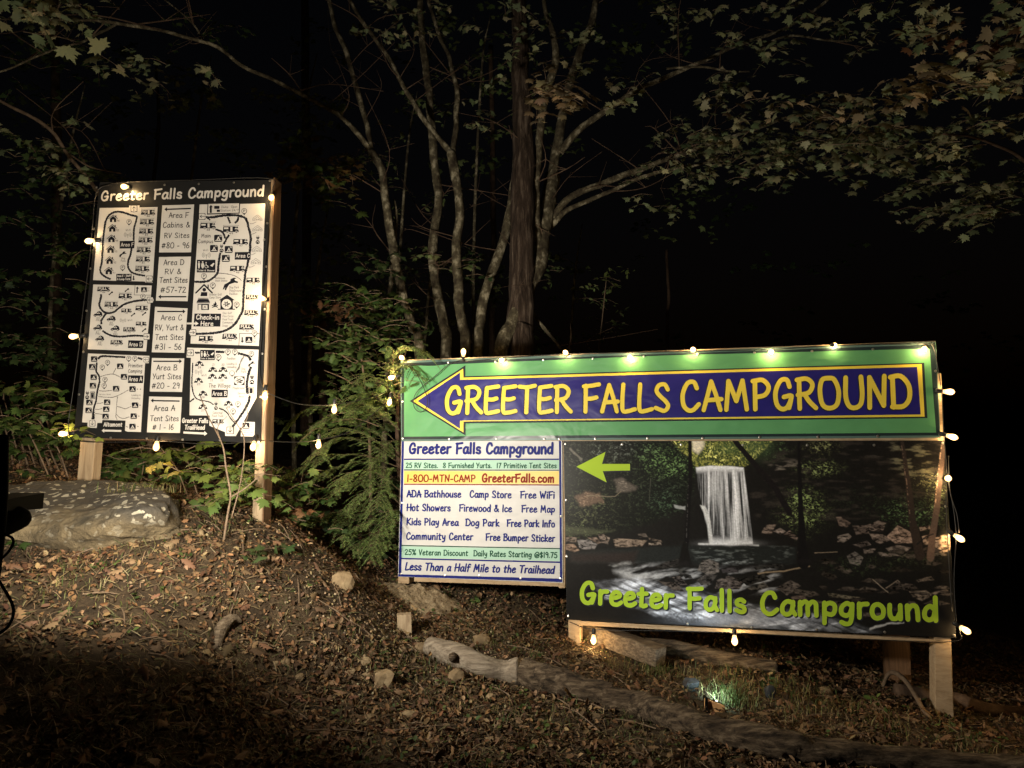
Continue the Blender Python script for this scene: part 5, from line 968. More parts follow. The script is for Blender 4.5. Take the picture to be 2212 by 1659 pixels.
# ------------------------------------------------------------------ boulder
def boulder_mat():
    m = noise_mat('lichened_boulder', [(0.05, 0.043, 0.03), (0.15, 0.115, 0.066), (0.30, 0.235, 0.135)], 5.5, 12, 0.9, 1.0, 0.06, bscale=11)
    nt_ = m.node_tree; b = nt_.nodes['Principled BSDF']; base = b.inputs['Base Color'].links[0].from_socket
    tc = N(m, 'ShaderNodeTexCoord'); sp_ = N(m, 'ShaderNodeSeparateXYZ'); L(m, tc.outputs['Object'], sp_.inputs[0])
    nz = N(m, 'ShaderNodeTexNoise', Scale=4.0, Detail=6.0); L(m, tc.outputs['Object'], nz.inputs['Vector'])
    ad = N(m, 'ShaderNodeMath'); ad.operation = 'MULTIPLY_ADD'; ad.inputs[1].default_value = .35; L(m, nz.outputs['Fac'], ad.inputs[0]); L(m, sp_.outputs['Z'], ad.inputs[2])
    mr = N(m, 'ShaderNodeMapRange'); mr.inputs['From Min'].default_value = 1.50; mr.inputs['From Max'].default_value = 1.60; L(m, ad.outputs[0], mr.inputs['Value'])
    mx = N(m, 'ShaderNodeMixRGB'); mx.inputs[2].default_value = (0.075, 0.066, 0.052, 1); L(m, mr.outputs[0], mx.inputs[0]); L(m, base, mx.inputs[1])
    vo = N(m, 'ShaderNodeTexVoronoi', Scale=17.0); mp = N(m, 'ShaderNodeMapping'); mp.inputs['Scale'].default_value = (1, .8, 1.3); L(m, tc.outputs['Object'], mp.inputs[0]); 
    n2 = N(m, 'ShaderNodeTexNoise', Scale=22.0, Detail=5.0); L(m, tc.outputs['Object'], n2.inputs['Vector'])
    s2 = N(m, 'ShaderNodeMath'); s2.operation = 'MULTIPLY_ADD'; s2.inputs[1].default_value = 1.25; L(m, n2.outputs['Fac'], s2.inputs[0]); _dn = N(m, 'ShaderNodeTexNoise', Scale=9.0, Detail=6.0); L(m, mp.outputs[0], _dn.inputs['Vector']); _dm = N(m, 'ShaderNodeMixRGB'); _dm.blend_type = 'ADD'; _dm.inputs[0].default_value = .16; L(m, mp.outputs[0], _dm.inputs[1]); L(m, _dn.outputs['Color'], _dm.inputs[2]); L(m, _dm.outputs[0], vo.inputs['Vector']); L(m, vo.outputs['Distance'], s2.inputs[2])
    m2 = N(m, 'ShaderNodeMapRange'); m2.inputs['From Min'].default_value = .93; m2.inputs['From Max'].default_value = .85; L(m, s2.outputs[0], m2.inputs['Value'])
    m3 = N(m, 'ShaderNodeMath'); m3.operation = 'MULTIPLY'; ma = N(m, 'ShaderNodeMath'); ma.operation = 'MULTIPLY_ADD'; ma.inputs[1].default_value = .75; ma.inputs[2].default_value = .25; L(m, mr.outputs[0], ma.inputs[0]); L(m, m2.outputs[0], m3.inputs[0]); L(m, ma.outputs[0], m3.inputs[1])
    m4 = N(m, 'ShaderNodeMixRGB'); m4.inputs[2].default_value = (0.46, 0.42, 0.32, 1); L(m, m3.outputs[0], m4.inputs[0]); L(m, mx.outputs[0], m4.inputs[1]); L(m, m4.outputs[0], b.inputs['Base Color'])
    return m
sx = [-190, -100, 0, 80, 160, 240, 300, 345, 370, 384, 392]
yt = [1050, 1046, 1043, 1043, 1044, 1046, 1050, 1058, 1076, 1102, 1140]
ye = [1118, 1120, 1122, 1118, 1114, 1104, 1092, 1086, 1096, 1116, 1144]
yb = [1230, 1228, 1222, 1216, 1208, 1192, 1176, 1168, 1164, 1160, 1152]
rows = []
for i, x in enumerate(sx):
    q = i / (len(sx) - 1); dd = .25 * max(0, (q - .5) * 2) ** 2
    rows.append([at(x, yb[i] + 12, 4.30 + dd), at(x, lerp(ye[i], yb[i], .72), 4.20 + dd), at(x, lerp(ye[i], yb[i], .35), 4.13 + dd), at(x, ye[i], 4.17 + dd), at(x, lerp(ye[i], yt[i], .35), 4.32 + dd), at(x, lerp(ye[i], yt[i], .75), 4.65 + dd * .5), at(x, yt[i], 4.90), Vector((at(x, yt[i], 4.9).x, 5.02, at(x, yt[i], 4.9).z - .25)), Vector((at(x, yt[i], 4.9).x, 5.02, at(x, yt[i], 4.9).z - .7))])
r2 = [crom(r, 12) for r in rows]; cols_ = list(zip(*r2)); grid = [crom(c_, 16) for c_ in cols_]
A3 = np.array(grid); nj, ni = A3.shape[:2]; V = A3.reshape(-1, 3).copy()
for k_ in range(len(V)):
    v = Vector(V[k_]); dsp = Vector(mnoise.noise_vector(v * 2.1)) * .045 + Vector(mnoise.noise_vector(Vector((v.x * 2.5, v.y * 3, v.z * 12)))) * .035 + Vector(mnoise.noise_vector(v * 15)) * .014 + Vector(mnoise.noise_vector(Vector((v.x * 5, v.y * 5, v.z * 22)))) * .018
    V[k_] = v + dsp
ii = np.arange(nj * ni).reshape(nj, ni); Fq = np.stack([ii[:-1, :-1], ii[:-1, 1:], ii[1:, 1:], ii[1:, :-1]], -1).reshape(-1, 4)
o = np_mesh('boulder', V, Fq, boulder_mat(), smooth=True); tag(o, 'huge flat sandstone boulder patched with pale lichen in front of the map sign', 'boulder')
# ------------------------------------------------------------------ stones
def rock_mesh(mb, c, rx, ry, rz, seed, boxy=0.35, sub=2, rot=0.0):
    bm = bmesh.new(); bmesh.ops.create_icosphere(bm, subdivisions=sub, radius=1.0); cs, sn = math.cos(rot), math.sin(rot); vs = []
    for v in bm.verts:
        p = v.co.copy(); mx_ = max(abs(p.x), abs(p.y), abs(p.z)); p = p.lerp(p / mx_ * .82, boxy) if boxy else p
        p = p * (1 + .26 * mnoise.noise(p * 1.3 + Vector((seed, seed * 2, 0))) + .10 * mnoise.noise(p * 3.5 + Vector((seed, 0, seed))))
        x, y, z = p.x * rx, p.y * ry, p.z * rz; vs.append(c + Vector((x * cs - y * sn, x * sn + y * cs, z)))
    mb.add(vs, [tuple(v.index for v in f.verts) for f in bm.faces]); bm.free()
def stone(px, py, w, h, label, m='stone', boxy=.5, grp=None, name='stone', rot=.3, seed=None):
    b = hit(px, py); s_ = b.y / F; mb = MB(); seed = seed or px * .37
    rock_mesh(mb, b + Vector((0, w * s_ * .35, h * s_ * .38)), w * s_ / 2, w * s_ * .42, h * s_ * .62, seed, boxy, 2, rot)
    o = mb.build(name, M[m]); tag(o, label, 'stone', grp); return o
SG = 'loose stones on the bank'
stone(736, 1278, 50, 40, 'rounded tan stone on the slope left of the info banner', boxy=.3, grp=SG)
stone(826, 1492, 46, 36, 'squared tan stone with a dark side, in the leaf litter below the wood block', boxy=.95, grp=SG, rot=.15, seed=5.5)
stone(985, 1478, 36, 28, 'dark stone leaning against the bare grey log', 'stone', .5, SG)
stone(1668, 1512, 26, 26, 'blue grey stone right of the solar spotlight', 'bluestone', .4, SG)
stone(1496, 1496, 38, 24, 'pale crumpled blue grey stone behind the solar spotlight', 'bluestone', .3, SG)
for px, py, w, h, lb in [(788, 1440, 28, 16, 'small yellow stone below the wood block, above the squared stone'), (716, 1445, 14, 12, 'tiny yellow stone far left of the squared stone'), (755, 1462, 26, 14, 'flat brown stone just left of the squared stone'), (790, 1470, 24, 12, 'flat brown stone touching the yellow stone'), (615, 1440, 22, 14, 'brown stone right of the curved driftwood'), (910, 1412, 36, 18, 'yellow stone at the tip of the bare grey log'),
                         (868, 1410, 22, 12, 'pale stone just below the wood block'), (1040, 1395, 40, 20, 'broad tan stone behind the bare grey log'), (880, 1558, 34, 16, 'pointed brown stone low in the foreground leaves'), (795, 1560, 26, 12, 'low brown stone left of the pointed one'), (595, 1440, 12, 10, 'pebble beside the brown stone'), (360, 1188, 22, 16, 'grey stone by the boulder foot'), (430, 1160, 18, 14, 'tan stone right of the boulder'),
                         (645, 1475, 24, 14, 'half buried brown stone in mid slope'), (1290, 1560, 30, 12, 'flat stone below the long bark log'), (1060, 1515, 24, 14, 'stone in the grass below the log ends'), (1790, 1505, 30, 16, 'tan stone under the waterfall banner, towards the back post'), (550, 1120, 16, 12, 'small tan stone at the map sign post')]:
    stone(px, py, w, h, lb, boxy=.4, grp=SG, seed=px * .11 + 1, rot=px * .1)
# ------------------------------------------------------------------ wood on the ground
b = hit(871, 1372); k_ = b.y / F
wbk = MB(); obox(wbk, b + Vector((0, .045, .052)), Vector((.047, .006, .002)), Vector((-.006, .04, 0)), Vector((-.004, .006, .072)), .003); o = bevel(wbk.build('wood_block', M['post'], fix=True), .003, 1); tag(o, 'short upright block of sawn timber stuck in the bank below the info banner', 'wood block')
def logp(pts, m, name, label, cat, seg=14, rough=.16, lift=.95, wob=.012, cut=None, freq=6):
    P_ = []; R_ = []
    for px, py, w in pts:
        b = hit(min(max(px, -60), 2290), py); r = w * b.y / F / 2; P_.append(b + Vector((0, r * .4, r * lift))); R_.append(r * 1.06)
    mb = MB(); tube(mb, P_, R_, seg, 12, rough, True, freq, wob); o = mb.build(name, M[m], smooth=True); tag(o, label, cat); return o, P_
logp([(922, 1415, 34), (965, 1438, 46), (1030, 1462, 44), (1085, 1472, 40), (1121, 1478, 50)], 'barelog', 'bare_log', 'bare grey barkless log with a knot, lying left of the long bark log', 'log', 16, .12)
logp([(1128, 1482, 52), (1180, 1500, 56), (1260, 1518, 50), (1320, 1530, 46)], 'log', 'bark_log', 'split bark covered log butted against the bare grey log', 'log', 18, .28, freq=11)
logp([(1300, 1532, 40), (1375, 1548, 48), (1470, 1584, 50), (1570, 1618, 50), (1690, 1642, 58), (1800, 1658, 52), (1950, 1672, 46), (2110, 1682, 44), (2290, 1694, 44)], 'log', 'long_log', 'long dark bark log running along the bottom right of the bank', 'log', 20, .26, freq=11)
logp([(1395, 1412, 30), (1450, 1420, 34), (1520, 1434, 32), (1600, 1448, 28), (1680, 1458, 26)], 'log', 'fallen_log', 'reddish fallen log behind the timber beam under the waterfall banner', 'log', 12, .15)
logp([(1940, 1508, 26), (2060, 1528, 28), (2150, 1550, 26), (2290, 1566, 26)], 'barkdark', 'fallen_log', 'thin fallen log lying behind the right hand timber post', 'log', 12, .12)
mb = MB(); tube(mb, [hit(1905, 1490), hit(1925, 1486) + Vector((0, 0, .10)), hit(1960, 1515) + Vector((0, 0, .12)), hit(2000, 1555) + Vector((0, 0, .04)), hit(2030, 1575)], [.012, .016, .016, .013, .008], 8, 6, .15); o = mb.build('curved_branch', M['twig'], smooth=True); tag(o, 'bare arching branch lying left of the right hand post', 'branch')
mb = MB(); tube(mb, [hit(470, 1405), hit(474, 1388) + Vector((0, .02, .06)), hit(492, 1376) + Vector((0, .03, .09)), hit(514, 1374) + Vector((0, .03, .06))], [.018, .034, .028, .009], 9, 3, .35); o = mb.build('driftwood', M['beam']); tag(o, 'curved pale piece of rotten wood on the left slope', 'driftwood')
mb = MB(); b0 = hit(1275, 1385) + Vector((0, .10, .06)); b1 = hit(1425, 1442) + Vector((0, 0, .055)); b0 = at(1262, 1358, 5.55); b1 = at(1428, 1420, 5.08)
d = (b1 - b0).normalized(); sd = Vector((0, 0, 1)).cross(d).normalized(); uu = d.cross(sd)
n_ = 16; vs = []
for i in range(n_ + 1):
    for a, c_ in ((-1, -1), (1, -1), (1, 1), (-1, 1)):
        p = lerp(b0, b1, i / n_) + sd * a * .062 + uu * c_ * .062; vs.append(p + Vector(mnoise.noise_vector(p * 9)) * .008)
mb.add(vs, [(4 * i + k, 4 * i + (k + 1) % 4, 4 * i + 4 + (k + 1) % 4, 4 * i + 4 + k) for i in range(n_) for k in range(4)] + [(3, 2, 1, 0), (4 * n_, 4 * n_ + 1, 4 * n_ + 2, 4 * n_ + 3)])
o = bevel(mb.build('timber_beam', M['beam'], fix=True), .006, 1); tag(o, 'heavy weathered square timber sloping down from the foot of the left waterfall banner post', 'timber')
kb = MB(); kc = hit(978, 1452) + Vector((0, -.015, .085)); tube(kb, [kc + Vector((0, .03, -.01)), kc + Vector((-.004, -.022, .010))], [.030, .022], 10, 3, .2); kn = kb.build('knot', M['log'], bpy.data.objects['bare_log'], True)
# pale dug soil under the info banner
b = at(880, 1290, 5.35); mb = MB(); n_ = 40; vs = []; c0 = hit(905, 1318)
for j in range(n_ + 1):
    for i in range(n_ + 1):
        u, v = i / n_ * 2 - 1, j / n_ * 2 - 1; r_ = min(1, math.hypot(u, v)); x = c0.x + u * .38; y = c0.y + .15 + v * .30
        h = .13 * (1 - r_) ** .8 - .02 + .05 * mnoise.noise(Vector((x * 14, y * 14, 0))) * (1 - r_) + .03 * mnoise.noise(Vector((x * 40, y * 40, 3))) * (1 - r_ * .7); vs.append((x, y, gz1(x, y) + h))
mb.add(vs, [(j * (n_ + 1) + i, j * (n_ + 1) + i + 1, (j + 1) * (n_ + 1) + i + 1, (j + 1) * (n_ + 1) + i) for j in range(n_) for i in range(n_)])
o = mb.build('soil_mound', M['mound'], smooth=False); tag(o, kind='structure')
# ------------------------------------------------------------------ scattering tools
def basis(n, rng, hang=None):
    """random in-plane frame for unit normals n (k,3)"""
    r = rng.normal(size=n.shape)
    if hang is not None: r = r * (1 - hang) + np.array([0, 0, -1.5]) * hang
    t = r - n * (r * n).sum(1, keepdims=True); t /= np.linalg.norm(t, axis=1, keepdims=True) + 1e-9
    return t, np.cross(n, t)
def stamp(tv, tf, pos, nrm, size, rng, hang=None, flat=None):
    """tv (m,3): x across, y along, z up; stamped at every pos"""
    k = len(pos); nrm = nrm / (np.linalg.norm(nrm, axis=1, keepdims=True) + 1e-9); t, bx = basis(nrm, rng, hang)
    size = np.asarray(size).reshape(k, 1, 1)
    V = pos[:, None, :] + size * (tv[None, :, 0:1] * bx[:, None, :] + tv[None, :, 1:2] * t[:, None, :] + tv[None, :, 2:3] * nrm[:, None, :])
    Fc = tf[None] + (np.arange(k) * len(tv))[:, None, None]
    return V.reshape(-1, 3), Fc.reshape(-1, tf.shape[1])
_h = [(.06, 0.02), (.16, .04), (.34, -.06), (.30, .10), (.52, .12), (.42, .24), (.64, .44), (.44, .44), (.36, .54), (.20, .46), (.25, .70), (.12, .68)]
_o = [(0, 0)] + _h + [(0, 1.0)] + [(-x, y) for x, y in _h[::-1]]
MAPLE_V = np.array([(0, .32, 0.02)] + [(x, y, -.28 * abs(x) ** 1.5 - .12 * y * y) for x, y in _o]); MAPLE_F = np.array([(0, 1 + i, 1 + (i + 1) % len(_o)) for i in range(len(_o))])
_h2 = [(.05, .05), (.14, .12), (.10, .24), (.28, .30), (.16, .42), (.34, .52), (.18, .62), (.26, .76), (.12, .82)]
_o2 = [(0, 0)] + _h2 + [(0, 1.0)] + [(-x, y) for x, y in _h2[::-1]]
OAK_V = np.array([(0, .4, 0.02)] + [(x, y, -.3 * abs(x) - .10 * y * y) for x, y in _o2]); OAK_F = np.array([(0, 1 + i, 1 + (i + 1) % len(_o2)) for i in range(len(_o2))])
DEAD_V = np.array([(0, 0, 0), (.26, .3, .16), (.2, .72, .22), (0, 1, .10), (-.24, .7, .20), (-.28, .32, .12), (0, .5, -.02)]); DEAD_F = np.array([(6, 0, 1), (6, 1, 2), (6, 2, 3), (6, 3, 4), (6, 4, 5), (6, 5, 0)])
OVAL_V = np.array([(0, 0, 0), (.24, .35, .05), (.18, .75, 0), (0, 1, -.08), (-.18, .75, 0), (-.24, .35, .05), (0, .5, -.04)]); OVAL_F = DEAD_F
def tint(rng, n, pal, var=.25):
    pal = np.array(pal); c = pal[rng.integers(0, len(pal), n)]; return c * (1 + rng.uniform(-var, var, (n, 1))) * (1 + rng.uniform(-.08, .08, (n, 3)))
GREEN = [(.055, .095, .022), (.075, .12, .03), (.04, .075, .02), (.10, .13, .035)]
OLIVE = [(.22, .25, .13), (.30, .31, .17), (.16, .20, .10), (.36, .34, .19)]
TAN = [(.42, .33, .18), (.34, .27, .15), (.48, .36, .20)]
RUST = [(.16, .075, .035), (.12, .06, .03), (.20, .11, .05)]
MIXED = [(.09, .085, .025), (.13, .08, .03), (.06, .08, .022), (.10, .055, .02)]
DARKG = [(.028, .050, .016), (.038, .065, .022), (.05, .075, .025)]
GR2 = [(.09, .14, .04), (.12, .17, .05), (.07, .11, .03)]
class Foliage:
    def __init__(s): s.V = []; s.F = []; s.C = []; s.n = 0; s.tw = MB()
    def put(s, tv, tf, pos, nrm, size, col, rng, hang=None):
        V, Fc = stamp(tv, tf, pos, nrm, size, rng, hang); s.V.append(V); s.F.append(Fc + s.n); s.n += len(V); s.C.append(np.repeat(col, len(tv), 0))
    def cloud(s, cx, cy, rx, ry, Y, dy, n, size, pal, kind='maple', twigs=True, up=1.0, hang=.25, rng=RNG, seg=5, toc=.35):
        """sprays of leaves in the volume whose silhouette is the ellipse"""
        tv, tf = {'maple': (MAPLE_V, MAPLE_F), 'oak': (OAK_V, OAK_F), 'oval': (OVAL_V, OVAL_F)}[kind]
        per = 7; m = max(1, n // per); pos = []
        for _ in range(m):
            a = rng.uniform(0, 2 * math.pi); r = math.sqrt(rng.uniform(0, 1)) * (.75 + .45 * rng.uniform()); y = Y + rng.uniform(-dy, dy)
            c = at(cx + rx * r * math.cos(a), cy + ry * r * math.sin(a), y); th = rng.uniform(0, 2 * math.pi); ln = size * rng.uniform(2.2, 4.2)
            dr = Vector((math.cos(th), math.sin(th), rng.uniform(-.35, .2))); e = c + dr * ln; mid = (c + e) / 2 + Vector((0, 0, .12 * ln))
            pts = [c, mid, e]
            if twigs: tube(s.tw, pts, [.0035, .0025, .0012], 3, 3, cap=False)
            for k in range(per):
                t = (k + .6) / per; p = c * (1 - t) ** 2 + mid * 2 * t * (1 - t) + e * t * t; sgn = -1 if k % 2 else 1
                pos.append(p + Vector((-dr.y, dr.x, 0)) * sgn * size * .35 * rng.uniform(.5, 1.4) + Vector((0, 0, rng.uniform(-.3, .3) * size)))
        pos = np.array(pos); k = len(pos); nr = rng.normal(size=(k, 3)) * .44 + np.array([0, -toc, up])
        s.put(tv, tf, pos, nr, size * rng.uniform(.6, 1.15, k), tint(rng, k, pal), rng, hang)
    def build(s, parent, name='foliage', twname='twigs', m='leaf', tm='twig'):
        if s.V: np_mesh(name, np.concatenate(s.V), np.concatenate(s.F), M[m], parent, np.concatenate(s.C))
        if s.tw.v: s.tw.build(twname, M[tm], parent)
# ------------------------------------------------------------------ trees
def tree(label, paths, m, clouds=(), name='tree', limb_from=1, cat='tree', group=None, rough=.16, seg=12):
    """paths: (Y0, Y1, [(px, py, width px)...]); the first one is the trunk and runs into the ground"""
    ty = (lambda y: y if y < 6.5 else 6.5 + (y - 6.5) * .52) if group == TG else (lambda y: y)
    paths = [(ty(a), ty(b), c) for a, b, c in paths]; clouds = [((c[0][0], c[0][1], c[0][2], c[0][3], ty(c[0][4])) + tuple(c[0][5:]),) + tuple(c[1:]) for c in clouds]
    P0 = paths[0]; base = at(P0[2][0][0], P0[2][0][1], P0[0]); gzv = gz1(base.x, base.y)
    t = thing(name, label, cat, (base.x, base.y, gzv), group)
    for i, (Y0, Y1, pts) in enumerate(paths):
        n = len(pts); P_ = []; R_ = []
        for k, (px, py, w) in enumerate(pts):
            Y = lerp(Y0, Y1, k / (n - 1)); P_.append(at(px, py, Y)); R_.append(w * Y / F / 2 * (.9 if group == TG else 1))
        if i == 0:
            d0 = P_[0] - P_[1]; 
            P_ = [Vector((P_[0].x + d0.x * .3, P_[0].y, gzv - .15))] + P_; R_ = [R_[0] * 1.25] + R_
        mb = MB(); tube(mb, P_, R_, seg if i == 0 else max(6, seg - 4), 8, rough * 1.3, True, 6.5, .022)
        mb.build('trunk' if i == 0 else 'limb', M[m], t, True)
    if group == TG and paths[0][2][0][0] < 1300:
        bl_ = MB(); rb = random.Random(int(P0[2][0][0]))
        for Y0, Y1, pts in paths:
            n = len(pts)
            for _ in range(0 if m == 'oak' else max(2, int(n * .75))):
                q = rb.uniform(.15, .98) * (n - 1); k = int(q); fr_ = q - k; a, b_ = pts[k], pts[min(k + 1, n - 1)]; px, py = lerp(a[0], b_[0], fr_), lerp(a[1], b_[1], fr_); Y = lerp(Y0, Y1, q / (n - 1)); c = at(px, py, Y)
                th = rb.uniform(0, 2 * math.pi); ln = rb.uniform(.25, 1.1); dr = Vector((math.cos(th), math.sin(th) * .6, rb.uniform(-.15, 1.3))).normalized(); w_ = rb.uniform(.003, .008)
                p1 = c + dr * ln * .5 + Vector((rb.uniform(-.12, .12), 0, rb.uniform(-.12, .12))); p2 = c + dr * ln + Vector((rb.uniform(-.12, .12), 0, rb.uniform(-.15, .1)))
                tube(bl_, [c, p1, p2], [w_, w_ * .7, w_ * .3], 5, 4, cap=False)
                for __ in range(2): p3 = p1 + Vector((rb.uniform(-.3, .3), rb.uniform(-.1, .1), rb.uniform(-.15, .3))); tube(bl_, [p1, p3], [w_ * .5, w_ * .2], 4, 2, cap=False)
        if bl_.v: bl_.build('branchlets', M['barkdark'], t)
    if clouds:
        f = Foliage()
        for c in clouds: f.cloud(*c[0], **(c[1] if len(c) > 1 else {}))
        f.build(t, 'crown')
    return t
TG = 'trees behind the signs'
tree('slender grey tree whose long limb arches left over the map sign', [
    (7.2, 7.4, [(905, 770, 24), (888, 700, 23), (870, 640, 22), (850, 540, 21), (832, 430, 20), (822, 370, 19), (800, 325, 19)]),
    (7.4, 6.2, [(800, 328, 15), (775, 290, 13), (735, 252, 12), (690, 225, 11), (640, 198, 11), (590, 175, 10), (540, 150, 10), (480, 110, 9), (440, 92, 9), (350, 66, 9), (250, 50, 9), (150, 44, 6), (-40, 38, 4)]),
    (6.5, 6.0, [(250, 52, 6), (215, 70, 7), (180, 88, 6), (130, 100, 5), (80, 125, 5), (30, 146, 5), (-30, 165, 5)]),
    (7.4, 7.8, [(802, 330, 15), (790, 270, 14), (772, 200, 14), (745, 110, 13), (722, 50, 12), (705, -40, 11)]),
    (6.6, 6.5, [(440, 92, 5), (425, 60, 5), (395, 30, 4), (330, -20, 4)])], 'bark',
    [((700, 365, 70, 62, 6.6, .5, 190, .10, MIXED),), ((640, 352, 30, 25, 6.4, .3, 24, .10, GREEN),), ((690, 425, 45, 18, 6.3, .3, 24, .11, GREEN),), ((400, 200, 130, 16, 7.2, .6, 60, .09, OLIVE), dict(hang=.05)), ((60, 40, 90, 40, 5.2, .5, 60, .10, OLIVE),), ((45, 70, 10, 10, 5.0, .1, 7, .16, OLIVE),), ((180, 30, 110, 18, 6.0, .5, 60, .09, OLIVE),), ((300, 140, 90, 50, 7.5, .8, 60, .08, OLIVE),), ((110, 170, 120, 80, 8.0, .8, 90, .08, DARKG),), ((460, 60, 90, 50, 8.2, .8, 60, .08, DARKG),)], group=TG)
tree('thin bare stem just left of the slender grey tree', [(7.6, 7.6, [(838, 770, 12), (842, 700, 12), (844, 620, 11), (850, 540, 10), (856, 480, 8), (850, 430, 5)])], 'bark', group=TG)
tree('mottled trunk second from the left behind the arrow banner', [(8.2, 8.6, [(966, 772, 27), (955, 700, 25), (943, 620, 24), (935, 540, 23), (945, 450, 22), (942, 380, 21), (932, 280, 20), (925, 200, 19), (915, 110, 18), (905, -40, 16)])], 'bark', [((940, 560, 70, 60, 8.6, .5, 60, .08, DARKG),), ((900, 60, 110, 50, 8.4, .6, 50, .08, OLIVE),)], group=TG)
tree('mottled trunk that forks left and upward, in the middle of the group', [
    (7.8, 8.0, [(1003, 772, 25), (998, 700, 25), (990, 620, 24), (986, 540, 23), (992, 470, 22), (986, 400, 22), (975, 330, 22)]),
    (8.0, 7.6, [(978, 335, 15), (950, 300, 14), (915, 255, 13), (885, 205, 13), (860, 165, 12), (835, 120, 11), (800, 70, 11), (770, 30, 10), (735, -40, 9)]),
    (8.0, 8.4, [(978, 335, 15), (985, 260, 14), (988, 200, 13), (972, 130, 11), (945, 70, 10), (915, -30, 9)])], 'bark', [((960, 240, 120, 60, 8.2, .6, 40, .08, OLIVE),), ((870, 60, 110, 60, 8.2, .7, 70, .08, OLIVE),)], group=TG)
tree('crooked trunk leaning right towards the oak', [(8.0, 8.6, [(1032, 772, 25), (1038, 700, 24), (1052, 620, 24), (1075, 560, 24), (1092, 500, 22), (1103, 440, 20), (1112, 380, 18), (1118, 300, 14)])], 'bark', group=TG)
tree('thick dark oak trunk with deeply furrowed bark rising behind the arrow banner', [
    (7.6, 8.2, [(1122, 775, 72), (1124, 700, 66), (1127, 600, 62), (1128, 500, 60), (1130, 400, 58), (1129, 300, 52), (1126, 200, 46), (1124, 100, 42), (1120, -40, 38)])], 'oak', rough=.10, seg=20, group=TG,
    clouds=[((1130, 60, 130, 60, 8.0, .8, 80, .09, OLIVE),), ((1240, 130, 90, 60, 8.0, .6, 40, .09, OLIVE),)])
tree('smooth grey forked tree right of the oak with limbs reaching right', [
    (7.3, 8.6, [(1080, 785, 36), (1108, 700, 37), (1138, 630, 37), (1163, 570, 37), (1176, 500, 38), (1188, 430, 40), (1193, 380, 38)]),
    (8.0, 8.0, [(1165, 560, 24), (1160, 480, 22), (1160, 400, 21), (1166, 300, 20), (1180, 200, 22), (1200, 130, 20), (1195, 80, 16), (1178, 30, 12), (1170, -40, 10)]),
    (8.4, 8.8, [(1190, 390, 26), (1205, 310, 24), (1225, 200, 22), (1255, 110, 20), (1278, 50, 18), (1295, -40, 16)]),
    (8.3, 7.6, [(1192, 470, 18), (1235, 425, 17), (1290, 400, 16), (1350, 378, 15), (1410, 355, 13), (1470, 335, 12), (1530, 312, 10), (1610, 285, 8), (1700, 255, 6)]),
    (8.3, 7.8, [(1190, 490, 14), (1225, 455, 12), (1280, 428, 11), (1340, 403, 10), (1400, 378, 9), (1460, 366, 8), (1520, 352, 6), (1600, 340, 4)]),
    (8.4, 7.8, [(1210, 330, 20), (1250, 280, 18), (1300, 245, 16), (1350, 215, 15), (1400, 182, 13), (1460, 160, 12), (1520, 130, 10), (1600, 98, 9), (1700, 62, 8), (1800, -10, 7)]),
    (7.9, 7.9, [(1150, 670, 7), (1158, 690, 8), (1180, 716, 9), (1205, 745, 7), (1230, 775, 6)]),
    (7.6, 7.2, [(1640, 100, 6), (1700, 78, 6), (1760, 84, 5), (1840, 90, 4)]), (7.5, 7.2, [(1440, 150, 6), (1500, 143, 6), (1560, 150, 5), (1620, 155, 4)])], 'bark',
    [((1215, 212, 95, 32, 6.3, .3, 77, .125, TAN), dict(hang=.1, toc=.9)), ((1600, 312, 190, 44, 7.6, .8, 380, .088, OLIVE), dict(toc=.7)), ((1820, 345, 260, 64, 7.6, 1.0, 470, .095, OLIVE), dict(toc=.7)), ((2060, 405, 150, 55, 7.0, .8, 220, .10, OLIVE), dict(toc=.7)), ((1500, 370, 140, 30, 7.8, .6, 160, .07, OLIVE),),
     ((1800, 235, 190, 45, 6.4, .6, 190, .10, OLIVE + TAN), dict(toc=.8)), ((2030, 185, 95, 32, 5.6, .3, 70, .13, TAN), dict(toc=.9)), ((1850, 275, 130, 30, 5.8, .4, 80, .11, TAN + OLIVE), dict(toc=.9)), ((1720, 100, 160, 45, 7.2, .6, 120, .09, OLIVE), dict(toc=.7)), ((1340, 200, 60, 40, 7.6, .4, 42, .09, OLIVE),), ((1590, 190, 120, 50, 8.0, .6, 90, .08, OLIVE),),
     ((1560, 20, 220, 25, 7.5, .8, 110, .09, OLIVE),), ((1530, 215, 12, 12, 6.6, .1, 7, .12, OLIVE),), ((1790, 305, 14, 12, 5.4, .1, 7, .15, OLIVE), dict(toc=1.5)), ((1400, 440, 70, 20, 7.6, .4, 30, .08, OLIVE),), ((1960, 300, 130, 35, 7.0, .6, 160, .085, OLIVE),)], group=TG, rough=.10, seg=16)
tree('leafy maple reaching into the top right corner', [(6.6, 6.4, [(2330, 1300, 40), (2320, 900, 36), (2310, 500, 32), (2290, 200, 26), (2260, -80, 20)]), (6.4, 5.6, [(2300, 420, 12), (2200, 340, 9), (2120, 300, 7), (2040, 288, 5)])], 'barkdark',
     [((2120, 60, 130, 60, 5.2, .5, 170, .11, TAN + RUST + OLIVE),), ((2150, 170, 80, 60, 5.2, .5, 110, .11, OLIVE + TAN),), ((1920, 40, 120, 40, 6.0, .5, 90, .10, OLIVE),), ((2120, 300, 90, 60, 6.0, .6, 120, .09, OLIVE),), ((2150, 450, 70, 40, 6.2, .5, 80, .09, OLIVE),), ((2030, 470, 110, 25, 6.8, .5, 70, .08, OLIVE),)], group=TG)
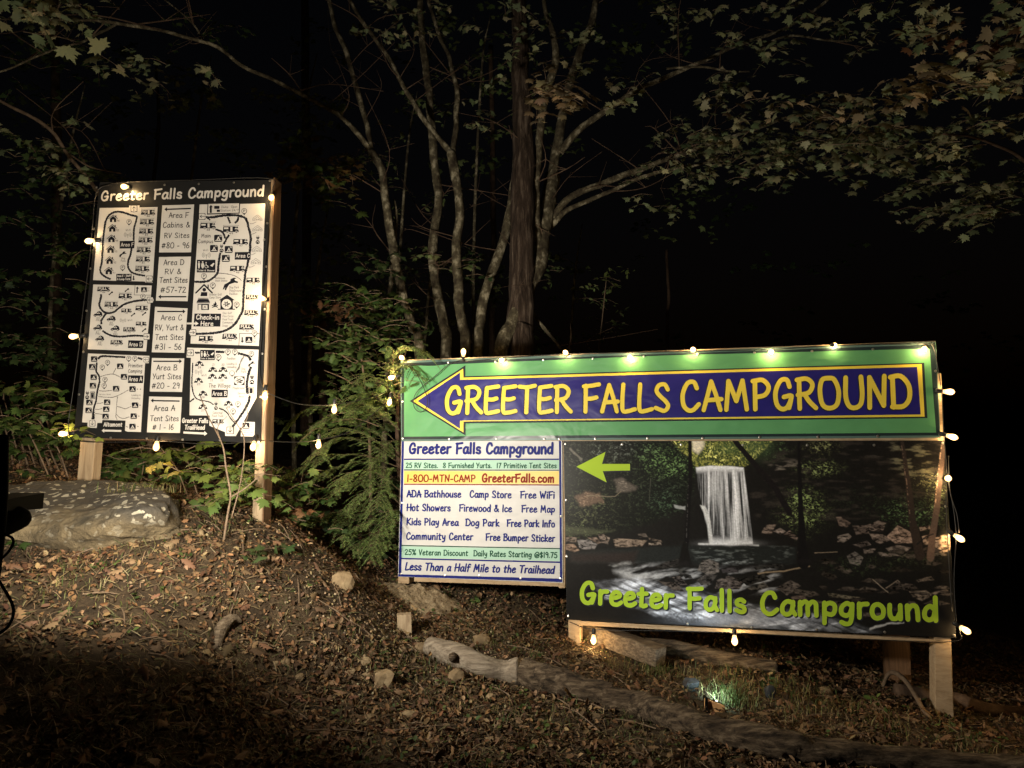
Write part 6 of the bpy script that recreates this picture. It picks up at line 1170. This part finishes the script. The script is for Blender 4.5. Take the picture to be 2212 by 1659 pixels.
tree('bare leaning sapling at the far left beside the map sign', [(6.4, 6.2, [(330, 560, 12), (240, 450, 11), (215, 420, 10), (150, 340, 9), (110, 285, 9), (60, 250, 8), (-30, 200, 7)]), (6.3, 6.2, [(150, 335, 5), (200, 365, 4), (260, 378, 3)])], 'twig', [((165, 385, 60, 14, 5.6, .3, 50, .075, OLIVE), dict(hang=.1)), ((60, 300, 80, 60, 7.0, .6, 60, .08, OLIVE),), ((100, 480, 90, 70, 7.0, .6, 120, .075, DARKG),), ((60, 380, 80, 60, 7.6, .6, 90, .08, DARKG),)], group=TG)
for px, y0, y1, w, Y, lb in [(1441, 770, 540, 8, 11.5, 'thin dim stem far behind the arrow banner'), (338, 330, 130, 8, 11, 'pale stem glimpsed high above the map sign'), (694, 1060, 640, 18, 10.5, 'dim trunk in the dark gap between the two signs'), (1062, 770, 100, 14, 12.5, 'faint trunk deep behind the middle of the tree group'), (660, 1040, -20, 22, 13, 'wide faint trunk deep in the woods left of the slender tree'), (120, 1000, -30, 24, 12, 'faint trunk deep in the woods behind the far left leaves')]:
    tree(lb, [(Y, Y + .2, [(px, y0, w), (px + 3, (y0 + y1) / 2, w * .9), (px - 2, y1, w * .75)])], 'barkdark', group='dim trunks deep in the woods', seg=8)
rb = random.Random(5)
for cx, cy, Y, k_, lb in [(690, 560, 7.6, 5, 'dim green understory tree in the dark gap between the signs'), (660, 250, 8.2, 6, 'dim leafy tree behind the russet maple leaves'), (930, 600, 7.8, 5, 'small leafy tree behind the mottled trunks'), (880, 330, 8.4, 6, 'thin leafed tree between the forked trunks'), (1040, 160, 8.6, 6, 'dim leafy tree left of the oak, high up'), (1240, 620, 8.6, 4, 'low leafy tree in the dark right of the oak'), (150, 330, 7.6, 6, 'dim leafy tree above the far left undergrowth'), (430, 250, 8.4, 6, 'dim leafy tree high behind the map sign')]:
    b = at(cx, cy, Y); bx = gz1(b.x, b.y); t = thing('understory_tree', lb, 'tree', (b.x, b.y, bx), 'dim understory trees')
    mb = MB(); tube(mb, [Vector((b.x + .1, b.y, bx - .1)), Vector((b.x - .05, b.y, (bx + b.z) / 2)), b, b + Vector((.1, 0, .8))], [.028, .022, .015, .006], 7, 6, .15); mb.build('trunk', M['bark'], t, True)
    f = Foliage()
    for _ in range(k_): f.cloud(cx + rb.uniform(-90, 90), cy + rb.uniform(-110, 110), rb.uniform(50, 90), rb.uniform(22, 45), Y + rb.uniform(-.4, .5), .35, 40, .085, [(.13, .18, .06), (.17, .21, .08), (.10, .14, .05)], kind=rb.choice(['maple', 'maple', 'oval']))
    f.build(t, 'crown')
# far woods, one dim mass
f = Foliage(); rg = np.random.default_rng(3)
for _ in range(46):
    cx, cy = rg.uniform(-50, 1500), rg.uniform(-20, 1020); f.cloud(cx, cy, 80, 55, rg.uniform(9.8, 12), 0.7, 60, .11, [(.12, .17, .06), (.16, .19, .07)], twigs=False, rng=rg)
for _ in range(16):
    cx, cy = rg.uniform(1400, 2250), rg.uniform(300, 1300); f.cloud(cx, cy, 90, 60, rg.uniform(11, 14), .7, 42, .11, DARKG, twigs=False, rng=rg)
o = np_mesh('far_woods', np.concatenate(f.V), np.concatenate(f.F), M['leaf'], None, np.concatenate(f.C)); tag(o, kind='stuff')
# ------------------------------------------------------------------ bushes and saplings
def bush(label, clouds, stems, name='bush', cat='bush', base=None, group=None, tm='twig'):
    b = hit(*base) if base else Vector(stems[0][0])
    t = thing(name, label, cat, b, group); f = Foliage()
    mb = MB()
    for pts, w in stems: tube(mb, pts, [w, w * .8, w * .5][:len(pts)] if len(pts) <= 3 else [lerp(w, w * .35, i / (len(pts) - 1)) for i in range(len(pts))], 6, 5, .1)
    if mb.v: mb.build('stems', M[tm], t, True)
    for c in clouds: f.cloud(*c[0], **(c[1] if len(c) > 1 else {}))
    f.build(t, 'foliage', 'twigs'); return t
def V3(*a): return at(*a)
BG = 'leafy undergrowth round the signs'
bush('tall tangle of green maple shoots left of the map sign', [((70, 640, 85, 70, 6.3, .4, 110, .085, DARKG),), ((60, 790, 80, 80, 6.0, .4, 200, .085, DARKG),), ((60, 890, 85, 60, 5.5, .4, 230, .09, GREEN),), ((120, 960, 55, 35, 5.3, .25, 70, .085, GREEN),), ((120, 560, 40, 40, 6.0, .3, 60, .08, GREEN),), ((20, 980, 60, 50, 5.6, .3, 90, .08, GREEN),), ((130, 930, 30, 18, 5.1, .1, 21, .08, [(.22, .26, .05)]),)],
     [([V3(20 + i * 17, 1045, 5.6), V3(5 + i * 14, 960, 5.7), V3(-20 + i * 13, 850, 5.8)], .008) for i in range(9)] + [([V3(110, 1040, 5.4), V3(70, 950, 5.4), V3(20, 860, 5.5)], .007), ([V3(150, 1040, 5.4), V3(120, 960, 5.4), V3(60, 880, 5.4)], .006)], base=(100, 1049), group=BG)
bush('low maple leaves between the two posts under the map sign', [((290, 990, 80, 28, 5.5, .2, 100, .085, GREEN),), ((230, 1020, 40, 22, 5.4, .15, 50, .085, GREEN),), ((380, 975, 50, 18, 5.2, .15, 40, .095, [(.13, .17, .035), (.17, .20, .05)]),), ((330, 1040, 50, 14, 5.3, .2, 30, .07, GREEN),)],
     [([V3(300, 1060, 5.5), V3(310, 1000, 5.5), V3(300, 960, 5.5)], .005), ([V3(405, 1070, 5.3), V3(380, 1010, 5.2), V3(345, 965, 5.2)], .005), ([V3(430, 1080, 5.4), V3(412, 1020, 5.4), V3(395, 960, 5.4)], .005)], base=(300, 1062), group=BG)
bush('slender sapling with bright maple leaves left of the right map sign post', [((510, 1060, 42, 40, 4.75, .15, 120, .075, [(.10, .15, .035), (.15, .19, .045), (.07, .11, .025)]),), ((445, 1000, 30, 30, 4.9, .15, 35, .085, [(.14, .18, .04)]),), ((530, 1000, 30, 20, 4.85, .15, 28, .08, GREEN),), ((400, 1015, 18, 12, 4.9, .1, 7, .09, [(.25, .22, .05)]),)],
     [([V3(482, 1178, 4.5), V3(492, 1110, 4.5), V3(498, 1070, 4.5), V3(488, 1010, 4.52), V3(480, 960, 4.52), V3(450, 900, 4.55), V3(432, 855, 4.6)], .008), ([V3(498, 1075, 4.5), V3(530, 1055, 4.5), V3(560, 1030, 4.5)], .006), ([V3(500, 1120, 4.5), V3(520, 1040, 4.5), V3(528, 960, 4.5), V3(520, 930, 4.5), V3(500, 900, 4.52), V3(488, 880, 4.55)], .0045), ([V3(480, 960, 4.52), V3(470, 925, 4.52), V3(490, 900, 4.55)], .003), ([V3(520, 930, 4.5), V3(535, 900, 4.5), V3(530, 875, 4.5)], .003)], name='sapling', cat='sapling', base=(482, 1182))
bush('undergrowth in the dark gap right of the map sign', [((640, 1050, 50, 45, 5.6, .3, 110, .07, GREEN),), ((640, 1110, 40, 30, 5.4, .2, 60, .07, GREEN + RUST),), ((690, 1130, 50, 35, 5.6, .3, 60, .07, DARKG),), ((640, 1135, 30, 25, 5.1, .2, 25, .075, RUST),)], [([V3(630, 1150, 5.5), V3(640, 1090, 5.6), V3(655, 1020, 5.7)], .006)], base=(640, 1150), group=BG)
bush('dark oak bush with withered russet leaves rising beside the banners', [((770, 760, 75, 60, 6.3, .4, 380, .10, GR2), dict(kind='oak')), ((820, 680, 60, 60, 6.5, .3, 200, .09, GREEN),), ((790, 870, 70, 60, 6.2, .4, 300, .10, GR2), dict(kind='oak')), ((700, 650, 60, 30, 6.6, .3, 120, .09, GREEN), dict(kind='oak')), ((720, 660, 50, 40, 6.6, .3, 120, .09, DARKG), dict(kind='oak')), ((740, 690, 45, 55, 6.2, .3, 55, .10, RUST), dict(kind='oak', hang=.7)), ((715, 905, 30, 30, 5.9, .2, 40, .11, GREEN), dict(kind='oak')), ((820, 560, 60, 50, 7.0, .4, 80, .09, DARKG),), ((870, 730, 60, 50, 7.0, .4, 90, .09, DARKG), dict(kind='oak')), ((790, 1150, 60, 50, 6.2, .3, 120, .08, DARKG),), ((850, 1080, 30, 80, 6.1, .2, 110, .08, DARKG),)],
     [([V3(800, 1240, 6.2), V3(800, 1000, 6.3), V3(790, 850, 6.3), V3(770, 720, 6.4), V3(730, 640, 6.6)], .018), ([V3(800, 900, 6.3), V3(760, 830, 6.2), V3(700, 800, 6.1)], .008)], base=(800, 1215), group=BG)
bush('small yellow green shrub leaves right of the grey forked tree', [((1300, 620, 60, 22, 8.4, .3, 28, .09, [(.16, .18, .05), (.12, .15, .04)]), dict(kind='oval')), ((1325, 580, 35, 16, 8.4, .3, 20, .09, [(.14, .17, .05)]), dict(kind='oval')), ((1190, 650, 20, 16, 8.2, .2, 10, .08, GREEN), dict(kind='oval')), ((1315, 715, 25, 14, 8.4, .2, 14, .07, DARKG), dict(kind='oval'))], [([V3(1290, 790, 8.3), V3(1300, 700, 8.4), V3(1310, 600, 8.4)], .010), ([V3(1280, 760, 8.3), V3(1270, 735, 8.3), V3(1330, 705, 8.3)], .006)], base=(1290, 990), group=BG)
bush('vine leaves in the dark hollow under the info banner', [((1020, 1305, 60, 14, 5.9, .15, 42, .07, GREEN), dict(kind='oval', twigs=False)), ((1060, 1315, 30, 12, 5.8, .1, 20, .08, GREEN), dict(kind='oval', twigs=False))], [], base=(1030, 1325), group=BG)
# hemlock boughs
def hemlock():
    b = at(872, 1262, 6.05); t = thing('hemlock', 'young hemlock with drooping pale tipped boughs left of the info banner', 'hemlock', (b.x, b.y, gz1(b.x, b.y)))
    mb = MB(); tube(mb, [Vector((b.x, b.y, gz1(b.x, b.y) - .1)), at(868, 1100, 6.05), at(858, 930, 6.05), at(868, 800, 6.1), at(880, 748, 6.1)], [.03, .024, .018, .008, .003], 8, 6, .1); mb.build('trunk', M['barkdark'], t, True)
    boughs = [[(860, 960), (800, 905), (720, 878), (660, 885), (618, 925)], [(860, 975), (800, 930), (730, 905), (690, 915), (655, 950)], [(862, 1000), (800, 960), (740, 945), (700, 965), (690, 985)], [(862, 1010), (790, 985), (710, 985), (650, 1010), (610, 1030)], [(862, 1040), (800, 1000), (740, 1005), (690, 1030), (640, 1065)], [(864, 1075), (800, 1040), (745, 1050), (700, 1085)], [(864, 1110), (810, 1085), (750, 1100), (690, 1120), (655, 1125)], [(866, 1150), (815, 1125), (770, 1140), (735, 1165)],
              [(864, 930), (830, 900), (790, 880), (750, 900)], [(862, 905), (830, 870), (800, 850), (760, 855)], [(862, 990), (800, 945), (745, 925), (700, 940)], [(864, 1060), (810, 1020), (760, 1020), (720, 1050)], [(864, 1130), (810, 1105), (770, 1115), (725, 1140)], [(866, 1170), (830, 1150), (790, 1165), (760, 1190)], [(862, 930), (820, 890), (780, 870), (735, 880)], [(864, 1090), (830, 1060), (785, 1065), (745, 1105)], [(866, 1190), (830, 1170), (795, 1190)], [(862, 880), (845, 820), (858, 760), (900, 752), (925, 772)], [(862, 1020), (835, 1015), (820, 1060), (815, 1100)], [(864, 1100), (840, 1110), (815, 1160), (800, 1210)], [(862, 950), (838, 960), (800, 1010), (780, 1050)], [(860, 860), (830, 830), (790, 810), (770, 830)], [(868, 840), (850, 800), (880, 790), (900, 815)]]
    tb = MB(); NP = []; ND = []; NS = []; rg = np.random.default_rng(9)
    def needles(pts, dens=300):
        C = crom([tuple(p) for p in pts], 6)
        for i in range(len(C) - 1):
            a, c = C[i], C[i + 1]; Ln = np.linalg.norm(c - a); n = max(2, int(Ln * dens)); tdir = (c - a) / (Ln + 1e-9); sd_ = np.cross(tdir, [0, 0, 1.0]); sd_ /= np.linalg.norm(sd_) + 1e-9
            for k in range(n):
                for sg in (-1, 1): NP.append(a + (c - a) * rg.uniform()); ND.append(sd_ * sg + tdir * .55 + rg.normal(size=3) * .18 + np.array([0, 0, -.12])); NS.append(rg.uniform(.014, .024))
    for j, bp in enumerate(boughs):
        Ys = 6.0 - .06 * (j % 4); n = len(bp); P_ = [at(x, y, lerp(Ys, Ys - .28 - .06 * (j % 3), i / (n - 1))) for i, (x, y) in enumerate(bp)]
        tube(tb, P_, [lerp(.0045, .0012, i / (n - 1)) for i in range(n)], 5, 5); needles(P_)
        C = crom([tuple(p) for p in P_], 6)
        for i in range(2, len(C) - 1, 1):
            c = Vector(C[i]); dr = (Vector(C[i + 1]) - Vector(C[i - 1])).normalized(); s_ = dr.cross(Vector((0, 0, 1))).normalized()
            for sg in (-1, 1):
                if rg.uniform() < .08: continue
                ln = rg.uniform(.10, .26) * (1 - .45 * i / len(C)); e = c + (s_ * sg * .75 + dr * .75 + Vector((0, 0, rg.uniform(-.5, -.1)))) * ln; mid = c.lerp(e, .5) + Vector((0, 0, .10 * ln))
                tube(tb, [c, mid, e], [.002, .0015, .0008], 3, 3, cap=False); needles([c, mid, e], 260)
    NP, ND, NS = np.array(NP), np.array(ND), np.array(NS); ND /= np.linalg.norm(ND, axis=1, keepdims=True); k = len(NP)
    up = np.tile([0, 0, 1.0], (k, 1)) + rg.normal(size=(k, 3)) * .3; w = np.cross(ND, up); w /= np.linalg.norm(w, axis=1, keepdims=True)
    Vv = np.stack([NP - w * .0019, NP + w * .0019, NP + ND * NS[:, None] + w * .0004, NP + ND * NS[:, None] - w * .0004], 1).reshape(-1, 3)
    np_mesh('needles', Vv, np.arange(4 * k).reshape(k, 4), M['needle'], t, np.repeat(tint(rg, k, [(.17, .26, .075), (.24, .32, .10), (.13, .20, .06)]), 4, 0)); tb.build('boughs', M['barkdark'], t)
    return k
hemlock()
# ------------------------------------------------------------------ leaf litter, gravel, twigs, grass
def scatter(n, rg, x0=-4.6, x1=5.2, y0=1.9, y1=9.0, near=1.6):
    """world positions, thinning out with distance"""
    Y = y0 + (y1 - y0) * rg.uniform(0, 1, n) ** near; X = rg.uniform(x0, x1, n); ok = np.abs(X) < Y * .80 + .4
    return X[ok], Y[ok]
def gnormal(X, Y): e = .06; return np.stack([-(gz(X + e, Y) - gz(X - e, Y)) / (2 * e), -(gz(X, Y + e) - gz(X, Y - e)) / (2 * e), np.ones(len(X))], -1)
rg = np.random.default_rng(21)
X, Y = scatter(260000, rg, near=1.5); dm = fbm(X, Y, 2.6, 3, 91); keep = rg.uniform(0, 1, len(X)) < np.clip((dm - .25) * 3.2, .25, 1); X, Y = X[keep], Y[keep]; k = len(X)
pos = np.stack([X, Y, gz(X, Y) + .012 + rg.uniform(0, .012, k)], -1); nr = gnormal(X, Y) + rg.normal(size=(k, 3)) * .55
BR = [(.10, .055, .028), (.16, .10, .05), (.24, .155, .08), (.075, .042, .024), (.17, .095, .048), (.28, .205, .12), (.13, .085, .05), (.055, .035, .02)]
V, Fc = stamp(DEAD_V, DEAD_F, pos, nr, .009 + .036 * rg.uniform(0, 1, k) ** 1.7, rg); c_ = tint(rg, k, BR, .35) * .80 * np.array([1.08, .96, .86])
o = np_mesh('leaf_litter', V, Fc, M['litter'], None, np.repeat(c_, len(DEAD_V), 0)); tag(o, kind='stuff')
X, Y = scatter(2600, rg, near=1.2); k = len(X); pos = np.stack([X, Y, gz(X, Y) + .025], -1); nr = gnormal(X, Y) + rg.normal(size=(k, 3)) * .3
V, Fc = stamp(OAK_V * [1, 1, 1.5], OAK_F, pos, nr, rg.uniform(.05, .10, k), rg); o = np_mesh('fallen_leaves', V, Fc, M['litter'], None, np.repeat(tint(rg, k, [(.15, .09, .05), (.20, .13, .07), (.15, .08, .045), (.11, .07, .04)], .3), len(OAK_V), 0)); tag(o, kind='stuff')
# gravel
oct_v = np.array([(1, 0, 0), (0, 1, 0), (-1, 0, 0), (0, -1, 0), (0, 0, .7), (0, 0, -.7), (.6, .6, .35), (-.6, .55, .3)]); oct_f = np.array([(0, 6, 4), (6, 1, 4), (1, 7, 4), (7, 2, 4), (2, 3, 4), (3, 0, 4), (0, 5, 1), (1, 5, 2), (2, 5, 3), (3, 5, 0), (0, 1, 6), (1, 2, 7)])
X, Y = scatter(15000, rg, near=1.2); cc = hit(850, 1400); w = np.exp(-(((X - cc.x) / .9) ** 2 + ((Y - cc.y) / .8) ** 2)); keep = rg.uniform(0, 1, len(X)) < .10 + .45 * w; X, Y = X[keep], Y[keep]
c2 = hit(900, 1320); X = np.concatenate([X, rg.normal(c2.x, .28, 1500), rg.normal(cc.x, .55, 1100)]); Y = np.concatenate([Y, rg.normal(c2.y, .22, 1500), rg.normal(cc.y, .45, 1100)]); k = len(X)
pos = np.stack([X, Y, gz(X, Y) + .008], -1); V, Fc = stamp(oct_v, oct_f, pos, gnormal(X, Y) + rg.normal(size=(k, 3)) * .5, rg.uniform(.004, .013, k), rg)
o = np_mesh('gravel', V, Fc, M['litter'], None, np.repeat(tint(rg, k, [(.26, .19, .10), (.21, .155, .09), (.16, .12, .08), (.34, .27, .16)], .3), len(oct_v), 0)); tag(o, kind='stuff')
# matted straw, stalks and bark crumbs between the leaves
X, Y = scatter(80000, rg, near=1.4); k = len(X); ST_V = np.array([(-.03, 0, 0), (.03, 0, 0), (.035, .5, .07), (-.025, .5, .07), (.02, 1, .0), (-.02, 1, 0)]); ST_F = np.array([(0, 1, 2, 3), (3, 2, 4, 5)])
V, Fc = stamp(ST_V, ST_F, np.stack([X, Y, gz(X, Y) + .014 + rg.uniform(0, .014, k)], -1), gnormal(X, Y) + rg.normal(size=(k, 3)) * .3, rg.uniform(.02, .075, k), rg)
o = np_mesh('plant_debris', V, Fc, M['litter'], None, np.repeat(tint(rg, k, [(.22, .155, .08), (.13, .09, .05), (.24, .175, .10), (.08, .055, .03), (.10, .10, .04)], .35) * .8, len(ST_V), 0)); tag(o, kind='stuff')
# fallen twigs
tb = MB()
for _ in range(520):
    y = 1.9 + 6 * random.random() ** 1.2; x = random.uniform(-.85, .85) * y; a = random.uniform(0, math.pi); l = random.uniform(.04, .18); z = gz1(x, y) + .02
    dx, dy = math.cos(a) * l, math.sin(a) * l
    tube(tb, [(x - dx, y - dy, gz1(x - dx, y - dy) + .018), (x, y + .01, z + .01), (x + dx, y + dy, gz1(x + dx, y + dy) + .018)], [.003, .0035, .0015], 4, 2, cap=False)
o = tb.build('fallen_twigs', M['twig']); tag(o, kind='stuff')
# grass: blades on the slope, thicker in tufts
tufts = [(hit(px, py), r, n, h) for px, py, r, n, h in [(1415, 1455, .10, 260, .12), (1590, 1470, .22, 260, .13), (1700, 1490, .25, 280, .12), (1578, 1522, .09, 260, .22), (1605, 1530, .10, 160, .14), (1800, 1530, .25, 220, .12), (1920, 1570, .25, 200, .12), (2080, 1620, .2, 160, .12), (1480, 1470, .2, 200, .11), (1330, 1440, .15, 120, .08), (980, 1350, .25, 260, .08), (1100, 1400, .25, 260, .09), (900, 1440, .2, 200, .09), (950, 1500, .25, 220, .09), (1100, 1540, .3, 260, .09), (300, 1250, .3, 220, .07), (150, 1240, .25, 200, .08), (230, 1300, .3, 160, .07), (600, 1400, .3, 200, .07), (760, 1400, .2, 160, .08), (200, 1560, .25, 200, .08), (1250, 1560, .3, 200, .08), (1240, 1330, .3, 200, .08), (420, 1560, .3, 200, .07), (1400, 1600, .3, 200, .08), (500, 1130, .2, 160, .07), (1700, 1540, .15, 120, .11)]]
bp = at(300, 1055, 4.8)
BX, BY, BZ, BH = [], [], [], []
for b_, r, n, h in tufts:
    n = int(n * .55)
    x = rg.normal(b_.x, r * .6, n); y = rg.normal(b_.y, r * .6, n); BX.append(x); BY.append(y); BZ.append(gz(x, y)); BH.append(np.full(n, h * .5))
x, y = scatter(4200, rg, near=1.2); BX.append(x); BY.append(y); BZ.append(gz(x, y)); BH.append(np.full(len(x), .03))
for px, n in [(290, 110), (335, 90), (265, 40)]:
    c = at(px, 1058, 4.72); x = rg.normal(c.x, .07, n); y = rg.normal(c.y, .08, n); BX.append(x); BY.append(y); BZ.append(np.full(n, c.z - .02)); BH.append(np.full(n, .055))
BX, BY, BZ, BH = map(np.concatenate, (BX, BY, BZ, BH)); _s = (np.abs(BX - sp.x) > .10) | (BY > sp.y + .02) | (BY < sp.y - .30); BX, BY, BZ, BH = BX[_s], BY[_s], BZ[_s], BH[_s]; k = len(BX); h = BH * rg.uniform(.5, 1.5, k); a = rg.uniform(0, 2 * math.pi, k); ln = rg.uniform(.2, .9, k) * h
dx, dy = np.cos(a), np.sin(a); wd = .0016 + .0012 * rg.uniform(size=k); b0 = np.stack([BX, BY, BZ], -1); s_ = np.stack([-dy, dx, np.zeros(k)], -1) * wd[:, None]
m1 = b0 + np.stack([dx * ln * .35, dy * ln * .35, h * .6], -1); t1 = b0 + np.stack([dx * ln, dy * ln, h * .9], -1)
V = np.stack([b0 - s_, b0 + s_, m1 + s_ * .8, m1 - s_ * .8, t1 + s_ * .2, t1 - s_ * .2], 1).reshape(-1, 3); i0 = np.arange(k)[:, None] * 6
Fc = np.concatenate([i0 + [0, 1, 2, 3], i0 + [3, 2, 4, 5]]); o = np_mesh('grass', V, Fc, M['grass'], None, np.repeat(tint(rg, k, [(.09, .11, .03), (.16, .15, .055), (.24, .19, .09), (.07, .10, .03)], .3), 6, 0)); tag(o, kind='stuff')
# low green plants over the slope
f = Foliage()
X, Y = scatter(2600, rg, near=1.1); g_ = fbm(X, Y, 1.1, 3, 55) > .47; X, Y = X[g_], Y[g_]; k = len(X)
pos = []; 
for x, y in zip(X, Y):
    for q in range(4): pos.append((x + rg.normal() * .02, y + rg.normal() * .02, gz1(x, y) + .02 + .02 * rg.uniform()))
pos = np.array(pos); k = len(pos); V, Fc = stamp(OVAL_V * [1.5, 1, 1], OVAL_F, pos, rg.normal(size=(k, 3)) * .4 + [0, -.2, 1], rg.uniform(.012, .032, k), rg)
o = np_mesh('ground_cover', V, Fc, M['leaf'], None, np.repeat(tint(rg, k, [(.06, .09, .025), (.09, .12, .035), (.05, .075, .02)], .3), len(OVAL_V), 0)); tag(o, kind='stuff')
# seedlings one can tell apart
SL = 'seedlings on the bank'
for px, py, n, sz, pal, lb in [(560, 1195, 14, .085, DARKG, 'dim green maple seedling on the slope below the map sign post'), (860, 1175, 9, .06, [(.12, .16, .03)], 'bright green leaves at the left edge of the info banner'), (705, 1195, 10, .06, [(.10, .14, .03)], 'green seedling on the dark slope right of the map sign'), (770, 1190, 8, .075, [(.11, .15, .035)], 'jagged green leaf sprig just left of the info banner'), (330, 1150, 12, .05, GREEN, 'dark little shrub growing at the right end of the boulder'), (150, 1330, 10, .06, GREEN, 'low green weed in the left foreground'), (1535, 1508, 8, .05, [(.10, .25, .07)], 'green weed lit by the solar spotlight'), (1640, 1490, 8, .05, DARKG, 'dark weed behind the blue grey stone'), (2070, 1600, 12, .05, GREEN, 'leafy weed at the foot of the right post'), (1900, 1545, 12, .055, GREEN, 'leafy weed left of the arching branch'), (900, 1395, 8, .04, GREEN, 'weed between the wood block and the bare log'), (1240, 1520, 8, .04, GREEN, 'weed in front of the split bark log'), (60, 1180, 7, .06, GREEN, 'round leaf weed at the boulder foot, far left')]:
    b = hit(px, py); t = thing('seedling', lb, 'seedling', b, SL); ff = Foliage(); Yc = b.y; ff.cloud(px, py - 12, 14 * sz / .05, 10 * sz / .05, Yc, .06, n, sz, pal, kind='maple' if sz > .055 else 'oval'); mb = MB(); tube(mb, [b - Vector((0, 0, .02)), at(px, py - 14, Yc)], [.003, .002], 5, 2); mb.build('stem', M['twig'], t); ff.build(t, 'leaves', 'twigs')
